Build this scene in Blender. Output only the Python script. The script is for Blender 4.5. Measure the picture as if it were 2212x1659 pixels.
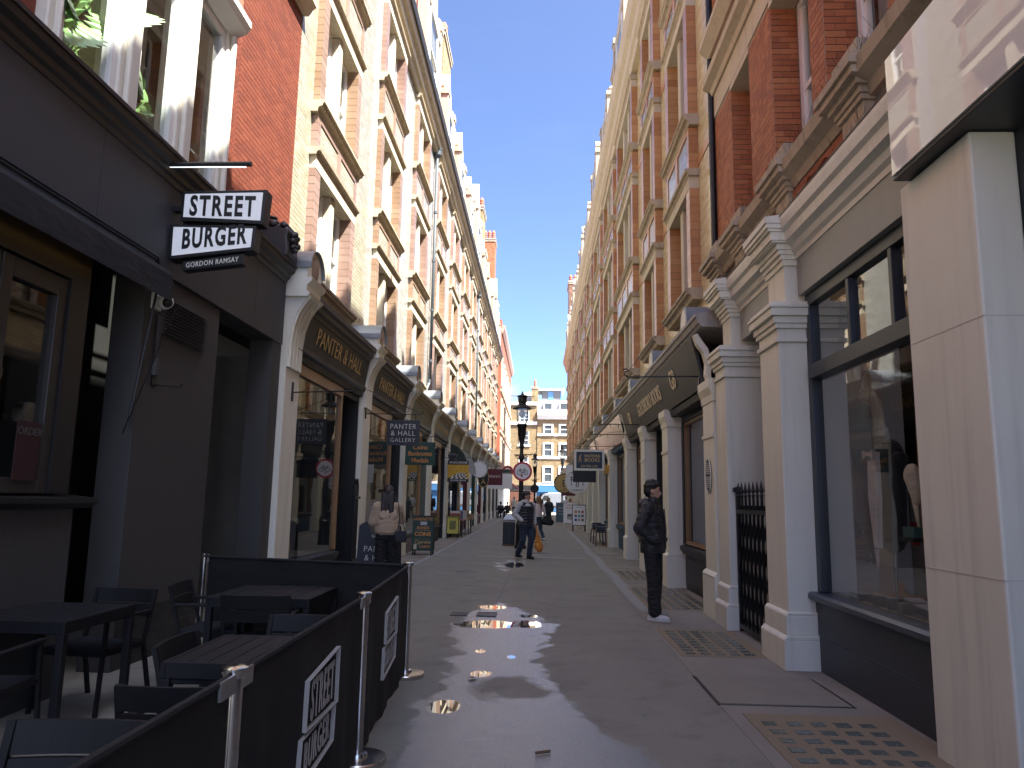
import bpy, bmesh, math, random
import numpy as np
from mathutils import Matrix, Vector, Euler

for o in list(bpy.data.objects):
    bpy.data.objects.remove(o)
random.seed(7)
rng = np.random.default_rng(7)
SC = bpy.context.scene
COL = SC.collection
R = math.radians
PI = math.pi

# ------------------------------------------------------------------ camera
CAM_H = 1.55
cam_data = bpy.data.cameras.new('camera')
cam = bpy.data.objects.new('camera', cam_data)
COL.objects.link(cam)
cam_data.sensor_width = 36.0
cam_data.lens = 26.116
cam_data.clip_start = 0.05
cam_data.clip_end = 3000.0


def camera_rotation():
    """Street and zenith vanishing points of the photograph (2212 x 1659 px) turned into a rotation."""
    cx, cy = 1106.0, 829.5
    vy, vz = (1163.0, 1079.0), (1284.0, -9532.0)
    f = math.sqrt(-((vy[0] - cx) * (vz[0] - cx) + (vy[1] - cy) * (vz[1] - cy)))
    Y = Vector((vy[0] - cx, cy - vy[1], -f)).normalized()
    Z = Vector((vz[0] - cx, cy - vz[1], -f)).normalized()
    Z = (Z - Y * Z.dot(Y)).normalized()
    X = Y.cross(Z)
    return Matrix((X, Y, Z))


cam.matrix_world = Matrix.Translation((0, 0, CAM_H)) @ camera_rotation().to_4x4()
SC.camera = cam

# ------------------------------------------------------------------ sky, sun, exposure
SUN_DIR = Vector((0.44, -0.30, 0.80)).normalized()        # from the street towards the sun
SUN_EL = math.asin(SUN_DIR.z)
SUN_AZ = math.atan2(SUN_DIR.x, SUN_DIR.y)
world = bpy.data.worlds.new('World')
SC.world = world
world.use_nodes = True
wn, wl = world.node_tree.nodes, world.node_tree.links
wn.clear()
w_out = wn.new('ShaderNodeOutputWorld')
w_bg = wn.new('ShaderNodeBackground')
w_sky = wn.new('ShaderNodeTexSky')
w_sky.sky_type = 'NISHITA'
w_sky.sun_disc = False
w_sky.sun_elevation = SUN_EL
w_sky.sun_rotation = SUN_AZ
w_sky.altitude = 30
w_sky.air_density = 0.25
w_sky.dust_density = 1.6
w_sky.ozone_density = 6.5
w_bg.inputs['Strength'].default_value = 0.09


def wmath(op, a, b=None, clamp=False):
    n = wn.new('ShaderNodeMath')
    n.operation = op
    n.use_clamp = clamp
    for i, v in enumerate((a, b)):
        if v is None:
            continue
        if isinstance(v, (int, float)):
            n.inputs[i].default_value = v
        else:
            wl.new(v, n.inputs[i])
    return n.outputs[0]


# a few fair-weather clouds low over the roofs: noise in the direction of view, only near the horizon
w_tc = wn.new('ShaderNodeTexCoord')
w_sep = wn.new('ShaderNodeSeparateXYZ')
wl.new(w_tc.outputs['Generated'], w_sep.inputs[0])
w_map = wn.new('ShaderNodeMapping')
w_map.inputs['Location'].default_value = (0.37, 0.0, 0.09)
w_map.inputs['Scale'].default_value = (1.0, 1.0, 1.35)
wl.new(w_tc.outputs['Generated'], w_map.inputs[0])
w_no = wn.new('ShaderNodeTexNoise')
w_no.inputs['Scale'].default_value = 7.0
w_no.inputs['Detail'].default_value = 9.0
w_no.inputs['Roughness'].default_value = 0.58
wl.new(w_map.outputs[0], w_no.inputs['Vector'])
low = wmath('SUBTRACT', 1.0, wmath('DIVIDE', wmath('ABSOLUTE', wmath('SUBTRACT', w_sep.outputs['Z'], 0.16)), 0.10), True)
dens = wmath('MULTIPLY', wmath('SUBTRACT', wmath('ADD', w_no.outputs['Fac'], wmath('MULTIPLY', low, 0.16)), 0.655), 9.0, True)
w_map2 = wn.new('ShaderNodeMapping')
w_map2.inputs['Scale'].default_value = (1.2, 3.5, 6.0)
wl.new(w_tc.outputs['Generated'], w_map2.inputs[0])
w_no2 = wn.new('ShaderNodeTexNoise')
w_no2.inputs['Scale'].default_value = 3.0
w_no2.inputs['Detail'].default_value = 8.0
w_no2.inputs['Roughness'].default_value = 0.65
wl.new(w_map2.outputs[0], w_no2.inputs['Vector'])
dens = wmath('MAXIMUM', dens, wmath('MULTIPLY', wmath('SUBTRACT', w_no2.outputs['Fac'], 0.54), 0.22, True))
w_mix = wn.new('ShaderNodeMixRGB')
w_mix.inputs[2].default_value = (1.15, 1.2, 1.3, 1)
wl.new(dens, w_mix.inputs[0])
wl.new(w_sky.outputs[0], w_mix.inputs[1])
wl.new(w_mix.outputs[0], w_bg.inputs[0])
wl.new(w_bg.outputs[0], w_out.inputs[0])

sun_data = bpy.data.lights.new('sun', 'SUN')
sun_data.energy = 2.3
sun_data.angle = R(0.53)
sun_data.color = (1.0, 0.965, 0.87)
sun = bpy.data.objects.new('sun', sun_data)
COL.objects.link(sun)
sun.rotation_euler = SUN_DIR.to_track_quat('Z', 'Y').to_euler()
sun.location = (20, -10, 40)

SC.view_settings.view_transform = 'Standard'
SC.view_settings.look = 'None'
SC.view_settings.gamma = 1.0
SC.view_settings.exposure = 3.3
SC.view_settings.use_curve_mapping = False
SC.render.engine = 'CYCLES'
SC.cycles.use_denoising = True
SC.cycles.max_bounces = 8
SC.cycles.diffuse_bounces = 6
SC.cycles.glossy_bounces = 4
SC.cycles.transmission_bounces = 4
SC.cycles.transparent_max_bounces = 12
SC.cycles.sample_clamp_indirect = 12.0
SC.cycles.caustics_reflective = False
SC.cycles.caustics_refractive = False


# ------------------------------------------------------------------ materials
MATS = {}


class NT:
    """Small helper round a material's node tree."""

    def __init__(self, name):
        self.m = bpy.data.materials.new(name)
        self.m.use_nodes = True
        self.n, self.l = self.m.node_tree.nodes, self.m.node_tree.links
        self.b = self.n['Principled BSDF']
        self.out = self.n['Material Output']

    def new(self, t, **kw):
        n = self.n.new(t)
        for k, v in kw.items():
            setattr(n, k, v)
        return n

    def put(self, sock, v):
        if isinstance(v, (int, float)):
            sock.default_value = v
        elif isinstance(v, (tuple, list)):
            sock.default_value = tuple(v) + ((1,) if len(v) == 3 and len(sock.default_value) == 4 else ())
        else:
            self.l.new(v, sock)

    def math(self, op, a, b=None, c=None, clamp=False):
        n = self.new('ShaderNodeMath', operation=op, use_clamp=clamp)
        for i, v in enumerate((a, b, c)):
            if v is not None:
                self.put(n.inputs[i], v)
        return n.outputs[0]

    def mix(self, f, a, b, blend='MIX'):
        n = self.new('ShaderNodeMixRGB', blend_type=blend)
        for i, v in enumerate((f, a, b)):
            self.put(n.inputs[i], v)
        return n.outputs[0]

    def coord(self, scale=(1, 1, 1), kind='Object'):
        tc = self.new('ShaderNodeTexCoord')
        mp = self.new('ShaderNodeMapping')
        mp.inputs['Scale'].default_value = scale
        self.l.new(tc.outputs[kind], mp.inputs[0])
        return mp.outputs[0]

    def noise(self, scale, detail=4, rough=0.55, vec=None):
        n = self.new('ShaderNodeTexNoise')
        n.inputs['Scale'].default_value = scale
        n.inputs['Detail'].default_value = detail
        n.inputs['Roughness'].default_value = rough
        if vec is not None:
            self.l.new(vec, n.inputs['Vector'])
        return n.outputs['Fac']

    def ramp(self, v, lo, hi, a=0.0, b=1.0, smooth=True):
        n = self.new('ShaderNodeMapRange', interpolation_type='SMOOTHSTEP' if smooth else 'LINEAR')
        self.put(n.inputs['Value'], v)
        for k, x in (('From Min', lo), ('From Max', hi), ('To Min', a), ('To Max', b)):
            n.inputs[k].default_value = x
        return n.outputs[0]

    def bump(self, h, strength=0.3, dist=0.01):
        n = self.new('ShaderNodeBump')
        n.inputs['Strength'].default_value = strength
        n.inputs['Distance'].default_value = dist
        self.l.new(h, n.inputs['Height'])
        self.l.new(n.outputs[0], self.b.inputs['Normal'])


def shade(c, k):
    return tuple(min(1.0, x * k) for x in c)


def mat(name, col, rough=0.6, metal=0.0, var=0.12, scale=3.0, bump=0.15, bscale=40.0, spec=0.5, streak=0.0, coat=0.0, dirt=None):
    """Painted, stone or metal surface: two scales of colour wear and a fine relief."""
    if name in MATS:
        return MATS[name]
    t = NT(name)
    v = t.coord()
    a = t.noise(scale, 5, 0.6, v)
    c = t.mix(a, shade(col, 1 - var), shade(col, 1 + var))
    if streak:
        s = t.noise(1.0, 4, 0.6, t.coord((9, 9, 0.5)))
        c = t.mix(t.ramp(s, 0.45, 0.8, 0, streak), c, dirt or shade(col, 0.45))
    t.put(t.b.inputs['Base Color'], c)
    g = t.noise(bscale, 3, 0.6, v)
    t.put(t.b.inputs['Roughness'], t.math('ADD', rough - 0.08, t.math('MULTIPLY', a, 0.16)))
    t.b.inputs['Metallic'].default_value = metal
    t.b.inputs['Specular IOR Level'].default_value = spec
    if coat:
        t.b.inputs['Coat Weight'].default_value = coat
        t.b.inputs['Coat Roughness'].default_value = 0.08
    if bump:
        t.bump(g, bump, 0.006)
    MATS[name] = t.m
    return t.m


def brick_mat(name, cols, rough=0.75, grime=0.3, glaze=False):
    """Colour changes from piece to piece (random per island and per object), weathering across pieces."""
    if name in MATS:
        return MATS[name]
    t = NT(name)
    geo = t.new('ShaderNodeNewGeometry')
    oi = t.new('ShaderNodeObjectInfo')
    r = t.math('FRACT', t.math('ADD', geo.outputs['Random Per Island'], oi.outputs['Random']))
    cr = t.new('ShaderNodeValToRGB')
    while len(cr.color_ramp.elements) < len(cols):
        cr.color_ramp.elements.new(0.5)
    for i, c in enumerate(cols):
        e = cr.color_ramp.elements[i]
        e.position = i / (len(cols) - 1)
        e.color = tuple(c) + (1,)
    t.l.new(r, cr.inputs[0])
    v = geo.outputs['Position']
    a = t.noise(0.9, 5, 0.65, v)
    c = t.mix(t.ramp(a, 0.42, 0.75, 0, grime), cr.outputs[0], shade(cols[0], 0.45))
    f = t.noise(60, 3, 0.6, v)
    c = t.mix(0.25, c, t.mix(f, shade(cols[0], 0.6), shade(cols[-1], 1.25)))
    t.put(t.b.inputs['Base Color'], c)
    t.b.inputs['Roughness'].default_value = rough
    if glaze:
        t.b.inputs['Specular IOR Level'].default_value = 0.6
        t.bump(t.noise(9, 2, 0.5, v), 0.12, 0.01)
    else:
        t.bump(f, 0.35, 0.006)
    MATS[name] = t.m
    return t.m


def glass_mat(name, tint=(1, 1, 1), refl=0.06, wob=0.0, milky=0.0):
    if name in MATS:
        return MATS[name]
    t = NT(name)
    t.n.remove(t.b)
    lw = t.new('ShaderNodeLayerWeight')
    lw.inputs[0].default_value = 0.5
    fac = t.math('ADD', t.math('MULTIPLY', t.math('POWER', lw.outputs['Facing'], 3.6), 0.92), refl, clamp=True)
    tr = t.new('ShaderNodeBsdfTransparent')
    tr.inputs[0].default_value = tuple(tint) + (1,)
    gl = t.new('ShaderNodeBsdfGlossy')
    gl.inputs['Roughness'].default_value = 0.015
    if wob:
        bp = t.new('ShaderNodeBump')
        bp.inputs['Strength'].default_value = wob
        bp.inputs['Distance'].default_value = 0.02
        t.l.new(t.noise(1.3, 2, 0.5, t.coord()), bp.inputs['Height'])
        t.l.new(bp.outputs[0], gl.inputs['Normal'])
        t.l.new(bp.outputs[0], lw.inputs['Normal'])
    mx = t.new('ShaderNodeMixShader')
    t.l.new(fac, mx.inputs[0])
    t.l.new(tr.outputs[0], mx.inputs[1])
    t.l.new(gl.outputs[0], mx.inputs[2])
    t.l.new(mx.outputs[0], t.out.inputs[0])
    MATS[name] = t.m
    return t.m


def emit_mat(name, col, strength, base=(0.8, 0.8, 0.8)):
    if name in MATS:
        return MATS[name]
    t = NT(name)
    t.b.inputs['Base Color'].default_value = tuple(base) + (1,)
    t.b.inputs['Emission Color'].default_value = tuple(col) + (1,)
    t.b.inputs['Emission Strength'].default_value = strength
    t.b.inputs['Roughness'].default_value = 0.3
    MATS[name] = t.m
    return t.m


def cloth_mat(name, col, rough=0.85, fold=0.5, fscale=9.0, var=0.18, sheen=0.2):
    if name in MATS:
        return MATS[name]
    t = NT(name)
    v = t.coord()
    a = t.noise(5, 4, 0.6, v)
    t.put(t.b.inputs['Base Color'], t.mix(a, shade(col, 1 - var), shade(col, 1 + var)))
    t.b.inputs['Roughness'].default_value = rough
    t.b.inputs['Sheen Weight'].default_value = sheen
    h = t.math('ADD', t.noise(fscale, 2, 0.5, t.coord((1, 1, 2.2))), t.math('MULTIPLY', t.noise(220, 2, 0.5, v), 0.06))
    t.bump(h, fold, 0.05)
    MATS[name] = t.m
    return t.m


# ------------------------------------------------------------------ mesh builders
class MB:
    """Collects vertices and faces for one mesh object."""

    def __init__(self):
        self.v, self.f = [], []

    def add(self, vs, fs):
        n = len(self.v)
        self.v.extend([tuple(p) for p in vs])
        self.f.extend([tuple(i + n for i in q) for q in fs])
        return self

    def box(self, x0, x1, y0, y1, z0, z1):
        x0, x1 = min(x0, x1), max(x0, x1)
        y0, y1 = min(y0, y1), max(y0, y1)
        z0, z1 = min(z0, z1), max(z0, z1)
        return self.add([(x0, y0, z0), (x1, y0, z0), (x1, y1, z0), (x0, y1, z0), (x0, y0, z1), (x1, y0, z1), (x1, y1, z1), (x0, y1, z1)],
                        [(0, 3, 2, 1), (4, 5, 6, 7), (0, 1, 5, 4), (1, 2, 6, 5), (2, 3, 7, 6), (3, 0, 4, 7)])

    def obox(self, c, size, m=None):
        """box of full size about c, turned by the 3x3 matrix m"""
        hx, hy, hz = (s / 2 for s in size)
        vs = [Vector((sx * hx, sy * hy, sz * hz)) for sz in (-1, 1) for sx, sy in ((-1, -1), (1, -1), (1, 1), (-1, 1))]
        if m is not None:
            vs = [m @ p for p in vs]
        c = Vector(c)
        return self.add([p + c for p in vs], [(0, 3, 2, 1), (4, 5, 6, 7), (0, 1, 5, 4), (1, 2, 6, 5), (2, 3, 7, 6), (3, 0, 4, 7)])

    def bar(self, a, b, w, h, up=(0, 0, 1)):
        a, b = Vector(a), Vector(b)
        d = (b - a)
        z = d.normalized()
        u = Vector(up)
        if abs(z.dot(u)) > 0.98:
            u = Vector((1, 0, 0))
        x = u.cross(z).normalized()
        y = z.cross(x)
        m = Matrix((x, y, z)).transposed()
        return self.obox((a + b) / 2, (w, h, d.length), m)

    def prism(self, prof, axis, a, b):
        """closed outline prof (pairs) drawn across `axis`, extruded from a to b. axis y: (x,z); x: (y,z); z: (x,y)"""
        n = len(prof)

        def p(q, t):
            if axis == 'y':
                return (q[0], t, q[1])
            if axis == 'x':
                return (t, q[0], q[1])
            return (q[0], q[1], t)
        vs = [p(q, a) for q in prof] + [p(q, b) for q in prof]
        fs = [tuple(range(n - 1, -1, -1)), tuple(range(n, 2 * n))]
        fs += [(i, (i + 1) % n, n + (i + 1) % n, n + i) for i in range(n)]
        return self.add(vs, fs)

    def tube(self, pts, r, seg=8, closed=False, caps=True):
        pts = [Vector(p) for p in pts]
        n = len(pts)
        rs = r if isinstance(r, (list, tuple)) else [r] * n
        vs, prev = [], None
        for i, p in enumerate(pts):
            if closed:
                t = pts[(i + 1) % n] - pts[i - 1]
            else:
                t = pts[min(i + 1, n - 1)] - pts[max(i - 1, 0)]
            t.normalize()
            if prev is None:
                u = Vector((0, 0, 1)) if abs(t.z) < 0.9 else Vector((1, 0, 0))
                x = u.cross(t).normalized()
            else:
                x = (prev - t * prev.dot(t)).normalized()
            prev = x
            y = t.cross(x)
            vs += [p + (x * math.cos(2 * PI * k / seg) + y * math.sin(2 * PI * k / seg)) * rs[i] for k in range(seg)]
        fs = []
        for i in range(n if closed else n - 1):
            j = (i + 1) % n
            fs += [(i * seg + k, i * seg + (k + 1) % seg, j * seg + (k + 1) % seg, j * seg + k) for k in range(seg)]
        if caps and not closed:
            fs += [tuple(range(seg - 1, -1, -1)), tuple(range((n - 1) * seg, n * seg))]
        return self.add(vs, fs)

    def lathe(self, prof, c=(0, 0, 0), seg=16, ang=0.0):
        """prof: (radius, z) from bottom to top"""
        vs = [(c[0] + r * math.cos(ang + 2 * PI * k / seg), c[1] + r * math.sin(ang + 2 * PI * k / seg), c[2] + z) for r, z in prof for k in range(seg)]
        fs = []
        for i in range(len(prof) - 1):
            fs += [(i * seg + k, i * seg + (k + 1) % seg, (i + 1) * seg + (k + 1) % seg, (i + 1) * seg + k) for k in range(seg)]
        fs += [tuple(range(seg - 1, -1, -1)), tuple(range((len(prof) - 1) * seg, len(prof) * seg))]
        return self.add(vs, fs)

    def ball(self, c, r, seg=12, rings=8, m=None):
        """ellipsoid; r a number or three"""
        r = (r, r, r) if isinstance(r, (int, float)) else r
        vs = []
        for i in range(1, rings):
            a = PI * i / rings
            for k in range(seg):
                b = 2 * PI * k / seg
                vs.append(Vector((r[0] * math.sin(a) * math.cos(b), r[1] * math.sin(a) * math.sin(b), r[2] * math.cos(a))))
        vs += [Vector((0, 0, r[2])), Vector((0, 0, -r[2]))]
        if m is not None:
            vs = [m @ p for p in vs]
        c = Vector(c)
        fs = []
        for i in range(rings - 2):
            fs += [(i * seg + k, (i + 1) * seg + k, (i + 1) * seg + (k + 1) % seg, i * seg + (k + 1) % seg) for k in range(seg)]
        t, b = len(vs) - 2, len(vs) - 1
        fs += [(t, k, (k + 1) % seg) for k in range(seg)]
        o = (rings - 2) * seg
        fs += [(b, o + (k + 1) % seg, o + k) for k in range(seg)]
        return self.add([p + c for p in vs], fs)

    def limb(self, a, b, ra, rb, seg=12, flat=1.0, fdir=(1, 0, 0)):
        """tapered capsule; flat < 1 squashes it along fdir"""
        a, b = Vector(a), Vector(b)
        d = (b - a).normalized()
        u = Vector(fdir)
        x = (u - d * u.dot(d))
        x = x.normalized() if x.length > 1e-4 else d.orthogonal().normalized()
        y = d.cross(x)
        vs, fs, ring = [], [], 0
        n = 4
        prof = [(-math.cos(PI / 2 * i / n) * ra, math.sin(PI / 2 * i / n) * ra, 0) for i in range(1, n + 1)]
        prof += [(math.sin(PI / 2 * i / n) * rb, math.cos(PI / 2 * i / n) * rb, 1) for i in range(0, n)]
        for off, rad, end in prof:
            c = (b if end else a) + d * off
            vs += [c + (x * math.cos(2 * PI * k / seg) * flat + y * math.sin(2 * PI * k / seg)) * rad for k in range(seg)]
        m = len(prof)
        for i in range(m - 1):
            fs += [(i * seg + k, i * seg + (k + 1) % seg, (i + 1) * seg + (k + 1) % seg, (i + 1) * seg + k) for k in range(seg)]
        vs += [a - d * ra, b + d * rb]
        fs += [(len(vs) - 2, (k + 1) % seg, k) for k in range(seg)]
        o = (m - 1) * seg
        fs += [(len(vs) - 1, o + k, o + (k + 1) % seg) for k in range(seg)]
        return self.add(vs, fs)

    def move(self, m):
        self.v = [tuple(m @ Vector(p)) for p in self.v]
        return self

    def mesh(self, name, smooth=False):
        me = bpy.data.meshes.new(name)
        me.from_pydata(self.v, [], self.f)
        if smooth:
            me.polygons.foreach_set('use_smooth', [True] * len(me.polygons))
        return me


def tag(o, label=None, cat=None, group=None, kind=None):
    for k, v in (('label', label), ('category', cat), ('group', group), ('kind', kind)):
        if v:
            o[k] = v
    return o


def thing(name, label, cat, loc=(0, 0, 0), rz=0.0, group=None):
    o = bpy.data.objects.new(name, None)
    o.empty_display_size = 0.1
    COL.objects.link(o)
    o.location = loc
    o.rotation_euler = (0, 0, rz)
    tag(o, label, cat, group)
    return o


def link_mesh(name, me, m, parent=None, local=False):
    o = bpy.data.objects.new(name, me)
    COL.objects.link(o)
    if m is not None and not me.materials:
        me.materials.append(m)
    if parent is not None:
        o.parent = parent
        if not local and parent.type == 'EMPTY':
            o.matrix_parent_inverse = (Matrix.Translation(parent.location) @ parent.rotation_euler.to_matrix().to_4x4()).inverted()
    return o


def obj(name, mb, m, parent=None, local=False, smooth=False, bev=0.0, auto=False):
    o = link_mesh(name, mb.mesh(name, smooth or auto), m, parent, local)
    if auto:
        o.data.set_sharp_from_angle(angle=R(38))
    if bev:
        b = o.modifiers.new('bevel', 'BEVEL')
        b.width = bev
        b.segments = 2
        b.limit_method = 'ANGLE'
        b.angle_limit = R(35)
        b.harden_normals = False
    return o


def structure(name, mb, m, kind='structure', **kw):
    o = obj(name, mb, m, **kw)
    o['kind'] = kind
    return o


def copy_tree(o, parent=None):
    c = o.copy()
    COL.objects.link(c)
    c.parent = parent
    for ch in list(o.children):
        copy_tree(ch, c)
    return c


def evaluated(o):
    """mesh of one object with its modifiers, worked out in a small scene of its own (quick)"""
    w = bpy.data.scenes.new('workbench')
    w.collection.objects.link(o)
    vl = w.view_layers[0]
    vl.update()
    me = bpy.data.meshes.new_from_object(o.evaluated_get(vl.depsgraph))
    bpy.data.scenes.remove(w)
    return me


# text: outlines of Blender's built-in font as flat raised lettering
def text_mb(s, size, org, right, up, depth=0.006, align='CENTER', sx=1.0, bold=0.0, spacing=1.0, shear=0.0):
    """letters of cap height about 0.7*size standing on `org`, running along `right`"""
    cu = bpy.data.curves.new('lettering', 'FONT')
    cu.body = s
    cu.size = size
    cu.align_x = align
    cu.extrude = depth / 2
    cu.offset = bold
    cu.space_character = spacing
    cu.shear = shear
    cu.resolution_u = 3
    o = bpy.data.objects.new('lettering', cu)
    me = evaluated(o)
    bpy.data.objects.remove(o)
    bpy.data.curves.remove(cu)
    org, r, u = Vector(org), Vector(right).normalized(), Vector(up).normalized()
    n = r.cross(u)
    mb = MB()
    mb.add([org + r * p.co.x * sx + u * p.co.y + n * (p.co.z + depth / 2) for p in me.vertices], [tuple(q.vertices) for q in me.polygons])
    bpy.data.meshes.remove(me)
    return mb


# bricks ------------------------------------------------------------
def brick_cells(y0, y1, z0, z1, bl, bh, joint, holes, phase=0.0, flemish=False):
    """(a0, a1, c0, c1) rectangles of a running bond, cut round holes (ya, yb, za, zb)"""
    out = []
    nrow = int(round((z1 - z0) / bh))
    for r in range(nrow):
        c0, c1 = z0 + r * bh, min(z0 + (r + 1) * bh, z1)
        hs = sorted((h[0], h[1]) for h in holes if h[2] < c0 + bh * 0.5 < h[3])
        spans, cur = [], y0
        for a, b in hs:
            if a > cur + 0.02:
                spans.append((cur, min(a, y1)))
            cur = max(cur, b)
        if cur < y1 - 0.02:
            spans.append((cur, y1))
        lens = (bl, bl * 0.5) if flemish else (bl,)
        for a, b in spans:
            if b <= a:
                continue
            if flemish:
                per = bl * 1.5
                k = math.floor((a - phase) / per) - 1
                p = phase + k * per + (per / 2 if r % 2 else 0)
                edges = []
                while p < b + per:
                    edges += [p, p + bl]
                    p += per
            else:
                k = math.floor((a - phase) / bl) - 1
                p = phase + k * bl + (bl / 2 if r % 2 else 0)
                edges = []
                while p < b + bl:
                    edges.append(p)
                    p += bl
            for e0, e1 in zip(edges[:-1], edges[1:]):
                f0, f1 = max(e0, a), min(e1, b)
                if f1 - f0 > 0.03:
                    out.append((f0 + joint / 2, f1 - joint / 2, c0 + joint / 2, c1 - joint / 2, f1 - f0 > bl * 0.98))
    return out


BOX5 = np.array([(0, 1, 2, 3), (4, 5, 1, 0), (5, 6, 2, 1), (6, 7, 3, 2), (7, 4, 0, 3)])


def brick_mesh(name, cells, x, s, depth, jit=0.0006):
    """one mesh of five-sided bricks on the plane x, facing s"""
    c = np.array([q[:4] for q in cells])
    n = len(c)
    xf = x + s * (depth + rng.uniform(-jit, jit, n))
    xb = np.full(n, x)
    y0, y1, z0, z1 = c.T
    P = np.empty((n, 8, 3))
    for i, (xx, yy, zz) in enumerate(((xf, y0, z0), (xf, y1, z0), (xf, y1, z1), (xf, y0, z1), (xb, y0, z0), (xb, y1, z0), (xb, y1, z1), (xb, y0, z1))):
        P[:, i, 0], P[:, i, 1], P[:, i, 2] = xx, yy, zz
    F = (np.arange(n)[:, None, None] * 8 + (BOX5 if s > 0 else BOX5[:, ::-1])[None]).reshape(-1)
    me = bpy.data.meshes.new(name)
    me.vertices.add(n * 8)
    me.vertices.foreach_set('co', P.reshape(-1))
    me.loops.add(len(F))
    me.loops.foreach_set('vertex_index', F.astype(np.int32))
    me.polygons.add(n * 5)
    me.polygons.foreach_set('loop_start', np.arange(0, n * 20, 4, dtype=np.int32))
    me.update(calc_edges=True)
    me.shade_flat()
    return me


def bricks(parent, piece, rest, cells, x, s, depth, m, singles, view=(0, 0, 1.55)):
    """the nearest whole pieces as objects of their own that share one mesh, the rest as one part"""
    whole = [c for c in cells if c[4]]
    whole.sort(key=lambda c: (x - view[0]) ** 2 + ((c[0] + c[1]) / 2 - view[1]) ** 2 + ((c[2] + c[3]) / 2 - view[2]) ** 2)
    pick = whole[:singles]
    ids = set(id(c) for c in pick)
    if pick:
        w, h = pick[0][1] - pick[0][0], pick[0][3] - pick[0][2]
        me = brick_mesh(piece, [(-w / 2, w / 2, -h / 2, h / 2)], 0.0, s, depth, 0)
        me.materials.append(m)
        for c in pick:
            o = link_mesh(piece, me, None, parent)
            o.location = (x + s * random.uniform(-0.0006, 0.0006), (c[0] + c[1]) / 2, (c[2] + c[3]) / 2)
    left = [c for c in cells if id(c) not in ids]
    if left:
        o = link_mesh(rest, brick_mesh(rest, left, x, s, depth), m, parent)
        o['kind'] = 'stuff'


class Side:
    """Wall coordinates: d metres out from a wall plane x = X, facing s (+1 towards +x)."""

    def __init__(self, X, s):
        self.X, self.s = X, s

    def x(self, d):
        return self.X + self.s * d

    def box(self, mb, d0, d1, y0, y1, z0, z1):
        return mb.box(self.x(d0), self.x(d1), y0, y1, z0, z1)

    def prof(self, mb, prof, y0, y1):
        """prof: (d, z) outline run along the wall"""
        return mb.prism([(self.x(d), z) for d, z in prof], 'y', y0, y1)
# ------------------------------------------------------------------ palette
M_STONE = mat('weathered_stone', (0.44, 0.37, 0.27), 0.85, var=0.25, scale=4, streak=0.5, dirt=(0.10, 0.085, 0.06))
M_LINTEL = mat('buff_stone', (0.56, 0.49, 0.37), 0.85, var=0.18, scale=3, streak=0.35, dirt=(0.22, 0.18, 0.12))
M_CREAM = mat('cream_paint', (0.80, 0.775, 0.65), 0.55, var=0.06, scale=2, streak=0.22, dirt=(0.28, 0.25, 0.21), bump=0.2, bscale=14)
M_GREYPAINT = mat('warm_grey_paint', (0.75, 0.735, 0.62), 0.55, var=0.09, scale=1.6, streak=0.28, dirt=(0.30, 0.27, 0.24), bump=0.25, bscale=10)
M_WHITE = mat('white_gloss_paint', (0.80, 0.80, 0.78), 0.35, var=0.05, bump=0.06)
M_BLACK = mat('black_paint', (0.014, 0.014, 0.015), 0.42, var=0.3, bump=0.12)
M_CHAR = mat('charcoal_render', (0.056, 0.055, 0.054), 0.7, var=0.12, scale=2, bump=0.35, bscale=18, streak=0.2, dirt=(0.04, 0.038, 0.036))
M_CHARBLUE = mat('charcoal_fascia', (0.046, 0.048, 0.056), 0.6, var=0.12, scale=1.5, bump=0.12, bscale=25)
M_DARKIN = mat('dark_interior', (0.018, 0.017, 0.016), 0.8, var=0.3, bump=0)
M_SHOPIN = mat('shop_interior', (0.16, 0.14, 0.11), 0.8, var=0.35, scale=2, bump=0)
M_LEAD = mat('lead_sheet', (0.22, 0.24, 0.26), 0.45, metal=0.4, var=0.2, scale=5)
M_IRON = mat('black_iron', (0.012, 0.012, 0.013), 0.4, metal=0.2, var=0.2)
M_STEEL = mat('brushed_steel', (0.62, 0.60, 0.57), 0.22, metal=1.0, var=0.06, bump=0.03)
M_WOODGOLD = mat('varnished_oak', (0.30, 0.17, 0.07), 0.35, var=0.25, scale=6, streak=0.4)
M_GOLD = mat('gilt_letter', (0.58, 0.40, 0.15), 0.4, metal=0.3, var=0.1, bump=0)
M_IVORY = mat('ivory_letter', (0.72, 0.69, 0.60), 0.5, var=0.05, bump=0)
M_GLASS = glass_mat('window_glass', (0.86, 0.90, 0.88), 0.07, 0.10)
M_SHOPGLASS = glass_mat('shop_glass', (0.90, 0.92, 0.90), 0.07, 0.05)
M_CURTAIN = mat('white_curtain', (0.62, 0.62, 0.60), 0.9, var=0.06, bump=0.3, bscale=6)
M_MORTAR = mat('mortar', (0.34, 0.30, 0.25), 0.9, var=0.15, bscale=90)
M_TILEJOINT = mat('tile_joint', (0.15, 0.13, 0.095), 0.9, var=0.15)
M_REDMORTAR = mat('red_wall_joint', (0.28, 0.13, 0.08), 0.9, var=0.2)
M_CREAMTILE = brick_mat('cream_glazed_brick', [(0.30, 0.275, 0.19), (0.37, 0.345, 0.25), (0.41, 0.39, 0.31)], 0.22, 0.10, True)
M_WHITETILE = brick_mat('white_glazed_brick', [(0.32, 0.315, 0.28), (0.39, 0.385, 0.36), (0.43, 0.43, 0.415)], 0.22, 0.10, True)
M_YELLOWTILE = brick_mat('buff_glazed_brick', [(0.56, 0.44, 0.22), (0.70, 0.57, 0.32), (0.76, 0.65, 0.41)], 0.24, 0.15, True)
M_TERRA = brick_mat('tan_glazed_block', [(0.36, 0.15, 0.055), (0.48, 0.22, 0.08), (0.54, 0.29, 0.12)], 0.3, 0.15, True)
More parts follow.
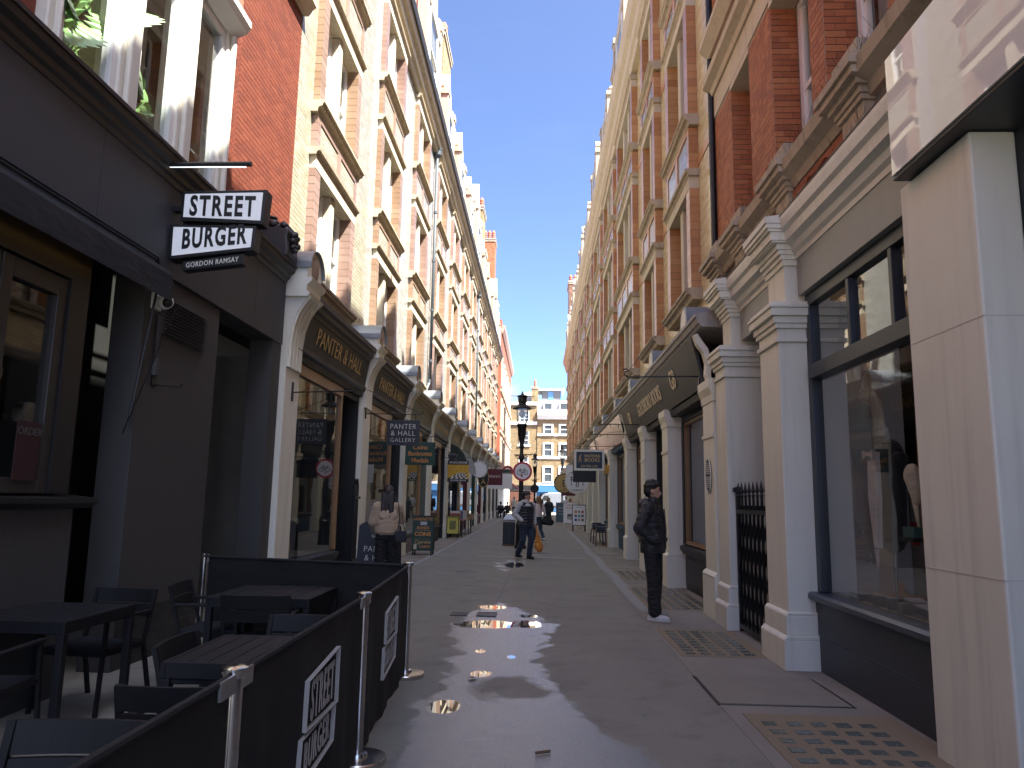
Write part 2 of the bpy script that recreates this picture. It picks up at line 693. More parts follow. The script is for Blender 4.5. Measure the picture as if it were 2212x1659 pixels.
M_TERRAL = brick_mat('tan_sunny_block', [(0.25, 0.15, 0.09), (0.31, 0.20, 0.125), (0.35, 0.24, 0.16)], 0.3, 0.15, True)
M_PINKTERRA = brick_mat('pink_glazed_block', [(0.25, 0.15, 0.115), (0.31, 0.20, 0.155), (0.34, 0.235, 0.19)], 0.3, 0.15, True)
M_REDBRICK = brick_mat('red_brick', [(0.12, 0.022, 0.009), (0.165, 0.031, 0.012), (0.195, 0.044, 0.018)], 0.75, 0.12)
M_ORBRICK = brick_mat('orange_red_brick', [(0.27, 0.075, 0.03), (0.40, 0.12, 0.045), (0.50, 0.19, 0.075)], 0.75, 0.35)
M_STOCK = brick_mat('yellow_stock_brick', [(0.17, 0.12, 0.055), (0.28, 0.21, 0.10), (0.40, 0.31, 0.17)], 0.85, 0.4)
M_DARKBRICK = brick_mat('black_painted_brick', [(0.018, 0.017, 0.017), (0.026, 0.025, 0.024), (0.032, 0.03, 0.028)], 0.55, 0.2)
M_REDTILEROOF = mat('red_tile_hanging', (0.25, 0.06, 0.035), 0.75, var=0.3, scale=8)
M_SLATE = mat('slate', (0.10, 0.10, 0.11), 0.6, var=0.25, scale=6)
M_POT = mat('terracotta_pot', (0.42, 0.13, 0.07), 0.8, var=0.2)


# ------------------------------------------------------------------ ground
def road_material():
    """Asphalt with a wet run-off stain and a few puddles; dry patches and patched joints."""
    t = NT('asphalt')
    geo = t.new('ShaderNodeNewGeometry')
    P = geo.outputs['Position']
    sp = t.new('ShaderNodeSeparateXYZ')
    t.l.new(P, sp.inputs[0])
    x, y = sp.outputs['X'], sp.outputs['Y']
    fine = t.noise(160, 3, 0.7, P)
    mid = t.noise(14, 4, 0.6, P)
    big = t.noise(0.7, 5, 0.6, P)
    c = t.mix(fine, (0.140, 0.135, 0.112), (0.345, 0.33, 0.275))
    c = t.mix(t.ramp(big, 0.35, 0.7, 0, 0.45), c, (0.172, 0.163, 0.147))
    speck = t.noise(55, 3, 0.8, P)
    c = t.mix(t.ramp(speck, 0.58, 0.72, 0, 0.5), c, (0.42, 0.385, 0.34))
    c = t.mix(t.ramp(speck, 0.42, 0.30, 0, 0.6), c, (0.07, 0.063, 0.055))
    patch = t.noise(2.1, 6, 0.68, P)
    c = t.mix(t.ramp(patch, 0.50, 0.66, 0, 0.42), c, (0.13, 0.118, 0.105))
    c = t.mix(t.ramp(patch, 0.42, 0.30, 0, 0.35), c, (0.32, 0.295, 0.265))
    c = t.mix(t.ramp(mid, 0.6, 0.75, 0, 0.25), c, (0.34, 0.315, 0.285))

    def curve(points, lo=3.0, hi=12.5, a=-1.6, b=1.6):
        cr = t.new('ShaderNodeValToRGB')
        el = cr.color_ramp.elements
        while len(el) < len(points):
            el.new(0.5)
        for i, (yy, xx) in enumerate(points):
            el[i].position = (yy - lo) / (hi - lo)
            k = (xx - a) / (b - a)
            el[i].color = (k, k, k, 1)
        u = t.ramp(y, lo, hi, 0, 1, False)
        t.l.new(u, cr.inputs[0])
        return t.math('ADD', t.math('MULTIPLY', cr.outputs[0], b - a), a)
    left = curve([(3.0, -0.98), (4.6, -0.84), (5.8, -0.93), (6.6, -0.80), (8.0, -0.86), (9.6, -1.08), (10.6, -0.92), (11.3, -0.75), (11.8, -0.5)])
    right = curve([(3.0, 1.15), (4.6, 0.78), (5.2, 0.58), (5.9, 0.30), (6.9, 0.10), (8.0, 0.04), (9.6, 0.26), (10.4, 0.0), (11.3, -0.42), (11.8, -0.6)])
    wob = t.math('MULTIPLY', t.math('SUBTRACT', t.noise(2.6, 5, 0.62, P), 0.5), 0.75)
    edge = t.math('MINIMUM', t.math('SUBTRACT', x, left), t.math('SUBTRACT', right, x))
    inside = t.math('ADD', edge, wob)
    yr = t.math('MULTIPLY', t.ramp(y, 2.0, 2.6), t.ramp(y, 11.9, 11.5))
    dry = t.math('ADD', t.math('POWER', t.math('DIVIDE', t.math('ADD', x, 0.22), 0.36), 2), t.math('POWER', t.math('DIVIDE', t.math('SUBTRACT', y, 6.45), 0.42), 2))
    dry = t.math('ADD', dry, t.math('MULTIPLY', wob, 4.5))
    wet = t.math('MULTIPLY', t.math('MULTIPLY', t.ramp(inside, -0.02, 0.07), yr), t.ramp(dry, 0.2, 1.1))
    pud = None
    for px, py, rx, ry in ((-0.62, 9.62, 0.42, 0.30), (-0.14, 9.70, 0.22, 0.30), (-0.65, 11.1, 0.22, 0.24), (-0.69, 5.86, 0.13, 0.20), (-0.56, 18.1, 0.24, 0.75),
                           (-0.58, 7.95, 0.06, 0.10), (-0.25, 7.7, 0.05, 0.09), (-0.50, 6.95, 0.10, 0.12), (-0.12, 10.35, 0.13, 0.16)):
        e = t.math('ADD', t.math('POWER', t.math('DIVIDE', t.math('SUBTRACT', x, px), rx), 2), t.math('POWER', t.math('DIVIDE', t.math('SUBTRACT', y, py), ry), 2))
        e = t.math('SUBTRACT', 1.0, e)
        pud = e if pud is None else t.math('MAXIMUM', pud, e)
    pud = t.ramp(t.math('ADD', pud, t.math('MULTIPLY', wob, 2.4)), 0.0, 0.12)
    damp_far = t.ramp(t.math('SUBTRACT', 1.0, t.math('ADD', t.math('POWER', t.math('DIVIDE', t.math('ADD', x, 0.6), 0.45), 2), t.math('POWER', t.math('DIVIDE', t.math('SUBTRACT', y, 18.1), 1.6), 2))), -0.1, 0.3)
    damp_far = t.math('MULTIPLY', damp_far, t.ramp(t.noise(2.4, 5, 0.65, P), 0.46, 0.62))
    wet = t.math('MAXIMUM', wet, t.math('MAXIMUM', pud, damp_far))
    c = t.mix(t.math('MULTIPLY', wet, 0.5), c, (0.085, 0.083, 0.082))
    # old gum and pale scuffs
    vo = t.new('ShaderNodeTexVoronoi')
    vo.inputs['Scale'].default_value = 2.3
    t.l.new(P, vo.inputs['Vector'])
    c = t.mix(t.math('MULTIPLY', t.ramp(vo.outputs['Distance'], 0.045, 0.03), t.math('SUBTRACT', 1.0, wet)), c, (0.20, 0.19, 0.18))
    t.put(t.b.inputs['Base Color'], c)
    ro = t.math('SUBTRACT', t.math('ADD', 0.80, t.math('MULTIPLY', fine, 0.1)), t.math('MULTIPLY', wet, t.math('ADD', 0.50, t.math('MULTIPLY', big, 0.12))))
    ro = t.math('MULTIPLY', ro, t.math('SUBTRACT', 1.0, t.math('MULTIPLY', pud, 0.94)))
    t.put(t.b.inputs['Roughness'], ro)
    t.b.inputs['Specular IOR Level'].default_value = 0.5
    grain = t.noise(48, 4, 0.8, P)
    t.put(t.b.inputs['Coat Weight'], t.math('MAXIMUM', pud, t.math('MULTIPLY', wet, t.ramp(grain, 0.33, 0.54))))
    t.b.inputs['Coat IOR'].default_value = 2.1
    t.put(t.b.inputs['Coat Roughness'], t.math('MULTIPLY', t.math('SUBTRACT', 1.0, pud), t.math('ADD', 0.08, t.math('MULTIPLY', mid, 0.16))))
    h = t.math('ADD', fine, t.math('MULTIPLY', mid, 0.5))
    bp = t.new('ShaderNodeBump')
    bp.inputs['Distance'].default_value = 0.006
    t.put(bp.inputs['Strength'], t.math('MULTIPLY', t.math('SUBTRACT', 1.0, pud), t.math('SUBTRACT', 0.6, t.math('MULTIPLY', wet, 0.15))))
    t.l.new(h, bp.inputs['Height'])
    t.l.new(bp.outputs[0], t.b.inputs['Normal'])
    t.l.new(bp.outputs[0], t.b.inputs['Coat Normal'])
    return t.m


M_ROAD = road_material()
M_PAVE = mat('mastic_pavement', (0.24, 0.22, 0.19), 0.85, var=0.3, scale=2.2, bump=0.4, bscale=120)
M_FLAG = brick_mat('york_stone_slab', [(0.19, 0.17, 0.145), (0.25, 0.215, 0.17), (0.28, 0.255, 0.215)], 0.85, 0.3)
M_AGG = mat('exposed_aggregate', (0.24, 0.19, 0.125), 0.8, var=0.55, scale=90, bump=0.7, bscale=140)
M_GBLOCK = mat('pavement_glass', (0.10, 0.125, 0.115), 0.25, var=0.35, scale=12, bump=0.1)
M_CONC = mat('concrete_strip', (0.29, 0.29, 0.285), 0.85, var=0.2, bscale=80)
M_BUFFSLAB = mat('buff_slab', (0.23, 0.21, 0.175), 0.85, var=0.25, scale=2.5, bscale=110)

g = MB()
g.add([(-600, -300, -0.03), (600, -300, -0.03), (600, 900, -0.03), (-600, 900, -0.03)], [(0, 1, 2, 3)])
structure('ground', g, M_PAVE)
g = MB()
g.add([(-4.6, -8, 0), (4.2, -8, 0), (4.2, 98, 0), (-4.6, 98, 0)], [(0, 1, 2, 3)])
structure('road', g, M_ROAD)
g = MB().box(1.42, 3.3, 3.0, 78, -0.02, 0.004)
pave_r = structure('pavement_right', g, M_PAVE)
g = MB().box(-4.3, -2.9, 9.8, 78, -0.02, 0.004)
pave_l = structure('pavement_left', g, M_PAVE)

# pavement lights: glass blocks in aggregate panels, a buff slab between them
panel_no = 0
for (x0, x1, y0, y1, px, py) in ((1.53, 2.60, 3.4, 5.88, 0.17, 0.19), (1.47, 2.36, 7.92, 9.5, 0.15, 0.16), (1.62, 2.60, 11.2, 13.9, 0.15, 0.17), (1.70, 2.6, 15.2, 17.2, 0.16, 0.2)):
    p = obj('pavement_light', MB().box(x0, x1, y0, y1, -0.01, 0.010), M_AGG, pave_r)
    gm = MB().box(-0.05, 0.05, -0.045, 0.045, 0, 0.006).mesh('glass_block')
    gm.materials.append(M_GBLOCK)
    nx, ny = int((x1 - x0 - 0.08) / px), int((y1 - y0 - 0.08) / py)
    for i in range(nx):
        for j in range(ny):
            o = link_mesh('glass_block', gm, None, p)
            o.location = (x0 + 0.04 + px * (i + 0.5) + random.uniform(-0.004, 0.004), y0 + 0.04 + py * (j + 0.5), 0.0085)
            o.scale = (random.uniform(0.9, 1.1), random.uniform(0.9, 1.1), 1)
obj('cover_slab', MB().box(1.43, 2.44, 6.14, 7.05, -0.01, 0.011), M_BUFFSLAB, pave_r, bev=0.004)
obj('slab_joint', MB().box(1.405, 2.465, 6.115, 7.075, -0.01, 0.0065), M_BLACK, pave_r)
# york stone slabs further along both pavements
fm = MB().box(-0.5, 0.5, -0.5, 0.5, -0.02, 0.0).mesh('paving_slab')
fm.materials.append(M_FLAG)


def slabs(parent, x0, x1, y0, y1, w, skip=()):
    y = y0
    while y < y1:
        L = random.choice((0.45, 0.6, 0.6, 0.75))
        x = x0 + (random.uniform(0.1, 0.4) - 0.4)
        while x < x1 - 0.05:
            ww = random.uniform(0.8, 1.2) * w
            a, b = max(x, x0), min(x + ww, x1)
            if b - a > 0.08 and not any(s0 < y + L and y < s1 for s0, s1 in skip):
                o = link_mesh('paving_slab', fm, None, parent)
                o.location = ((a + b) / 2, y + L / 2, 0.011 + random.uniform(-0.002, 0.003))
                o.scale = (b - a - 0.012, L - 0.012, 1)
            x += ww
        y += L


slabs(pave_r, 1.72, 2.5, 14.0, 38, 0.62, ((15.1, 17.3),))
slabs(pave_l, -3.55, -2.95, 15.5, 40, 0.6)
ks = MB()
ys = np.arange(11.0, 40, 1.0)
pts = [(1.56 + 0.03 * math.sin(y * 1.3) + random.uniform(-0.02, 0.02), y) for y in ys]
for (xa, ya), (xb, yb) in zip(pts[:-1], pts[1:]):
    ks.add([(xa - 0.09, ya, 0.008), (xa + 0.09, ya, 0.008), (xb + 0.09, yb, 0.008), (xb - 0.09, yb, 0.008)], [(0, 1, 2, 3)])
structure('kerb_strip', ks, M_CONC)
ks = MB().box(-2.93, -2.80, 15, 60, -0.01, 0.0075)
structure('channel_strip', ks, M_CONC)
ks = MB().box(-1.6, 1.3, 20.2, 20.75, -0.01, 0.005)
structure('road_patch', ks, mat('road_repair', (0.26, 0.25, 0.235), 0.85, var=0.25, scale=3, bscale=120))
ks = MB()
sp_ = [(-0.62 + 0.012 * (y - 11.5) + random.uniform(-0.012, 0.012), y) for y in np.arange(11.5, 24.1, 0.35)]
for (xa, ya), (xb, yb) in zip(sp_[:-1], sp_[1:]):
    ks.add([(xa - 0.012, ya, 0.0045), (xa + 0.012, ya, 0.0045), (xb + 0.012, yb, 0.0045), (xb - 0.012, yb, 0.0045)], [(0, 1, 2, 3)])
structure('road_seam', ks, M_BLACK)


def drain(x, y, w, l, label):
    t = thing('drain_grate', label, 'drain', (x, y, 0))
    obj('pit', MB().box(x - w / 2 - 0.02, x + w / 2 + 0.02, y - l / 2 - 0.02, y + l / 2 + 0.02, -0.01, 0.006), M_BLACK, t)
    fr = MB()
    for a, b in ((-1, 0), (1, 0)):
        fr.box(x + a * (w / 2 + 0.01) - 0.012, x + a * (w / 2 + 0.01) + 0.012, y - l / 2 - 0.02, y + l / 2 + 0.02, -0.01, 0.012)
    for b in (-1, 1):
        fr.box(x - w / 2, x + w / 2, y + b * (l / 2 + 0.008) - 0.01, y + b * (l / 2 + 0.008) + 0.01, -0.01, 0.012)
    obj('frame', fr, M_IRONRUST, t)
    n = 7
    for i in range(n):
        xx = x - w / 2 + w * (i + 0.5) / n
        obj('bar', MB().box(xx - 0.007, xx + 0.007, y - l / 2, y + l / 2, -0.01, 0.011), M_IRONRUST, t)


M_IRONRUST = mat('worn_cast_iron', (0.10, 0.09, 0.085), 0.55, metal=0.5, var=0.3, scale=9)
drain(-0.68, 10.38, 0.22, 0.30, 'cast iron drain grate between the two road puddles')
drain(-1.05, 10.35, 0.18, 0.22, 'smaller pale drain grate left of the puddle edge')
for x, y, r, lab in ((-1.52, 16.3, 0.2, 'round iron cover in the road left of the far puddle'), (0.05, 22.3, 0.24, 'round iron cover in the road beyond the walking man'), (2.15, 13.2, 0.16, 'small round cover in the pavement by the black bookshop')):
    t = thing('manhole_cover', lab, 'manhole cover', (x, y, 0))
    obj('rim', MB().lathe([(r + 0.03, -0.01), (r + 0.03, 0.014), (r, 0.014), (r, 0.0)], (x, y, 0), 24), M_CONC, t)
    obj('plate', MB().lathe([(r - 0.004, -0.01), (r - 0.004, 0.013), (0.02, 0.013)], (x, y, 0), 24), M_IRONRUST, t)
lf = MB()
lf.add([(-0.60, 6.74, 0.012), (-0.56, 6.70, 0.03), (-0.50, 6.75, 0.016), (-0.54, 6.79, 0.006)], [(0, 1, 2, 3)])
tag(obj('dry_leaf', lf, mat('dead_leaf', (0.05, 0.035, 0.02), 0.9)), 'dark curled leaf lying on the wet road', 'leaf')
tag(obj('cigarette_end', MB().tube([(0.00, 4.86, 0.012), (0.09, 4.90, 0.012)], 0.009, 6), mat('brown_paper', (0.14, 0.08, 0.05), 0.9)), 'brown cigar stub lying on the wet road in front', 'stub')

# ------------------------------------------------------------------ shared facade pieces
def sash(parent, side, y0, y1, z0, z1, d, curtain=True, glass=M_GLASS, frame_m=M_WHITE, fw=0.065, single=False):
    """White sliding sash standing in a recess: frame with two panes, something pale or dark behind."""
    fr = MB()
    side.box(fr, d - 0.05, d + 0.05, y0, y0 + fw, z0, z1)
    side.box(fr, d - 0.05, d + 0.05, y1 - fw, y1, z0, z1)
    side.box(fr, d - 0.05, d + 0.051, y0 + fw, y1 - fw, z1 - fw, z1)
    side.box(fr, d - 0.05, d + 0.07, y0 + fw, y1 - fw, z0, z0 + fw * 1.2)
    zm = (z0 + z1) / 2
    w = obj('window', fr, frame_m, parent, bev=0.004)
    if not single:
        s = MB()
        side.box(s, d - 0.02, d + 0.035, y0 + fw + 0.002, y1 - fw - 0.002, zm - 0.035, zm + 0.035)
        for yy in (y0 + fw + 0.002, y1 - fw - 0.047):
            side.box(s, d - 0.03, d + 0.02, yy, yy + 0.045, z0 + fw * 1.2 + 0.002, zm - 0.037)
            side.box(s, d - 0.01, d + 0.036, yy, yy + 0.045, zm + 0.037, z1 - fw - 0.002)
        obj('sash_bar', s, frame_m, w)
    for a, b, dd in (((z0 + fw * 1.2, zm, -0.015), (zm, z1 - fw, 0.012)) if not single else ((z0 + fw, z1 - fw, 0.0),)):
        q = MB()
        xx = side.x(d + dd)
        q.add([(xx, y0 + fw, a), (xx, y1 - fw, a), (xx, y1 - fw, b), (xx, y0 + fw, b)], [(0, 1, 2, 3) if side.s > 0 else (3, 2, 1, 0)])
        obj('pane', q, glass, w)
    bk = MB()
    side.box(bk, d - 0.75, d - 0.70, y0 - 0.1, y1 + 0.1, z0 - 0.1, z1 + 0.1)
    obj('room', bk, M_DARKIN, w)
    if curtain:
        ct = MB()
        cw = (y1 - y0) * random.uniform(0.3, 0.5)
        for ya, yb in ((y0, y0 + cw), (y1 - cw, y1)):
            n = 10
            ps = [(ya + (yb - ya) * i / n, d - 0.16 + 0.025 * math.sin(i * 2.2)) for i in range(n + 1)]
            for (pa, da), (pb, db) in zip(ps[:-1], ps[1:]):
                ct.add([(side.x(da), pa, z0), (side.x(db), pb, z0), (side.x(db), pb, z1), (side.x(da), pa, z1)], [(0, 1, 2, 3)])
        obj('curtain', ct, M_CURTAIN, w, smooth=True)
    return w


def reveal_blocks(parent, side, y0, y1, z0, z1, w, depth, m, hb=0.15, proj=0.0):
    """jambs of glazed blocks on both sides of an opening, faces and returns jointed course by course"""
    for ya, yb in ((y0, y0 + w), (y1 - w, y1)):
        mb = MB()
        n = max(1, int(round((z1 - z0) / hb)))
        for i in range(n):
            a, b = z0 + (z1 - z0) * i / n, z0 + (z1 - z0) * (i + 1) / n
            side.box(mb, -depth, proj + 0.014 + random.uniform(-0.001, 0.002), ya, yb, a + 0.004, b - 0.004)
        o = obj('jamb_block', mb, m, parent)
        o['kind'] = 'stuff'
        jb = MB()
        side.box(jb, -depth, proj + 0.006, ya + 0.004, yb - 0.004, z0, z1)
        obj('jamb_core', jb, M_TILEJOINT, parent)


def moulding(parent, side, name, y0, y1, prof, m):
    mb = MB()
    side.prof(mb, prof, y0, y1)
    return obj(name, mb, m, parent)


def floor_window(B, side, y0, y1, zs, zt, lights, m_terra, near=True, spandrel=True, proj=0.10):
    """one window bay of a storey, standing a little proud: sill, jambs, stone lintel and mullions, sashes, label mould, tiled spandrel above"""
    jw, dep = 0.30, 0.30
    p = proj
    a, b = y0 + 0.10, y1 - 0.10
    moulding(B, side, 'sill', y0, y1, [(-0.40, zs - 0.20), (p + 0.02, zs - 0.20), (p + 0.03, zs - 0.15), (p + 0.05, zs - 0.12), (p + 0.10, zs - 0.10), (p + 0.11, zs - 0.06), (p + 0.14, zs - 0.04), (p + 0.14, zs), (-0.40, zs + 0.02)], M_STONE)
    reveal_blocks(B, side, a, b, zs, zt, jw, dep, m_terra, proj=p)
    li = MB()
    side.box(li, -dep, p + 0.02, a, b, zt, zt + 0.22)
    obj('lintel', li, M_LINTEL, B)
    moulding(B, side, 'label_mould', a - 0.06, b + 0.06, [(-0.05, zt + 0.22), (p + 0.03, zt + 0.22), (p + 0.04, zt + 0.25), (p + 0.05, zt + 0.27), (p + 0.09, zt + 0.29), (p + 0.10, zt + 0.34), (-0.05, zt + 0.36)], M_STONE)
    ia, ib = a + jw, b - jw
    mw = 0.24
    lw = (ib - ia - mw * (lights - 1)) / lights
    for i in range(lights):
        l0 = ia + i * (lw + mw)
        sash(B, side, l0, l0 + lw, zs + 0.02, zt, -0.16)
        if i < lights - 1:
            mm = MB()
            side.box(mm, -0.28, p - 0.06, l0 + lw, l0 + lw + mw, zs, zt)
            obj('mullion', mm, M_LINTEL, B, bev=0.02)
    if spandrel:
        s0, s1 = zt + 0.36, spandrel
        reveal_blocks(B, side, a, b, s0, s1, 0.17, 0.0, m_terra, proj=p)
        bd = MB()
        side.box(bd, -0.02, p - 0.002, a + 0.17, b - 0.17, s0, s1)
        obj('spandrel_body', bd, M_TILEJOINT, B)
        fm_ = MB()
        side.box(fm_, p, p + 0.022, a + 0.17, b - 0.17, s1 - 0.10, s1)
        side.box(fm_, p, p + 0.022, a + 0.17, b - 0.17, s0, s0 + 0.08)
        for i in range(1, lights):
            q = a + (b - a) * i / lights
            side.box(fm_, p, p + 0.024, q - 0.1, q + 0.1, s0 + 0.08, s1 - 0.10)
        obj('spandrel_frame', fm_, m_terra, B)


def opening(y0, y1, zs, zt):
    return (y0 + 0.10, y1 - 0.10, zs - 0.20, zt + 0.36)


# ------------------------------------------------------------------ left terrace: glazed brick building
L = Side(-3.7, 1)           # shopfronts
LU = Side(-3.92, 1)         # wall of the upper storeys
PU = 10.9                   # where the red brick neighbour ends
BAY = 4.75
P0 = 10.25                 # near edge of the first pilaster
NB = 12
FLOORS = ((5.12, 7.0, 7.96), (8.17, 10.2, 11.39), (11.6, 13.5, 0))
TL = thing('terrace_building', 'long white glazed brick terrace in sunlight with stone sills and paired sash windows', 'building', (-4.5, 38, 0))
LEND = P0 + NB * BAY + 0.6
WL = [(P0 + 1.3 + BAY * k, P0 + 4.2 + BAY * k) for k in range(NB)]
holes = []
for k, (a, b) in enumerate(WL):
    for zs, zt, sp in FLOORS:
        holes.append((a + 0.10, b - 0.10, zs - 0.20, (sp if sp else zt + 0.36)))
core = MB()
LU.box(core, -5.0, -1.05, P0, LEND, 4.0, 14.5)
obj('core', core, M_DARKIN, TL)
# backing wall with real openings
bk = MB()
zedges = [4.4] + sorted({round(z, 3) for zs, zt, sp in FLOORS for z in (zs - 0.1, zt + 0.1)}) + [14.5]
for z0, z1 in zip(zedges[:-1], zedges[1:]):
    zm = (z0 + z1) / 2
    op = [(a + 0.10, b - 0.10) for k, (a, b) in enumerate(WL) if any(zs < zm < zt for zs, zt, sp in FLOORS)]
    cur = PU
    for a, b in op:
        LU.box(bk, -0.42, 0.0, cur, a, z0, z1)
        cur = b
    LU.box(bk, -0.42, 0.0, cur, LEND, z0, z1)
obj('wall', bk, M_TILEJOINT, TL)
YB = 48.0                   # brick courses are modelled up to here
cells = brick_cells(PU, YB, 4.6, 14.0, 0.232, 0.082, 0.007, holes, P0)
bricks(TL, 'brick', 'brickwork', [c for c in cells if c[1] < 15.9], LU.X, 1, 0.005, M_CREAMTILE, 300)
bricks(TL, 'brick', 'brickwork', [c for c in cells if c[1] >= 15.9], LU.X, 1, 0.005, M_WHITETILE, 0)
far = MB()
zz = [4.6] + sorted({h[2] for h in holes} | {h[3] for h in holes}) + [14.0]
for z0, z1 in zip(zz[:-1], zz[1:]):
    zm = (z0 + z1) / 2
    cur = YB
    for h in sorted(holes):
        if h[2] < zm < h[3] and h[1] > YB:
            LU.box(far, 0, 0.006, cur, max(h[0], cur), z0, z1) if h[0] > cur else None
            cur = max(cur, h[1])
    if cur < LEND:
        LU.box(far, 0, 0.006, cur, LEND, z0, z1)
obj('far_brickwork', far, mat('white_glazed_far', (0.40, 0.39, 0.36), 0.3, var=0.08, scale=8), TL)
# tiles inside the spandrel frames
sc = []
for k, (a, b) in enumerate(WL):
    for zs, zt, sp in FLOORS[:2]:
        sc += brick_cells(a + 0.28, b - 0.28, zt + 0.44, sp - 0.10, 0.232, 0.082, 0.006, [], a)
bricks(TL, 'brick', 'spandrel_brickwork', sc, LU.x(0.098), 1, 0.005, M_CREAMTILE, 0)
for k, (a, b) in enumerate(WL):
    for i, (zs, zt, sp) in enumerate(FLOORS):
        floor_window(TL, LU, a, b, zs, zt, 2, M_TERRAL if (k + i) % 3 else M_PINKTERRA, spandrel=sp)
moulding(TL, LU, 'eaves_cornice', PU, LEND, [(0, 13.88), (0.13, 13.88), (0.16, 14.0), (0.24, 14.05), (0.26, 14.2), (0.36, 14.28), (0.40, 14.45), (0, 14.5)], M_STONE)
moulding(TL, LU, 'gutter', PU, LEND, [(0.30, 14.47), (0.46, 14.455), (0.50, 14.62), (0.46, 14.64), (0.43, 14.52), (0.30, 14.52)], mat('dark_gutter', (0.03, 0.032, 0.035), 0.5))
rf = MB()
LU.prof(rf, [(0.15, 14.5), (-0.45, 17.7), (-5.0, 18.4), (-5.0, 14.5)], PU, LEND)
obj('roof', rf, M_REDTILEROOF, TL)


def dormer(parent, side, yc, w, h, z0):
    """stone gabled dormer with a sash, ball finials and a shaped top"""
    f = MB()
    hw = w / 2
    pr = [(yc - hw, z0), (yc - hw, z0 + h * 0.55), (yc - hw * 0.75, z0 + h * 0.62), (yc - hw * 0.62, z0 + h * 0.80), (yc - hw * 0.3, z0 + h * 0.86), (yc, z0 + h),
          (yc + hw * 0.3, z0 + h * 0.86), (yc + hw * 0.62, z0 + h * 0.80), (yc + hw * 0.75, z0 + h * 0.62), (yc + hw, z0 + h * 0.55), (yc + hw, z0)]
    f.prism(pr, 'x', side.x(-1.2), side.x(0.22))
    g_ = obj('gable', f, M_LINTEL, parent)
    t = MB()
    for y in (yc - hw, yc + hw):
        side.box(t, 0.0, 0.33, y - 0.14, y + 0.14, z0, z0 + h * 0.60)
        side.box(t, -0.05, 0.36, y - 0.20, y + 0.20, z0 + h * 0.60, z0 + h * 0.66)
        t.ball((side.x(0.15), y, z0 + h * 0.66 + 0.13), 0.14, 8, 6)
    side.box(t, 0.22, 0.32, yc - hw + 0.14, yc + hw - 0.14, z0 + h * 0.50, z0 + h * 0.56)
    obj('gable_trim', t, M_STONE, g_)
    sash(g_, side, yc - hw * 0.6, yc + hw * 0.6, z0 + 0.1, z0 + h * 0.5, 0.27)


for k in range(NB):
    a, b = WL[k]
    big = k % 4 == 2
    dormer(TL, LU, (a + b) / 2, 2.9 if big else 2.0, 5.4 if big else 3.7, 14.52)


def downpipe(side, y, z0, z1, label, d=0.12):
    t = thing('downpipe', label, 'downpipe', (side.x(d), y, z0))
    obj('pipe', MB().tube([(side.x(d), y, z0), (side.x(d), y, z1)], 0.055, 10), M_PIPE, t, smooth=True)
    hp = MB()
    hp.lathe([(0.06, 0), (0.14, 0.12), (0.15, 0.30), (0.17, 0.32), (0.17, 0.38)], (side.x(d), y, z1), 10)
    obj('hopper', hp, M_PIPE, t)
    n = int((z1 - z0) / 1.8)
    for i in range(n):
        obj('collar', MB().lathe([(0.07, 0), (0.07, 0.09)], (side.x(d), y, z0 + 0.6 + i * 1.8), 10), M_PIPE, t)
    obj('shoe', MB().tube([(side.x(d), y, z0 + 0.05), (side.x(d - 0.02), y - 0.02, z0 - 0.15), (side.x(d - 0.09), y - 0.18, z0 - 0.42)], 0.05, 8), M_PIPE, t)
    return t


M_PIPE = mat('blue_grey_pipe', (0.07, 0.085, 0.10), 0.5, var=0.15)
downpipe(LU, P0 + BAY * 3 + 0.75, 5.6, 13.7, 'long grey rainwater pipe with hopper on the white glazed terrace, nearer of two')
downpipe(LU, P0 + BAY * 7 + 0.75, 5.6, 13.7, 'thin grey rainwater pipe farther along the white glazed terrace')


def chimney(label, x0, x1, y0, y1, z0, z1, m_cells, joint_m, pots, cap_m=M_STONE, courses=0.082, stone_side=True):
    t = thing('chimney_stack', label, 'chimney', ((x0 + x1) / 2, (y0 + y1) / 2, z0))
    obj('shaft', MB().box(x0 + 0.01, x1 - 0.01, y0 + 0.01, y1 - 0.01, z0, z1), joint_m, t)
    mb = MB()
    r = 0
    z = z0
    while z < z1 - 0.3:
        for (p0, p1, axis) in ((x0, x1, 0), (y0, y1, 1)):
            q = p0 + (0.115 if r % 2 else 0)
            if q > p0:
                q -= 0.23
            while q < p1:
                a, b = max(q, p0) + 0.004, min(q + 0.23, p1) - 0.004
                if b - a > 0.03:
                    if axis == 0:
                        mb.box(a, b, y0 - 0.004, y0 + 0.05, z + 0.004, z + courses - 0.004)
                    else:
                        mb.box(x1 - 0.05, x1 + 0.004, a, b, z + 0.004, z + courses - 0.004)
                q += 0.23
        z += courses
        r += 1
    o = obj('brickwork', mb, m_cells, t)
    o['kind'] = 'stuff'
    obj('oversail', MB().box(x0 - 0.06, x1 + 0.06, y0 - 0.06, y1 + 0.06, z1 - 0.3, z1 - 0.12).box(x0 - 0.1, x1 + 0.1, y0 - 0.1, y1 + 0.1, z1 - 0.119, z1), cap_m, t, bev=0.01)
    for i in range(pots):
        px = x0 + (x1 - x0) * (i + 0.5) / pots
        p = MB()
        pr = [(0.17, 0), (0.17, 0.1)]
        for j in range(4):
            pr += [(0.14, 0.12 + j * 0.2), (0.17, 0.22 + j * 0.2), (0.17, 0.25 + j * 0.2)]
        pr += [(0.10, 1.0), (0.06, 1.08)]
        p.lathe(pr, (px, (y0 + y1) / 2, z1), 12)
        obj('chimney_pot', p, M_POT, t, auto=True)
    return t


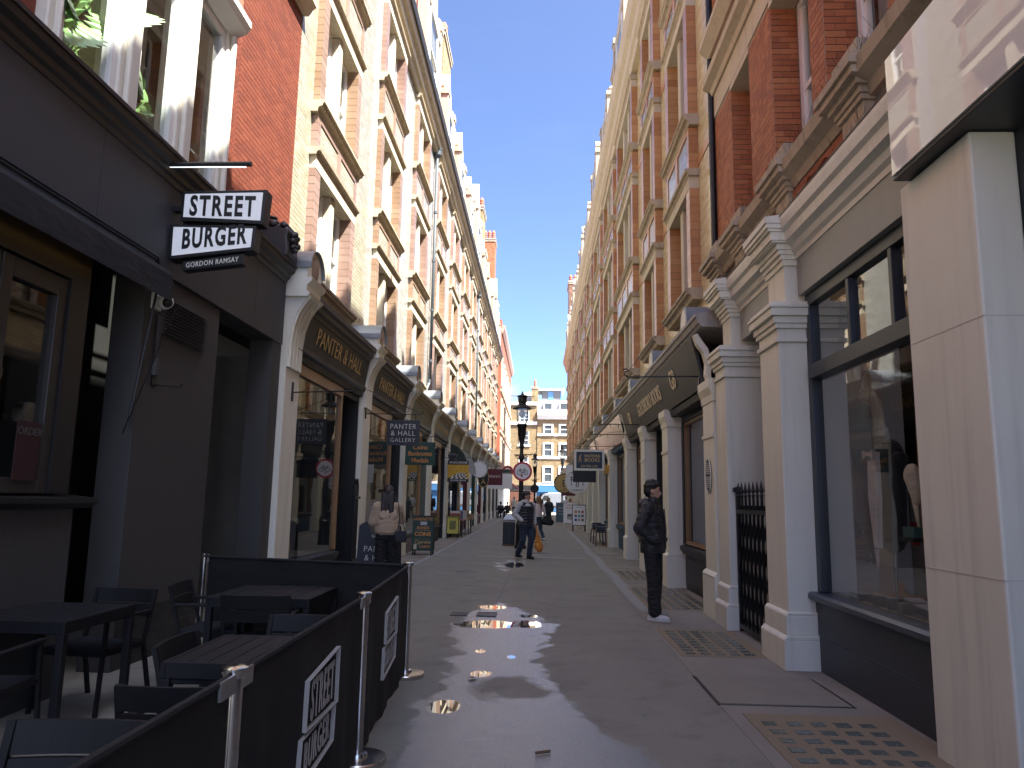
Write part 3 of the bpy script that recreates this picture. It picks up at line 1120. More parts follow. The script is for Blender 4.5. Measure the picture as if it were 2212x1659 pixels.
chimney('tall yellow brick chimney with ribbed red pots, nearer of the two over the sunlit terrace', -5.2, -4.15, 28.2, 30.6, 14.6, 20.9, M_STOCK, M_MORTAR, 3)
chimney('yellow brick chimney with ribbed red pots farther along the sunlit terrace', -5.2, -4.15, 49.8, 52.2, 14.6, 22.0, M_STOCK, M_MORTAR, 3)
for yb, zt in ((30.7, 18.2), (52.3, 19.4)):
    f = MB()
    LU.box(f, -1.0, -0.2, yb, yb + 1.6, 14.6, zt)
    LU.box(f, -1.05, -0.12, yb - 0.1, yb + 1.7, zt, zt + 0.25)
    obj('stone_pier', f, M_LINTEL, TL)

# red brick corner building that ends the row
RB = thing('corner_building', 'red brick corner building with pale stone trim at the far end of the sunny row', 'building', (-6, 84, 0))
RY0, RY1 = LEND + 0.02, 93.0
f = MB().box(-9, -3.62, RY0, RY1, 3.6, 18.2)
M_REDFAR = mat('red_brick_far', (0.30, 0.085, 0.045), 0.8, var=0.2, scale=9)
obj('wall', f, M_REDFAR, RB)
f = MB().box(-9, -3.62, RY0, RY1, 0, 3.58)
obj('shop_wall', f, M_CREAM, RB)
RS = Side(-3.62, 1)
moulding(RB, RS, 'cornice', RY0, RY1 + 0.3, [(0, 16.9), (0.12, 16.9), (0.3, 17.3), (0.36, 17.6), (0, 17.7)], mat('pink_stone', (0.42, 0.27, 0.21), 0.8))
for z in (4.2, 7.6, 11.4):
    moulding(RB, RS, 'string_course', RY0, RY1, [(0, z), (0.12, z), (0.16, z + 0.2), (0, z + 0.22)], M_LINTEL)
for i in range(6):
    y = RY0 + 1.2 + i * 3.9
    for z0, z1 in ((4.9, 7.0), (8.2, 10.6), (12.0, 14.6)):
        f = MB()
        RS.box(f, 0.0, 0.10, y - 0.25, y, z0, z1)
        RS.box(f, 0.0, 0.10, y + 1.4, y + 1.65, z0, z1)
        RS.box(f, 0.0, 0.12, y - 0.25, y + 1.65, z1, z1 + 0.25)
        obj('window_surround', f, M_LINTEL, RB)
        f = MB()
        RS.box(f, 0.005, 0.02, y, y + 1.4, z0, z1)
        obj('window', f, M_DARKIN, RB)
chimney('tall red brick chimney wall behind the sunny row, beside the sky', -5.5, -4.05, 62.0, 64.0, 15.2, 24.0, brick_mat('red_chimney_brick', [(0.30, 0.08, 0.035), (0.40, 0.12, 0.05), (0.46, 0.16, 0.07)], 0.8, 0.2), M_REDMORTAR, 4, courses=0.15)
# ------------------------------------------------------------------ left shopfronts
def console(parent, side, ya, yb, d0, m, z0=3.36, zh=4.72):
    """scrolled console with four ribs, moulded block, arched lead-covered head and a roundel"""
    w = yb - ya
    curve = [(d0 + 0.02, z0), (d0 + 0.02, z0 + 0.35), (d0 + 0.05, z0 + 0.60), (d0 + 0.11, z0 + 0.80), (d0 + 0.20, z0 + 0.95), (d0 + 0.27, z0 + 1.02)]
    zb = z0 + 1.02
    body = MB()
    side.prof(body, [(-0.1, z0)] + curve + [(-0.1, zb)], ya + 0.02, yb - 0.02)
    c = obj('console', body, m, parent)
    for i in range(4):
        a = ya + 0.03 + (w - 0.06) * (i + 0.06) / 4
        b = ya + 0.03 + (w - 0.06) * (i + 0.94) / 4 - 0.035
        rb = MB()
        side.prof(rb, [(d, z) for d, z in curve] + [(d + 0.028, z - 0.008) for d, z in curve[::-1]], a, b)
        obj('console_rib', rb, m, c)
    blk = MB()
    side.prof(blk, [(-0.1, zb), (d0 + 0.26, zb), (d0 + 0.30, zb + 0.05), (d0 + 0.24, zb + 0.09), (d0 + 0.24, zb + 0.17), (d0 + 0.30, zb + 0.22), (d0 + 0.32, zb + 0.28), (-0.1, zb + 0.28)], ya - 0.03, yb + 0.03)
    obj('console_block', blk, m, c)
    hd = MB()
    yc, r = (ya + yb) / 2, w / 2 + 0.02
    z1 = zb + 0.28
    pr = [(yc - r, z1), (yc - r, z1 + 0.16)] + [(yc - r * math.cos(PI * i / 12), z1 + 0.16 + r * 0.90 * math.sin(PI * i / 12)) for i in range(1, 12)] + [(yc + r, z1 + 0.16), (yc + r, z1)]
    hd.prism(pr, 'x', side.x(-0.22), side.x(d0 + 0.24))
    obj('console_head', hd, m, c)
    rd = MB()
    n = 20
    vs = [(side.x(d0 + 0.242), yc + 0.17 * math.cos(2 * PI * k / n), z1 + 0.19 + 0.2 * math.sin(2 * PI * k / n)) for k in range(n)]
    vs += [(side.x(d0 + 0.255), yc + 0.14 * math.cos(2 * PI * k / n), z1 + 0.19 + 0.165 * math.sin(2 * PI * k / n)) for k in range(n)]
    vs.append((side.x(d0 + 0.295), yc, z1 + 0.19))
    rd.add(vs, [(k, (k + 1) % n, n + (k + 1) % n, n + k) for k in range(n)] + [(n + k, n + (k + 1) % n, 2 * n) for k in range(n)])
    obj('roundel', rd, mat('roundel_brown', (0.30, 0.21, 0.15), 0.6), c, smooth=True)
    ld = MB()
    r2 = r + 0.025
    po = [(yc - r2, z1 + 0.14)] + [(yc - r2 * math.cos(PI * i / 12), z1 + 0.16 + r2 * 0.90 * math.sin(PI * i / 12)) for i in range(13)] + [(yc + r2, z1 + 0.14)]
    pi_ = [(yc + (p - yc) * (r - 0.0) / r2, z1 + 0.14 + (q - z1 - 0.14) * (r - 0.0) / r2 + 0.002) for p, q in po]
    ld.prism(po + pi_[::-1], 'x', side.x(-0.22), side.x(d0 + 0.29))
    obj('lead_hood', ld, M_LEAD, c)


def pilaster(parent, side, ya, yb, d, m, zt=3.36, base=0.55):
    p = MB()
    side.box(p, -0.05, d, ya, yb, base, zt)
    o = obj('pilaster', p, m, parent, bev=0.008)
    q = MB()
    side.box(q, -0.05, d + 0.035, ya - 0.03, yb + 0.03, 0.0, base - 0.06)
    side.prof(q, [(-0.05, base - 0.06), (d + 0.035, base - 0.06), (d + 0.004, base), (-0.05, base)], ya - 0.03, yb + 0.03)
    obj('plinth', q, m, o, bev=0.008)
    return o


def pane(parent, side, d, y0, y1, z0, z1, m=None, name='pane'):
    q = MB()
    xx = side.x(d)
    q.add([(xx, y0, z0), (xx, y1, z0), (xx, y1, z1), (xx, y0, z1)], [(0, 1, 2, 3) if side.s > 0 else (3, 2, 1, 0)])
    return obj(name, q, m or M_SHOPGLASS, parent)


def left_shop(k, label, fascia_m, frame_m, riser_m, text=None, text_m=None, door_far=True, pil_m=M_CREAM, detail=True, tsize=0.36):
    pa, pb = P0 + BAY * k, P0 + BAY * k + 0.62
    y0, y1 = pb, P0 + BAY * (k + 1)
    S = thing('shopfront', label, 'shopfront', (-3.6, (pa + y1) / 2, 0), group='shopfronts along the sunny row')
    pilaster(S, L, pa, pb, 0.10, pil_m)
    console(S, L, pa, pb, 0.10, pil_m)
    fa = MB()
    L.prof(fa, [(0.0, 3.79), (0.10, 3.79), (0.18, 4.28), (0.0, 4.30)], y0 - 0.01, y1 + 0.01)
    fo = obj('fascia', fa, fascia_m, S)
    moulding(S, L, 'fascia_base', y0, y1, [(0.0, 3.56), (0.06, 3.56), (0.08, 3.66), (0.13, 3.70), (0.13, 3.77), (0.0, 3.79)], frame_m)
    moulding(S, L, 'shop_cornice', y0, y1, [(-0.24, 4.29), (0.19, 4.29), (0.21, 4.35), (0.26, 4.38), (0.27, 4.45), (0.32, 4.48), (0.33, 4.56), (-0.24, 4.66)], mat('dark_umber_paint', (0.07, 0.06, 0.055), 0.5, var=0.2) if k < 2 else M_STONE)
    if text:
        up = Vector((0.08, 0, 0.49)).normalized()
        tm = text_mb(text, tsize, (L.x(0.10) + 0.035, (y0 + y1) / 2, 3.925), (0, 1, 0), up, 0.006, sx=min(1.0, 3.1 / (len(text) * tsize * 0.60)), spacing=1.05, bold=-0.004)
        obj('lettering', tm, text_m or M_GOLD, fo)
    # window and door
    dw = 1.35
    wa, wb = (y0 + 0.02, y1 - dw) if door_far else (y0 + dw, y1 - 0.02)
    da, db = (wb, y1) if door_far else (y0, wa)
    rs = MB()
    L.box(rs, -0.1, 0.02, wa, wb, 0.0, 0.42)
    obj('stall_riser', rs, riser_m, S)
    if detail:
        for r_, (za, zb_) in enumerate(((0.02, 0.2), (0.22, 0.4))):
            n = 4
            for i in range(n):
                q = MB()
                L.box(q, 0.02, 0.032, wa + (wb - wa) * i / n + 0.006, wa + (wb - wa) * (i + 1) / n - 0.006, za, zb_)
                obj('riser_tile', q, riser_m, S)
    sl = MB()
    L.prof(sl, [(-0.1, 0.42), (0.04, 0.42), (0.10, 0.50), (0.10, 0.56), (-0.1, 0.60)], wa, wb)
    obj('shop_sill', sl, frame_m, S)
    fr = MB()
    for a, b in ((wa, wa + 0.08), (wb - 0.08, wb)):
        L.box(fr, -0.06, 0.03, a, b, 0.60, 3.56)
    L.box(fr, -0.06, 0.03, wa + 0.08, wb - 0.08, 3.38, 3.56)
    w = obj('shop_window', fr, M_WOODGOLD if k < 4 else frame_m, S, bev=0.005)
    pane(w, L, -0.02, wa + 0.08, wb - 0.08, 0.60, 3.38)
    rm = MB()
    L.box(rm, -2.4, -2.3, y0, y1, 0, 3.6)
    L.box(rm, -2.3, -0.1, wa, wb, 0.50, 0.56)
    L.box(rm, -2.3, -0.4, wa - 0.06, wa - 0.02, 0, 3.6)
    L.box(rm, -2.3, -0.4, wb + 0.02, wb + 0.06, 0, 3.6)
    obj('interior', rm, M_SHOPIN, S)
    # recessed door
    dr = MB()
    L.box(dr, -0.75, -0.70, da + 0.1, db - 0.1, 0.05, 2.3)
    dd = obj('door', dr, frame_m, S)
    q = MB()
    L.box(q, -0.695, -0.67, da + 0.28, db - 0.28, 1.0, 2.1)
    obj('door_pane', q, M_GLASS, dd)
    q = MB()
    L.box(q, -0.76, -0.71, da, db, 2.3, 3.56)
    L.box(q, -0.71, 0.0, da, da + 0.05, 0.0, 3.56)
    L.box(q, -0.71, 0.0, db - 0.05, db, 0.0, 3.56)
    L.box(q, -0.71, 0.0, da + 0.05, db - 0.05, 3.45, 3.56)
    obj('door_recess', q, frame_m, S)
    return S


def paint(name, c, r=0.5):
    return mat(name, c, r, var=0.12, streak=0.12)


P_BLACK = paint('shop_black', (0.017, 0.017, 0.017))
P_OLIVE = paint('shop_olive', (0.11, 0.12, 0.07))
P_SAGE = paint('shop_sage', (0.13, 0.15, 0.12))
P_BOTTLE = paint('shop_bottle_green', (0.015, 0.05, 0.032))
P_MAROON = paint('shop_maroon', (0.10, 0.012, 0.018))
P_NAVY = paint('shop_navy', (0.015, 0.022, 0.05))
P_BLUE = paint('shop_blue', (0.010, 0.052, 0.11))
P_GREEN = paint('shop_green', (0.09, 0.17, 0.07))
P_REDP = paint('shop_red', (0.32, 0.03, 0.02))
P_TILEM = mat('maroon_tile', (0.055, 0.014, 0.014), 0.25, var=0.2)
left_specs = [
    ('black gallery shopfront with gold lettering on its fascia, next to the dark cafe', P_BLACK, P_BLACK, P_TILEM, 'PANTER & HALL', M_GOLD),
    ('black gallery shopfront with gold lettering, second from the dark cafe', P_BLACK, P_BLACK, P_TILEM, 'PANTER & HALL', M_GOLD),
    ('olive green shopfront behind the green coin sign', P_OLIVE, P_SAGE, P_TILEM, None, None),
    ('grey green shopfront with faded gold fascia before the yellow hanging sign', P_SAGE, P_BLACK, P_BLACK, 'MANUEL VON BARBER', M_GOLD),
    ('grey shopfront with green blind and book trestle outside', P_SAGE, P_NAVY, P_MAROON, 'MARCHPANE', M_GOLD),
    ('red framed shopfront beyond the book trestle', P_OLIVE, P_MAROON, P_MAROON, None, None),
    ('dark green shopfront below the small round white sign', P_SAGE, P_BOTTLE, P_BOTTLE, None, None),
    ('maroon shopfront beyond the dark green one', P_OLIVE, P_MAROON, P_MAROON, None, None),
    ('black shopfront behind the maroon hanging sign', P_BLACK, P_BLACK, P_BLACK, None, None),
    ('sage shopfront with narrow dark door near the far lamps', P_SAGE, P_SAGE, P_SAGE, None, None),
    ('navy shopfront next to last in the sunny row', P_NAVY, P_NAVY, P_NAVY, None, None),
    ('grey shopfront last in the sunny row before the red brick corner', P_SAGE, P_BLACK, P_BLACK, None, None),
]
for k, (lab, fm_, frm, rm_, tx, tm_) in enumerate(left_specs):
    left_shop(k, lab, fm_, frm, rm_, tx, tm_, detail=k < 5, tsize=0.40 if k < 2 else 0.30)
tag(obj('end_pilaster', L.box(MB(), -0.2, 0.10, LEND - 0.6, LEND, 0.0, 4.6), M_CREAM), 'last cream pier of the sunny row beside the red brick corner', 'pier')


def picture(name, label, x, y, z, w, h, m, tilt=0.0):
    """framed picture leaning in a shop window, facing the street"""
    t = thing(name, label, 'picture', (x, y, z))
    fr = MB()
    for a, b, c_, d_ in ((-w / 2, -w / 2 + 0.07, 0, h), (w / 2 - 0.07, w / 2, 0, h), (-w / 2 + 0.07, w / 2 - 0.07, 0, 0.07), (-w / 2 + 0.07, w / 2 - 0.07, h - 0.07, h)):
        fr.box(-0.03, 0.03, a, b, c_, d_)
    obj('picture_frame', fr, M_GILT, t, local=True, bev=0.01)
    obj('canvas', MB().box(-0.02, 0.0, -w / 2 + 0.07, w / 2 - 0.07, 0.07, h - 0.07), m, t, local=True)
    t.rotation_euler = (0, R(-9), tilt)
    return t


M_GILT = mat('gilt_frame', (0.36, 0.25, 0.10), 0.45, metal=0.4, var=0.3, scale=30, bump=0.6, bscale=60)
M_PAINTA = mat('painting_grey_blue', (0.16, 0.18, 0.20), 0.6, var=0.6, scale=5)
M_PAINTB = mat('painting_ochre', (0.30, 0.21, 0.11), 0.6, var=0.6, scale=4)
picture('framed_picture', 'gilt framed painting leaning in the first gallery window', -4.0, 11.35, 0.60, 0.7, 0.95, M_PAINTA)
picture('framed_picture', 'larger gilt framed painting behind in the first gallery window', -4.3, 12.5, 0.60, 1.0, 1.4, M_PAINTB)
picture('framed_picture', 'small ochre framed painting in the second gallery window', -4.05, 16.2, 0.60, 0.6, 0.7, M_PAINTB)
picture('framed_picture', 'grey framed painting beside it in the second gallery window', -4.1, 17.2, 0.60, 0.7, 0.9, M_PAINTA)

# folded shop gate beside the first gallery door
t = thing('folded_gate', 'black spiked gate folded against the pier of the first gallery', 'gate', (-3.62, 14.7, 0))
for i in range(7):
    y = 14.50 + i * 0.055
    q = MB().box(-3.62, -3.58, y, y + 0.022, 0.08, 1.78)
    q.lathe([(0.016, 0), (0.004, 0.12)], (-3.60, y + 0.011, 1.78), 6)
    obj('gate_bar', q, M_IRON, t)
obj('gate_rail', MB().box(-3.575, -3.555, 14.48, 14.92, 1.5, 1.55).box(-3.575, -3.555, 14.48, 14.92, 0.3, 0.35), M_IRON, t)

# ------------------------------------------------------------------ dark cafe, red brick above (left, near)
CB = thing('cafe_building', 'red brick building with charcoal painted cafe front and white upper bay windows', 'building', (-5, 6, 0))
C0, C1 = -5.0, 10.24
LC = Side(-3.7, 1)


def lbox(name, m, *a, parent=CB, **kw):
    mb = MB()
    LC.box(mb, *a)
    return obj(name, mb, m, parent, **kw)


lbox('core', M_DARKIN, -4.5, -1.6, C0, C1, 0.0, 13.0)
lbox('stall_wall', M_CHAR, -0.3, 0.02, C0, 5.84, 0.0, 1.42)
moulding(CB, LC, 'window_sill', C0, 6.05, [(-0.2, 1.42), (0.03, 1.42), (0.09, 1.46), (0.09, 1.50), (-0.2, 1.53)], M_BLACK)
lbox('wall', M_CHAR, -0.3, 0.0, 6.62, 8.23, 0.0, 3.66, bev=0.006)
lbox('recess_wall', M_BLACK, -0.75, -0.45, 5.58, 6.62, 0.0, 3.66)
lbox('recess_side', M_BLACK, -0.74, -0.31, 5.58, 5.80, 1.53, 3.655)
lbox('recess_post', M_BLACK, -0.305, -0.01, 5.565, 5.80, 1.535, 3.655)
lbox('pier', M_CHAR, -0.3, 0.02, 9.90, C1, 0.0, 3.66, bev=0.006)
lbox('doorway', M_BLACK, -1.1, -1.0, 8.23, 9.90, 0.0, 3.66)
lbox('cafe_door', M_BLACK, -0.99, -0.93, 8.45, 9.45, 0.02, 2.2, bev=0.01)
lbox('fascia', M_CHARBLUE, -0.3, 0.04, C0, 5.70, 3.66, 4.56)
lbox('fascia', M_CHARBLUE, -0.3, 0.04, 5.705, 9.15, 3.66, 4.56)
lbox('fascia', M_CHARBLUE, -0.3, 0.04, 9.155, 10.22, 3.66, 4.56)
M_UMBER = mat('black_cornice', (0.030, 0.027, 0.027), 0.45, var=0.2)
moulding(CB, LC, 'cornice', C0, 10.22, [(-0.25, 4.56), (0.05, 4.56), (0.06, 4.61), (0.09, 4.63), (0.10, 4.68), (0.15, 4.71), (0.165, 4.77), (0.165, 4.80), (-0.25, 4.88)], M_UMBER)
moulding(CB, LC, 'lead_flashing', C0, 10.22, [(-0.25, 4.882), (0.17, 4.803), (0.18, 4.77), (0.188, 4.80), (-0.25, 4.90)], mat('dark_lead', (0.075, 0.065, 0.075), 0.5, var=0.2))
dk = brick_cells(6.62, 8.22, 0.0, 0.50, 0.225, 0.075, 0.010, [], 5.84)
bricks(CB, 'brick', 'base_brickwork', dk, LC.X, 1, 0.004, M_DARKBRICK, 0)
lbox('vent_surround', M_CHAR, 0.0, 0.02, 6.93, 7.87, 3.08, 3.47)
for i in range(11):
    z = 3.105 + i * 0.033
    mb = MB()
    LC.prof(mb, [(0.021, z), (0.06, z - 0.012), (0.06, z - 0.006), (0.021, z + 0.016)], 6.97, 7.83)
    obj('louvre_slat', mb, M_CHAR, CB)
# cafe windows: two folding leaves by the recess and one behind
for wa, wb in ((2.9, 3.85), (3.87, 4.82), (4.84, 5.56)):
    fr = MB()
    LC.box(fr, -0.12, -0.03, wa, wa + 0.11, 1.53, 3.2)
    LC.box(fr, -0.12, -0.03, wb - 0.11, wb, 1.53, 3.2)
    LC.box(fr, -0.12, -0.03, wa + 0.11, wb - 0.11, 3.05, 3.2)
    LC.box(fr, -0.12, -0.03, wa + 0.11, wb - 0.11, 1.53, 1.64)
    w = obj('folding_window', fr, mat('black_timber', (0.030, 0.028, 0.026), 0.45, var=0.2), CB, bev=0.006)
    pane(w, LC, -0.075, wa + 0.11, wb - 0.11, 1.64, 3.05, glass_mat('cafe_glass', (0.75, 0.78, 0.76), 0.10, 0.04))
lbox('window_head', M_BLACK, -0.3, 0.0, C0, 5.58, 3.21, 3.66)
lbox('soffit', M_DARKIN, -1.5, -0.31, C0, 5.56, 3.1, 3.6)
aw = MB()
LC.prof(aw, [(0.045, 3.65), (0.17, 3.64), (0.21, 3.58), (0.22, 3.34), (0.21, 3.34), (0.20, 3.56), (0.045, 3.58)], C0, 6.70)
obj('awning', aw, cloth_mat('black_canvas', (0.012, 0.012, 0.014), 0.85, 0.5, 3.0, sheen=0.0), CB)
ac = MB()
for i in range(3):
    ac.tube([(LC.x(0.06 + i * 0.02), C0, 3.70 + i * 0.02), (LC.x(0.06 + i * 0.02), 6.6, 3.70 + i * 0.02), (LC.x(0.05), 6.78, 3.56), (LC.x(0.04), 6.82, 3.4)], 0.011, 6)
obj('cable_run', ac, M_IRON, CB)
tag(obj('light_strip', MB().box(LC.x(0.12), LC.x(0.145), 2.0, 6.0, 3.392, 3.40), emit_mat('warm_led', (1.0, 0.55, 0.12), 0.12)), 'thin warm glowing light strip under the black cafe awning', 'light')
ch = MB()
for i in range(60):
    ch.ball((LC.x(0.30) - 0.0035 * i, 6.66 - 0.006 * i, 3.30 - i * 0.021), (0.006, 0.010, 0.013), 5, 4)
obj('awning_chain', ch, M_IRON, CB)
obj('awning_arm', MB().tube([(LC.x(0.10), 6.64, 3.45), (LC.x(0.02), 6.50, 2.15)], 0.012, 6).tube([(LC.x(-0.4), 6.0, 3.3), (LC.x(-0.42), 5.98, 1.6)], 0.014, 6).tube([(LC.x(-0.38), 6.08, 3.3), (LC.x(-0.40), 6.06, 2.6), (LC.x(-0.42), 6.02, 2.3)], 0.012, 6), M_IRON, CB)
tp = MB().box(LC.x(-0.02), LC.x(-0.01), 5.15, 5.40, 1.62, 2.05)
poster = obj('window_notice', tp, mat('dark_red_notice', (0.03, 0.008, 0.010), 0.7), CB)
obj('lettering', text_mb('ORDER', 0.08, (LC.x(-0.005), 5.275, 1.95), (0, 1, 0), (0, 0, 1), 0.002), mat('grey_letter', (0.10, 0.09, 0.09), 0.7), poster)

# upper storey of the cafe building
UB = Side(-3.92, 1)
H_UP = 13.2
wins = ((-1.2, 0.6), (0.9, 2.7), (2.95, 4.35), (5.24, 6.06), (6.34, 7.12), (7.40, 8.14))
up = MB()
UB.box(up, 0.0, 0.004, C0, -3.0, 7.42, H_UP)
UB.box(up, -0.4, 0.0, 8.33, PU, 4.6, H_UP)
UB.box(up, -0.4, 0.0, C0, 8.33, 7.1, H_UP)
UB.box(up, -0.4, 0.0, 4.47, 5.085, 4.6, 7.1)
UB.box(up, -0.4, 0.0, C0, -1.3, 4.6, 7.1)
obj('brick_backing', up, M_REDMORTAR, CB)
rc = brick_cells(8.69, PU - 0.01, 4.8, 11.5, 0.218, 0.073, 0.009, [], 8.2)
bricks(CB, 'brick', 'brickwork', rc, UB.X, 1, 0.0035, M_REDBRICK, 300)
rc = brick_cells(-3.0, 8.33, 7.1, 10, 0.218, 0.073, 0.009, [], 0) + brick_cells(4.49, 5.08, 4.8, 7.1, 0.218, 0.073, 0.009, [], 4.1)
bricks(CB, 'brick', 'brickwork', rc, UB.X, 1, 0.0035, M_REDBRICK, 0)
mo = MB()
n = 34
for i in range(n):
    a, b = 4.8 + (7.3 - 4.8) * i / n, 4.8 + (7.3 - 4.8) * (i + 1) / n
    for y_, d_ in ((8.34, 0.05), (8.43, 0.08), (8.52, 0.06), (8.605, 0.035)):
        UB.box(mo, 0, d_, y_, y_ + 0.075, a + 0.003, b - 0.003)
o = obj('moulded_brick_jamb', mo, M_REDBRICK, CB)
o['kind'] = 'stuff'
for a, b in ((6.06, 6.34), (7.12, 7.40), (8.14, 8.33), (5.09, 5.24)):
    mb = MB()
    UB.box(mb, -0.15, 0.10, a, b, 4.8, 7.1)
    UB.box(mb, 0.10, 0.16, a + 0.06, b - 0.06, 4.8, 7.1)
    obj('window_mullion', mb, mat('cream_stone_paint', (0.70, 0.66, 0.57), 0.5, var=0.06, bump=0.3, bscale=12), CB, bev=0.02)
for a, b in wins:
    sash(CB, UB, a, b, 4.9, 7.08, 0.02, curtain=False, glass=glass_mat('bay_glass', (0.9, 0.93, 0.9), 0.06, 0.04), fw=0.085, single=True)
mb = MB()
UB.prof(mb, [(0.0, 7.1), (0.10, 7.1), (0.26, 7.18), (0.30, 7.25), (0.30, 7.33), (0.0, 7.40)], C0, 8.30)
obj('bay_hood', mb, M_WHITE, CB)
mb = MB()
UB.prof(mb, [(0.0, 9.25), (0.10, 9.25), (0.16, 9.35), (0.22, 9.40), (0.22, 9.46), (0.0, 9.5)], 8.9, PU)
obj('stone_string', mb, M_LINTEL, CB)
rl = MB()
UB.box(rl, -0.9, -0.85, C0, 8.35, 4.6, 7.2)
obj('room_wall', rl, mat('pale_room', (0.30, 0.32, 0.28), 0.9), CB)
gr = MB()
for z in (5.25, 5.45):
    gr.tube([(UB.x(-0.12), 7.45, z), (UB.x(-0.12), 8.10, z)], 0.018, 8)
obj('guard_rail', gr, M_STEEL, CB)

M_LEAF = mat('house_plant_leaf', (0.22, 0.38, 0.14), 0.4, var=0.3, scale=6, bump=0.1)


def leaf_fan(name, label, c, n, size, seed, lobed=True):
    """potted plant pressed to a window: stems with broad cut leaves"""
    rr = random.Random(seed)
    t = thing(name, label, 'plant', c)
    st = MB()
    for i in range(n):
        a = rr.uniform(-1.2, 1.2)
        L_ = size * rr.uniform(0.5, 1.5)
        tip = Vector((rr.uniform(-0.12, 0.16), math.sin(a) * L_ * 0.75, 0.2 + math.cos(a) * L_))
        st.tube([(0, 0, 0.1), tip * 0.5 + Vector((0, 0, 0.08)), tip], 0.006, 5)
        lf = MB()
        s = size * rr.uniform(0.38, 0.62)
        m = 13
        ring = []
        for k in range(m):
            u = k / (m - 1)
            w = math.sin(PI * min(1, u * 0.92 + 0.08)) ** 0.7 * 0.5
            if lobed and k % 2:
                w *= 0.66
            ring.append((u, w))
        rot = Euler((rr.uniform(-0.5, 0.5), rr.uniform(0.6, 1.5), rr.uniform(0, 6.28))).to_matrix()
        vs = [rot @ Vector((u * s, 0, 0.06 * s * math.sin(PI * u))) + tip for u, w in ring]
        vs += [rot @ Vector((u * s, w * s, -0.05 * s)) + tip for u, w in ring] + [rot @ Vector((u * s, -w * s, -0.05 * s)) + tip for u, w in ring]
        for k in range(m - 1):
            lf.add([vs[k], vs[k + 1], vs[m + k + 1], vs[m + k]], [(0, 1, 2, 3)])
            lf.add([vs[k + 1], vs[k], vs[2 * m + k], vs[2 * m + k + 1]], [(0, 1, 2, 3)])
        obj('leaf', lf, M_LEAF, t, local=True)
    obj('stem', st, M_LEAF, t, local=True)
    obj('pot', MB().lathe([(0.09, 0), (0.13, 0.2), (0.14, 0.22)], (0, 0, -0.1), 12), M_CREAM, t, local=True)


leaf_fan('window_plant', 'large cut leaf plant behind the upper cafe window', (-4.15, 5.60, 5.0), 26, 1.1, 3)
leaf_fan('window_plant', 'small trailing plant behind the upper cafe window', (-4.12, 6.70, 5.0), 14, 0.32, 5, False)

# carved black scroll at the end of the cafe cornice
t = thing('carved_scroll', 'black carved scroll ornament on the end of the cafe cornice', 'ornament', (-3.6, 9.95, 4.85))
SCR = Side(-3.7, 1)
mb = MB()
pr = [(SCR.x(-0.22), 4.80), (SCR.x(0.20), 4.80), (SCR.x(0.22), 4.88), (SCR.x(0.19), 5.08), (SCR.x(0.22), 5.18), (SCR.x(0.16), 5.26), (SCR.x(-0.22), 5.28)]
mb.prism(pr, 'y', 9.70, 10.14)
obj('scroll_block', mb, M_UMBER, t, bev=0.03)
mb = MB()
for i in range(14):
    a = i * 0.75
    r_ = 0.12 - i * 0.006
    mb.ball((SCR.x(0.22) + 0.01, 9.92 + r_ * math.cos(a), 5.04 + r_ * 1.3 * math.sin(a)), 0.05 - i * 0.0015, 7, 5)
mb.tube([(SCR.x(-0.02), 9.70, 5.28), (SCR.x(-0.02), 10.14, 5.28)], 0.07, 10)
mb.tube([(SCR.x(0.13), 9.70, 5.25), (SCR.x(0.13), 10.14, 5.25)], 0.05, 10)
obj('carving', mb, M_UMBER, t, smooth=True)
cam_t = thing('security_camera', 'white dome security camera on the dark cafe wall', 'camera', (-3.6, 6.79, 3.36))
obj('mount', MB().box(-3.70, -3.66, 6.72, 6.86, 3.28, 3.44), M_WHITE, cam_t, bev=0.01)
obj('dome', MB().ball((-3.60, 6.79, 3.36), (0.085, 0.075, 0.075), 14, 10), M_WHITE, cam_t, smooth=True)
obj('lens', MB().ball((-3.555, 6.755, 3.345), (0.05, 0.045, 0.05), 12, 8), M_BLACK, cam_t, smooth=True)
obj('conduit', MB().tube([(-3.68, 6.86, 3.25), (-3.68, 6.87, 2.8)], 0.012, 6).tube([(-3.68, 6.90, 3.25), (-3.68, 6.90, 2.8)], 0.012, 6).tube([(-3.68, 6.87, 2.82), (-3.68, 6.87, 2.66)], 0.04, 8), M_CHAR, cam_t)
hk = thing('wall_hook', 'small dark bracket hook on the cafe wall below the camera', 'hook', (-3.69, 6.9, 2.6))
obj('hook_plate', MB().box(-3.70, -3.685, 6.86, 6.93, 2.56, 2.66), M_IRON, hk)
obj('hook_arm', MB().tube([(-3.69, 6.9, 2.57), (-3.45, 6.95, 2.56), (-3.44, 6.95, 2.59)], 0.008, 6), M_IRON, hk)
# ------------------------------------------------------------------ right terrace: buff glazed brick, in shade
RW = Side(2.8, -1)
TR = thing('terrace_building', 'long buff glazed brick terrace in shade with stone cornice and gables', 'building', (4, 40, 0))
RY = 11.45
REND = 74.0
WR = [(12.55, 15.05), (16.4, 18.75), (20.5, 25.0), (26.1, 30.6)] + [(31.8 + 5.7 * i, 36.2 + 5.7 * i) for i in range(7)]
FR = ((5.22, 7.08, 8.24), (8.45, 10.66, 11.70), (11.92, 13.75, 0))
holes = []
for a, b in WR:
    for zs, zt, sp in FR:
        holes.append((a + 0.10, b - 0.10, zs - 0.20, (sp if sp else zt + 0.36)))
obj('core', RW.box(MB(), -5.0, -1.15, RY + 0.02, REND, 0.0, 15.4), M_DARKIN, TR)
bk = MB()
zedges = [4.0] + sorted({z for zs, zt, sp in FR for z in (zs - 0.1, zt + 0.1)}) + [15.6]
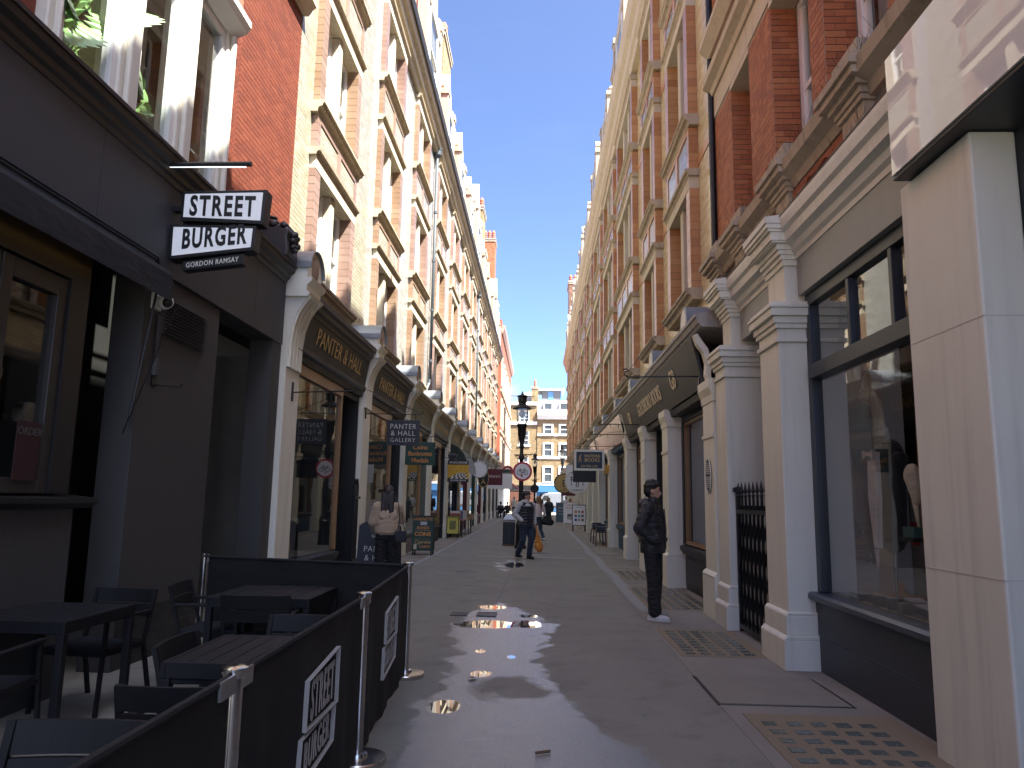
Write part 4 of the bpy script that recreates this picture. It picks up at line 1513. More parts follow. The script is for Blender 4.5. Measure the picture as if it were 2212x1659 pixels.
for z0, z1 in zip(zedges[:-1], zedges[1:]):
    zm = (z0 + z1) / 2
    op = [(a + 0.10, b - 0.10) for a, b in WR if any(zs < zm < zt for zs, zt, sp in FR)]
    cur = RY + 0.02
    for a, b in op:
        RW.box(bk, -0.42, 0.0, cur, a, z0, z1)
        cur = b
    RW.box(bk, -0.42, 0.0, cur, REND, z0, z1)
obj('wall', bk, M_TILEJOINT, TR)
cells = brick_cells(RY + 0.03, 44, 4.2, 14.4, 0.232, 0.082, 0.007, holes, RY)
bricks(TR, 'brick', 'brickwork', cells, RW.X, -1, 0.003, M_YELLOWTILE, 300)
far = MB()
zz = [4.2] + sorted({h[2] for h in holes} | {h[3] for h in holes}) + [14.4]
for z0, z1 in zip(zz[:-1], zz[1:]):
    zm = (z0 + z1) / 2
    cur = 44.0
    for h in sorted(holes):
        if h[2] < zm < h[3] and h[1] > 44:
            if h[0] > cur:
                RW.box(far, 0, 0.006, cur, h[0], z0, z1)
            cur = max(cur, h[1])
    if cur < REND:
        RW.box(far, 0, 0.006, cur, REND, z0, z1)
obj('far_brickwork', far, mat('buff_glazed_far', (0.62, 0.53, 0.34), 0.35, var=0.1, scale=8), TR)
sc = []
for a, b in WR:
    for zs, zt, sp in FR[:2]:
        sc += brick_cells(a + 0.28, b - 0.28, zt + 0.44, sp - 0.10, 0.232, 0.082, 0.006, [], a)
bricks(TR, 'brick', 'spandrel_brickwork', sc, RW.x(0.158), -1, 0.005, M_CREAMTILE, 0)
for k, (a, b) in enumerate(WR):
    for i, (zs, zt, sp) in enumerate(FR):
        floor_window(TR, RW, a, b, zs, zt, 2 if b - a < 3 else 3, M_TERRA, spandrel=sp, proj=0.16)
# tan bands across the piers
for z in (7.5, 11.0):
    mb = MB()
    cur = RY + 0.03
    for a, b in WR + [(REND, REND)]:
        if a + 0.1 > cur:
            RW.box(mb, 0, 0.018, cur, a + 0.1, z, z + 0.16)
        cur = b - 0.1
    obj('tan_band', mb, M_TERRA, TR)
moulding(TR, RW, 'eaves_cornice', RY, REND, [(0, 14.2), (0.18, 14.2), (0.20, 14.45), (0.27, 14.52), (0.29, 14.8), (0.40, 14.92), (0.44, 15.1), (0.48, 15.3), (0, 15.4)], M_LINTEL)
pp = MB()
RW.box(pp, -0.30, 0.12, RY, REND, 15.4, 16.0)
RW.prof(pp, [(-0.36, 16.0), (0.2, 16.0), (0.24, 16.1), (-0.36, 16.17)], RY, REND)
obj('parapet', pp, M_LINTEL, TR)
rf = MB()
RW.prof(rf, [(-0.36, 15.4), (-1.6, 17.2), (-5.0, 17.4), (-5.0, 15.3)], RY, REND)
obj('roof', rf, M_SLATE, TR)
for k, (a, b) in enumerate(WR):
    w = min(b - a, 3.0)
    dormer(TR, RW, (a + b) / 2, w, 2.7 if k % 2 else 3.4, 15.4)
chimney('pale chimney with a single clay pot on the shaded terrace roof', 3.0, 3.9, 28.6, 29.8, 15.0, 19.6, M_STOCK, M_MORTAR, 2)
chimney('brown brick chimney far along the shaded terrace roof', 2.75, 4.0, 70, 73, 15.0, 22.6, brick_mat('brown_chimney_brick', [(0.14, 0.07, 0.045), (0.22, 0.11, 0.07), (0.27, 0.15, 0.1)], 0.85, 0.3), M_MORTAR, 3, courses=0.15)


# ------------------------------------------------------------------ right shopfronts along the terrace
def right_pilaster(parent, ya, yb, m=M_CREAM, zt=3.26):
    d = 0.40
    p = MB()
    RW.box(p, 0.0, d, ya, yb, 0.62, zt - 0.32)
    o = obj('pilaster', p, m, parent, bev=0.008)
    q = MB()
    RW.box(q, 0.0, d + 0.045, ya - 0.04, yb + 0.04, 0.0, 0.54)
    RW.prof(q, [(0, 0.54), (d + 0.045, 0.54), (d + 0.05, 0.57), (d + 0.005, 0.62), (0, 0.62)], ya - 0.04, yb + 0.04)
    obj('plinth', q, m, o, bev=0.008)
    c = MB()
    RW.prof(c, [(0, zt - 0.32), (d + 0.01, zt - 0.32), (d + 0.02, zt - 0.22), (d + 0.06, zt - 0.12), (d + 0.06, zt), (0, zt)], ya - 0.04, yb + 0.04)
    obj('capital', c, m, o, bev=0.006)
    b = MB()
    RW.box(b, d, d + 0.02, ya - 0.01, yb + 0.01, 2.45, 2.50)
    obj('neck_band', b, m, o)
    return o


def s_bracket(parent, y, m):
    """S-curved console carrying the slanted fascia"""
    pr = [(0.40, 3.26), (0.43, 3.36), (0.415, 3.52), (0.45, 3.68), (0.54, 3.80), (0.585, 3.94), (0.53, 3.96), (0.47, 3.86), (0.385, 3.74), (0.34, 3.56), (0.35, 3.36), (0.34, 3.26)]
    mb = MB()
    RW.prof(mb, pr, y - 0.07, y + 0.07)
    return obj('bracket', mb, m, parent)


PR = [(10.30, 10.95), (14.0, 14.6), (17.1, 17.7), (20.4, 21.0), (25.4, 26.1), (29.9, 30.5), (33.2, 33.8), (36.6, 37.2), (39.5, 40.1), (43.0, 43.6), (46.4, 47.0), (50.2, 50.8), (54, 54.6), (58, 58.6), (62, 62.6), (66, 66.6), (70, 70.6)]
SLANT = [(0.34, 3.25), (0.38, 3.24), (0.56, 3.98), (0.52, 4.0)]
M_SIGNDARK = mat('dark_sheet_fascia', (0.030, 0.030, 0.030), 0.5, var=0.25, scale=1.2, bump=0.3, bscale=3)
M_REFLDARK = mat('glossy_black_fascia', (0.02, 0.022, 0.026), 0.15, var=0.3)


def right_shop(i0, i1, label, frame_m, fascia_m, texts=(), win_rows=True, door=None):
    """a shop between pilasters i0 and i1 (its own pilasters i0 .. i1-1)"""
    ya, yb = PR[i0][0], PR[i1][0]
    S = thing('shopfront', label, 'shopfront', (2.6, (ya + yb) / 2, 0), group='shopfronts along the shaded row')
    for i in range(i0, i1):
        right_pilaster(S, *PR[i])
    y0, y1 = PR[i0][1] + 0.02, yb
    panels = [(PR[i][1] - 0.02 if i == i0 else (PR[i][0] + PR[i][1]) / 2, (PR[i + 1][0] + PR[i + 1][1]) / 2 if i + 1 < i1 else PR[i + 1][0]) for i in range(i0, i1)]
    for (a, b) in panels:
        mb = MB()
        RW.prof(mb, SLANT, a + 0.006, b - 0.006)
        obj('fascia', mb, fascia_m, S)
    s_bracket(S, PR[i0][0] + 0.35, M_CREAM)
    moulding(S, RW, 'shop_cornice', PR[i0][0], yb - 0.002, [(0.0, 3.98), (0.54, 4.0), (0.56, 4.04), (0.58, 4.05), (0.60, 4.12), (0.62, 4.14), (0.62, 4.19), (0.0, 4.28)], mat('grey_gutter_stone', (0.34, 0.32, 0.30), 0.6, var=0.2, streak=0.5, dirt=(0.08, 0.07, 0.06)))
    moulding(S, RW, 'fascia_base', y0, yb - 0.002, [(0.0, 3.12), (0.33, 3.12), (0.35, 3.22), (0.0, 3.24)], frame_m)
    for i in range(i0, i1):
        a, b = PR[i][1], PR[i + 1][0]
        isdoor = door is not None and i == door
        if isdoor:
            mb = MB()
            RW.box(mb, -0.8, -0.7, a, b, 0.0, 3.12)
            RW.box(mb, -0.7, 0.12, a, a + 0.06, 0.0, 3.12)
            RW.box(mb, -0.7, 0.12, b - 0.06, b, 0.0, 3.12)
            obj('door_recess', mb, frame_m, S)
            obj('door', RW.box(MB(), -0.69, -0.62, a + 0.5, b - 0.5, 0.03, 2.3), frame_m, S, bev=0.01)
            continue
        mb = MB()
        RW.box(mb, -0.05, 0.10, a, b, 0.0, 0.62)
        RW.box(mb, 0.10, 0.12, a + 0.1, b - 0.1, 0.06, 0.56)
        obj('stall_riser', mb, frame_m, S)
        mb = MB()
        RW.prof(mb, [(-0.05, 0.62), (0.14, 0.62), (0.20, 0.70), (0.20, 0.76), (-0.05, 0.80)], a, b)
        obj('shop_sill', mb, frame_m, S)
        fr = MB()
        wb_ = a + 0.30
        RW.box(fr, 0.0, 0.14, a, wb_, 0.80, 3.12)
        RW.box(fr, 0.0, 0.14, b - 0.12, b, 0.80, 3.12)
        RW.box(fr, 0.0, 0.14, wb_, b - 0.12, 3.0, 3.12)
        obj('window_post', fr, frame_m, S)
        fr = MB()
        for p, q in ((wb_, wb_ + 0.05), (b - 0.17, b - 0.12)):
            RW.box(fr, 0.03, 0.11, p, q, 0.80, 3.0)
        RW.box(fr, 0.03, 0.11, wb_ + 0.05, b - 0.17, 2.95, 3.0)
        RW.box(fr, 0.03, 0.12, wb_ + 0.05, b - 0.17, 0.80, 0.85)
        w = obj('shop_window', fr, M_WOODGOLD, S)
        pane(w, RW, 0.06, wb_ + 0.05, b - 0.17, 0.85, 2.95)
        mb = MB()
        RW.box(mb, -1.5, -1.4, a, b, 0.0, 3.12)
        RW.box(mb, -1.4, 0.0, a, b, 0.72, 0.78)
        obj('interior', mb, M_SHOPIN, S)
    up = Vector((-0.18, 0, 0.74)).normalized()
    for s, yc, size, sx in texts:
        tm = text_mb(s, size, (RW.x(0.445) - 0.006, yc, 3.50), (0, -1, 0), up, 0.006, sx=sx, bold=0.003)
        obj('lettering', tm, mat('pale_gilt', (0.78, 0.66, 0.42), 0.4), S)
    return S


right_shop(0, 3, 'black bookshop front with slanted dark fascia and cream piers, beside the standing man', P_BLACK, M_SIGNDARK,
           (('GB', 12.9, 0.46, 0.8), ('GOLDSBORO BOOKS', 15.85, 0.42, 0.80), ('GB', 19.1, 0.42, 0.8)), door=1)
right_shop(3, 5, 'dark blue shopfront with glossy black fascia and boxes on a bench outside', P_BLUE, M_REFLDARK)
right_shop(5, 6, 'dark blue shopfront under the white framed hanging sign', P_BLUE, M_REFLDARK)
right_shop(6, 7, 'green painted shopfront on the shaded side', P_GREEN, M_SIGNDARK)
right_shop(7, 8, 'black shopfront just beyond the green one', P_BLACK, M_SIGNDARK)
right_shop(8, 9, 'red painted shopfront on the shaded side', P_REDP, M_SIGNDARK)
right_shop(9, 11, 'pale shopfront behind the white round hanging sign', M_CREAM, M_SIGNDARK)
right_shop(11, 13, 'grey shopfront past the row of advertising boards', P_SAGE, M_SIGNDARK)
right_shop(13, 16, 'last pale shopfront of the shaded row', M_CREAM, M_SIGNDARK)
# arched lead hoods on the wall above the fascia
t_h = 0
for y, lab in ((11.7, 'nearest'), (15.2, 'second'), (18.9, 'third'), (22.6, 'fourth'), (27.0, 'fifth'), (31.2, 'sixth')):
    t = thing('arched_hood', '%s arched lead hood above the slanted fascia on the shaded side' % lab, 'hood', (2.5, y, 4.25), group='arched lead hoods')
    r = 0.24
    pr = [(y - r, 4.22), (y - r, 4.40)] + [(y - r * math.cos(PI * i / 10), 4.40 + r * math.sin(PI * i / 10)) for i in range(1, 10)] + [(y + r, 4.40), (y + r, 4.22)]
    obj('hood_lead', MB().prism(pr, 'x', 2.79, 2.30), M_LEAD, t)
    pr2 = [(y + (p - y) * 0.84, 4.24 + (q - 4.24) * 0.86) for p, q in pr]
    obj('hood_face', MB().prism(pr2, 'x', 2.298, 2.28), M_CREAM, t)

# ------------------------------------------------------------------ near right: orange red brick over a grey shop
BR = thing('brick_building', 'orange red brick building with white sash windows over the grey tailor shop', 'building', (4, 8, 0))
N0, N1 = -5.0, 11.40
obj('core', RW.box(MB(), -5.0, -1.2, N0, N1, 0.0, 17.2), M_DARKIN, BR)
rw = [(9.45, 10.39), (7.28, 8.50), (5.60, 6.90), (3.6, 4.9)]
ZS, ZT = 5.30, 7.62
bk = MB()
for z0, z1, hole in ((4.4, ZS - 0.03, False), (ZS - 0.03, ZT + 0.05, True), (ZT + 0.05, 17.2, False)):
    cur = N0
    if hole:
        for a, b in sorted(rw):
            RW.box(bk, -0.45, 0.0, cur, a, z0, z1)
            cur = b
    RW.box(bk, -0.45, 0.0, cur, N1, z0, z1)
obj('brick_backing', bk, M_MORTAR, BR)
hs = [(a, b, ZS, ZT + 0.55) for a, b in rw] + [(N0, N1, ZT + 0.10, ZT + 0.62), (N0, N1, 4.95, 5.28)]
cells = brick_cells(4.9, N1 - 0.02, 4.45, 11.0, 0.225, 0.077, 0.010, hs, 5, flemish=True)
bricks(BR, 'brick', 'brickwork', cells, RW.X, -1, 0.004, M_ORBRICK, 300)
# brick returns in the window openings
rv = MB()
for a, b in rw:
    n = int((ZT - ZS) / 0.077)
    for i in range(n):
        z0 = ZS + i * 0.077
        cuts = (0.0, 0.215, 0.32) if i % 2 else (0.0, 0.105, 0.32)
        for c0, c1 in zip(cuts[:-1], cuts[1:]):
            RW.box(rv, -c1 + 0.005, -c0 - 0.002, b - 0.012, b + 0.04, z0 + 0.005, z0 + 0.072)
o = obj('reveal_brickwork', rv, M_ORBRICK, BR)
o['kind'] = 'stuff'
for a, b in rw:
    sash(BR, RW, a + 0.05, b - 0.05, ZS, ZT, -0.36, fw=0.10)
    lt = MB()
    RW.box(lt, -0.30, 0.012, a - 0.02, b + 0.02, ZT, ZT + 0.10)
    obj('lintel', lt, M_LINTEL, BR)
mb = MB()
RW.box(mb, 0, 0.015, N0, N1, ZT + 0.10, ZT + 0.48)
obj('stone_frieze', mb, M_LINTEL, BR)
moulding(BR, RW, 'string_course', N0, N1 + 0.04, [(0, ZT + 0.48), (0.05, ZT + 0.48), (0.08, ZT + 0.56), (0.18, ZT + 0.62), (0.20, ZT + 0.70), (0, ZT + 0.76)], M_LINTEL)
moulding(BR, RW, 'upper_string', N0, N1 + 0.04, [(0, ZT + 1.15), (0.08, ZT + 1.15), (0.22, ZT + 1.3), (0.22, ZT + 1.38), (0, ZT + 1.42)], M_LINTEL)
moulding(BR, RW, 'sill_course', N0, N1 + 0.05, [(0, 4.95), (0.06, 4.95), (0.09, 5.04), (0.20, 5.10), (0.22, 5.22), (0, 5.30)], M_STONE)
for y in (6.15, 8.05, 9.85, 11.15):
    mb = MB()
    for (z0, z1, e) in ((4.50, 4.93, 0.10), (4.93, 4.98, 0.13), (4.98, 5.04, 0.15), (5.04, 5.10, 0.19), (5.10, 5.17, 0.25), (5.17, 5.25, 0.28), (5.25, 5.32, 0.22), (5.32, 5.48, 0.15)):
        RW.box(mb, 0, e, y - 0.12 - e, y + 0.12 + e, z0, z1)
    obj('sill_pedestal', mb, M_STONE, BR, bev=0.006)
M_TYMP = mat('carved_red_terracotta', (0.30, 0.085, 0.035), 0.8, var=0.2)
for a, b in ((6.45, 7.8), (8.3, 9.6)):
    pr = [(a, 4.92), (a, 4.80)]
    for i in range(13):
        u = i / 12
        pr.append((a + (b - a) * u, 4.78 + 0.12 * math.sin(PI * u) - 0.05 * abs(math.sin(3 * PI * u))))
    pr += [(b, 4.80), (b, 4.92)]
    mb = MB().prism(pr, 'x', RW.x(0.0), RW.x(0.06))
    obj('carved_apron', mb, M_TYMP, BR)
sp = MB()
rr = random.Random(2)
for i in range(260):
    y = rr.uniform(5.4, 11.2)
    z, d = rr.choice(((5.31, 0.15), (4.50, 0.30)))
    sp.tube([(RW.x(d), y, z - 0.01), (RW.x(d + rr.uniform(-0.07, 0.1)), y + rr.uniform(-0.06, 0.06), z + rr.uniform(0.10, 0.16))], 0.0015, 3, caps=False)
o = obj('bird_spikes', sp, M_IRON, BR)
o['kind'] = 'stuff'
obj('dark_downpipe', MB().tube([(RW.x(0.05), 11.42, 4.7), (RW.x(0.05), 11.42, 12)], 0.05, 8), M_IRON, BR)
obj('rear_shop_wall', RW.box(MB(), -0.4, 0.03, N0, 4.6, 0.0, 3.9), mat('navy_panel', (0.020, 0.024, 0.034), 0.5), BR)
obj('roof_block', RW.box(MB(), -5, 0.1, N0, N1, 17.2, 17.5), M_LINTEL, BR)

# grey tailor shop below
TS = thing('tailor_shopfront', 'grey shopfront with broad columns, blue riser and big tailor display window', 'shopfront', (2.6, 7.0, 0))
RG = Side(2.64, -1)
M_SLATEBLUE = mat('slate_blue_paint', (0.030, 0.036, 0.046), 0.42, var=0.12, scale=1.5)
M_BLUESILL = mat('steel_blue_sill', (0.050, 0.066, 0.092), 0.32, var=0.15)
M_GREYGREEN = mat('grey_green_fascia', (0.27, 0.275, 0.26), 0.45, var=0.1, streak=0.25, bump=0.35, bscale=22, dirt=(0.11, 0.12, 0.11))


def grey_column(ya, yb, zcap=3.74, d=0.24):
    p = MB()
    RG.box(p, -0.35, d, ya, yb, 0.50, 3.16)
    o = obj('column', p, M_GREYPAINT, TS, bev=0.01)
    q = MB()
    RG.box(q, -0.35, d + 0.07, ya - 0.06, yb + 0.06, 0.0, 0.28)
    RG.prof(q, [(-0.35, 0.28), (d + 0.07, 0.28), (d + 0.035, 0.32), (-0.35, 0.32)], ya - 0.06, yb + 0.06)
    obj('plinth', q, M_GREYPAINT, o, bev=0.008)
    q = MB()
    RG.box(q, -0.35, d + 0.035, ya - 0.03, yb + 0.03, 0.32, 0.50)
    RG.prof(q, [(-0.35, 0.50), (d + 0.035, 0.50), (d + 0.004, 0.53), (-0.35, 0.53)], ya - 0.03, yb + 0.03)
    obj('plinth_step', q, M_GREYPAINT, o, bev=0.008)
    q = MB()
    # capital moulds run round three sides: stacked slabs
    for (a0, a1, e) in ((3.16, 3.205, 0.025), (3.205, 3.30, 0.004), (3.30, 3.35, 0.03), (3.35, 3.42, 0.05), (3.42, 3.50, 0.085), (3.50, 3.535, 0.10), (3.535, 3.57, 0.075)):
        RG.box(q, -0.35, d + e, ya - e, yb + e, a0, a1)
    obj('capital', q, M_GREYPAINT, o, bev=0.006)
    q = MB()
    RG.box(q, -0.35, d - 0.10, ya + 0.05, yb - 0.05, 3.57, 4.06)
    obj('frieze_block', q, M_GREYPAINT, o, bev=0.006)


grey_column(7.43, 8.06)
grey_column(9.60, 10.10)
mb = MB()
RG.box(mb, -0.13, 0.14, 4.18, 5.02, 0.0, 3.735)
obj('corner_pier', mb, M_GREYPAINT, TS, bev=0.015)
for z in (1.16, 2.62):
    mb = MB()
    RG.box(mb, -0.12, 0.1425, 4.178, 5.0, z, z + 0.006)
    obj('pier_joint', mb, mat('pale_joint', (0.60, 0.56, 0.52), 0.6), TS)
mb = MB()
RG.box(mb, -0.2, 0.02, 5.02, 7.43, 3.64, 4.05)
RG.box(mb, -0.2, 0.02, 8.06, 9.60, 3.64, 4.05)
obj('fascia', mb, M_GREYGREEN, TS)
CORN = [(-0.2, 4.03), (0.03, 4.03), (0.035, 4.08), (0.07, 4.11), (0.085, 4.17), (0.15, 4.20), (0.16, 4.29), (0.195, 4.32), (0.21, 4.40), (0.21, 4.44), (-0.2, 4.52)]
moulding(TS, RG, 'cornice', 2.6, 10.28, CORN, mat('pale_grey_paint', (0.74, 0.72, 0.64), 0.45, var=0.06, streak=0.2, dirt=(0.25, 0.23, 0.21)))
for ya, yb in ((7.43, 8.06), (9.60, 10.10)):
    q = MB()
    for (a0, a1, e) in ((3.97, 4.03, 0.0), (4.03, 4.08, 0.02), (4.08, 4.13, 0.045), (4.13, 4.19, 0.065), (4.19, 4.21, 0.12), (4.21, 4.30, 0.14), (4.30, 4.33, 0.165), (4.33, 4.38, 0.185), (4.38, 4.45, 0.20)):
        RG.box(q, -0.2, 0.16 + e, ya + 0.02 - e * 0.6, yb - 0.02 + e * 0.6, a0, a1)
    RG.prof(q, [(-0.2, 4.45), (0.36, 4.45), (-0.2, 4.54)], ya - 0.09, yb + 0.09)
    obj('cornice_break', q, M_GREYPAINT, TS, bev=0.004)
moulding(TS, RG, 'lead_capping', 2.6, 10.3, [(-0.2, 4.525), (0.215, 4.446), (0.22, 4.45), (-0.2, 4.545)], mat('aged_lead', (0.36, 0.36, 0.36), 0.5, var=0.25, streak=0.3))
# riser, sill, window
mb = MB()
RG.box(mb, -0.2, -0.02, 5.02, 7.43, 0.0, 0.325)
obj('riser_panel', mb, M_SLATEBLUE, TS)
mb = MB()
RG.box(mb, -0.2, -0.02, 5.02, 7.43, 0.335, 0.64)
obj('riser_panel', mb, M_SLATEBLUE, TS)
obj('riser_joint', RG.box(MB(), -0.2, -0.028, 5.02, 7.43, 0.324, 0.336), mat('pale_seam', (0.35, 0.35, 0.35), 0.6), TS)
moulding(TS, RG, 'window_sill', 5.02, 7.43, [(-0.3, 0.64), (0.0, 0.64), (0.05, 0.66), (0.055, 0.70), (0.03, 0.725), (-0.3, 0.73)], M_BLUESILL)
fr = MB()
RG.box(fr, -0.14, -0.04, 7.32, 7.43, 0.73, 3.64)
RG.box(fr, -0.14, -0.04, 5.02, 5.06, 0.73, 3.64)
RG.box(fr, -0.14, 0.0, 5.06, 7.32, 2.76, 2.90)
RG.box(fr, -0.14, -0.04, 5.06, 7.32, 3.52, 3.64)
for y in (5.62, 6.42):
    RG.box(fr, -0.13, -0.045, y - 0.03, y + 0.03, 2.90, 3.52)
w = obj('display_window', fr, M_SLATEBLUE, TS, bev=0.006)
G2 = glass_mat('display_glass', (0.93, 0.94, 0.93), 0.13, 0.09)
pane(w, RG, -0.09, 5.06, 7.32, 0.73, 2.76, G2)
for a, b in ((5.06, 5.59), (5.65, 6.39), (6.45, 7.32)):
    pane(w, RG, -0.09, a, b, 2.90, 3.52, G2)
rm = MB()
RG.box(rm, -3.0, -0.15, 5.03, 7.4, 0.60, 0.728)
obj('display_deck', rm, mat('pale_wood_deck', (0.80, 0.60, 0.30), 0.5, var=0.15, scale=2), TS)
rm = MB()
RG.box(rm, -3.1, -3.0, 4.9, 9.6, 0.0, 3.7)
obj('interior', rm, M_DARKIN, TS)
obj('ceiling_board', RG.box(MB(), -3.0, -0.2, 5.03, 9.58, 3.60, 3.63), mat('pale_ceiling', (0.6, 0.58, 0.55), 0.8), TS)
obj('side_wall', RG.box(MB(), -0.75, -0.16, 7.41, 7.47, 0.70, 3.6), mat('pale_plaster', (0.42, 0.41, 0.38), 0.8), TS)
obj('side_return', RG.box(MB(), -0.80, -0.62, 7.12, 7.40, 0.70, 3.6), mat('pale_plaster', (0.42, 0.41, 0.38), 0.8), TS)
# recessed entrance behind the gate
rm = MB()
RG.box(rm, -0.62, -0.56, 8.06, 9.6, 0.0, 0.5)
obj('entrance_riser', rm, M_SLATEBLUE, TS)
fr = MB()
RG.box(fr, -0.64, -0.54, 8.06, 8.16, 0.5, 3.64)
RG.box(fr, -0.64, -0.54, 9.45, 9.6, 0.0, 3.64)
RG.box(fr, -0.64, -0.54, 8.16, 9.45, 2.62, 2.74)
RG.box(fr, -0.64, -0.54, 8.72, 8.78, 0.5, 2.62)
w = obj('entrance_frame', fr, M_SLATEBLUE, TS, bev=0.005)
pane(w, RG, -0.59, 8.16, 9.45, 2.74, 3.64, G2)
pane(w, RG, -0.59, 8.16, 9.45, 0.5, 2.62, G2)
obj('entrance_blind', RG.box(MB(), -0.80, -0.78, 8.1, 9.6, 0.0, 3.7), mat('grey_blind', (0.30, 0.30, 0.28), 0.8), TS)
# projecting light box over the corner pier
SB = thing('sign_box', 'large white glossy box sign with dark soffit over the grey pier', 'sign', (2.45, 3.8, 3.74))
obj('box_frame', MB().box(2.40, 3.1, 2.6, 4.90, 3.74, 4.64), mat('dark_grey_metal', (0.035, 0.037, 0.045), 0.4), SB, bev=0.008)
t = NT('white_acrylic')
t.b.inputs['Base Color'].default_value = (0.70, 0.69, 0.66, 1)
t.b.inputs['Roughness'].default_value = 0.5
t.b.inputs['Coat Weight'].default_value = 1.0
t.b.inputs['Coat Roughness'].default_value = 0.01
t.b.inputs['Coat IOR'].default_value = 1.55
bp = t.new('ShaderNodeBump')
bp.inputs['Strength'].default_value = 0.035
bp.inputs['Distance'].default_value = 0.02
t.l.new(t.noise(1.6, 2, 0.5, t.coord()), bp.inputs['Height'])
t.l.new(bp.outputs[0], t.b.inputs['Coat Normal'])
obj('box_face', MB().box(2.385, 2.40, 2.62, 4.875, 3.77, 4.62), t.m, SB)

# folding gate in the entrance
FG = thing('folding_gate', 'black folding lattice gate with spear heads between the grey columns', 'gate', (2.5, 8.8, 0))
n = 9
gy0, gy1 = 8.20, 9.50
for i in range(n):
    y = gy0 + (gy1 - gy0) * i / (n - 1)
    q = MB().box(2.49, 2.515, y - 0.011, y + 0.011, 0.03, 1.62)
    q.lathe([(0.012, 0), (0.022, 0.03), (0.012, 0.05), (0.024, 0.075), (0.018, 0.11), (0.003, 0.19)], (2.502, y, 1.61), 8)
    obj('gate_bar', q, M_IRON, FG)
    if i < n - 1:
        for zz in range(5):
            z = 0.12 + zz * 0.28
            y2 = y + (gy1 - gy0) / (n - 1)
            q = MB().bar((2.522, y, z), (2.522, y2, z + 0.28), 0.004, 0.018, (1, 0, 0)).bar((2.484, y2, z), (2.484, y, z + 0.28), 0.004, 0.018, (1, 0, 0))
            obj('lattice_bar', q, M_IRON, FG)
for z in (0.05, 1.42):
    obj('gate_rail', MB().box(2.476, 2.484, gy0, gy1, z, z + 0.05), M_IRON, FG)
obj('gate_post', MB().box(2.48, 2.53, gy1 + 0.015, gy1 + 0.06, 0.0, 1.75).box(2.45, 2.55, gy1 + 0.0, gy1 + 0.08, 1.68, 1.74), M_IRON, FG)
# plaque on the bookshop pier
PQ = thing('wall_plaque', 'oval dark green plaque with white raised words on the bookshop pier', 'plaque', (2.38, 10.62, 1.9))
n = 28
for name, r1, r2, x0, x1, m in (('plaque_plate', 0.17, 0.24, 2.40, 2.385, mat('plaque_green', (0.02, 0.035, 0.03), 0.4)),):
    mb = MB()
    mb.prism([(10.62 + r1 * math.cos(2 * PI * k / n), 1.92 + r2 * math.sin(2 * PI * k / n)) for k in range(n)], 'x', x0, x1)
    obj(name, mb, m, PQ)
obj('plaque_rim', MB().tube([(2.384, 10.62 + 0.165 * math.cos(2 * PI * k / n), 1.92 + 0.235 * math.sin(2 * PI * k / n)) for k in range(n)], 0.008, 6, closed=True), M_IVORY, PQ)
mb = MB()
for i, wd in enumerate((0.12, 0.19, 0.24, 0.25, 0.26, 0.20, 0.0, 0.26, 0.27, 0.24, 0.22, 0.15, 0.10)):
    z = 2.08 - i * 0.027
    k = 0
    y = 10.62 - wd / 2
    while y < 10.62 + wd / 2 - 0.01:
        l = random.uniform(0.008, 0.018)
        mb.box(2.379, 2.386, y, y + l, z, z + 0.013)
        y += l + 0.006
obj('lettering', mb, M_IVORY, PQ)
# ------------------------------------------------------------------ hanging and projecting signs
def plate_y(pts, y0, y1):
    """outline given as (x, z), extruded in y"""
    return MB().prism(pts, 'y', y0, y1)


def text_y(s, size, x, y, z, m, parent, sx=1.0, bold=0.0, right=(1, 0, 0), up=(0, 0, 1), spacing=1.0, depth=0.004, align='CENTER', shear=0.0, name='lettering'):
    return obj(name, text_mb(s, size, (x, y, z), right, up, depth, align, sx, bold, spacing, shear), m, parent)


# two-box lit sign of the cafe
SG = thing('projecting_sign', 'black framed white two box sign with bold black letters on the cafe wall', 'sign', (-3.66, 6.85, 4.2))
M_LIT = emit_mat('lit_white_panel', (0.88, 0.93, 1.0), 0.025, (0.75, 0.77, 0.80))
M_SIGNBLK = mat('sign_black', (0.012, 0.012, 0.013), 0.45)
for nm, outer, white in (('upper_box', [(-3.559, 4.506), (-2.708, 4.528), (-2.733, 4.169), (-3.556, 4.204)], [(-3.525, 4.475), (-2.747, 4.494), (-2.755, 4.205), (-3.525, 4.240)]),
                         ('lower_box', [(-3.646, 4.165), (-2.792, 4.150), (-2.805, 3.905), (-3.639, 3.805)], [(-3.612, 4.135), (-2.824, 4.122), (-2.832, 3.934), (-3.606, 3.842)])):
    b = obj(nm, plate_y(outer, 6.86, 7.02), M_SIGNBLK, SG, bev=0.006)
    obj('face', plate_y(white, 6.852, 6.862), M_LIT, b)
text_y('STREET', 0.285, -3.14, 6.851, 4.255, M_SIGNBLK, SG, sx=0.60, bold=0.009, right=(1, 0, -0.012), spacing=1.22)
text_y('BURGER', 0.275, -3.20, 6.851, 3.945, M_SIGNBLK, SG, sx=0.55, bold=0.009, right=(1, 0, 0.09), spacing=1.2)
b = obj('name_strip', plate_y([(-3.501, 3.794), (-2.901, 3.878), (-2.909, 3.772), (-3.501, 3.699)], 6.88, 6.99), M_SIGNBLK, SG, bev=0.004)
text_y('GORDON RAMSAY', 0.072, -3.21, 6.879, 3.762, M_IVORY, SG, sx=0.78, bold=0.001, right=(1, 0, 0.13), spacing=1.12)
obj('arm', MB().box(-3.67, -3.555, 6.90, 6.98, 4.32, 4.37), M_SIGNBLK, SG)
obj('arm', MB().box(-3.67, -3.64, 6.90, 6.98, 3.96, 4.01), M_SIGNBLK, SG)
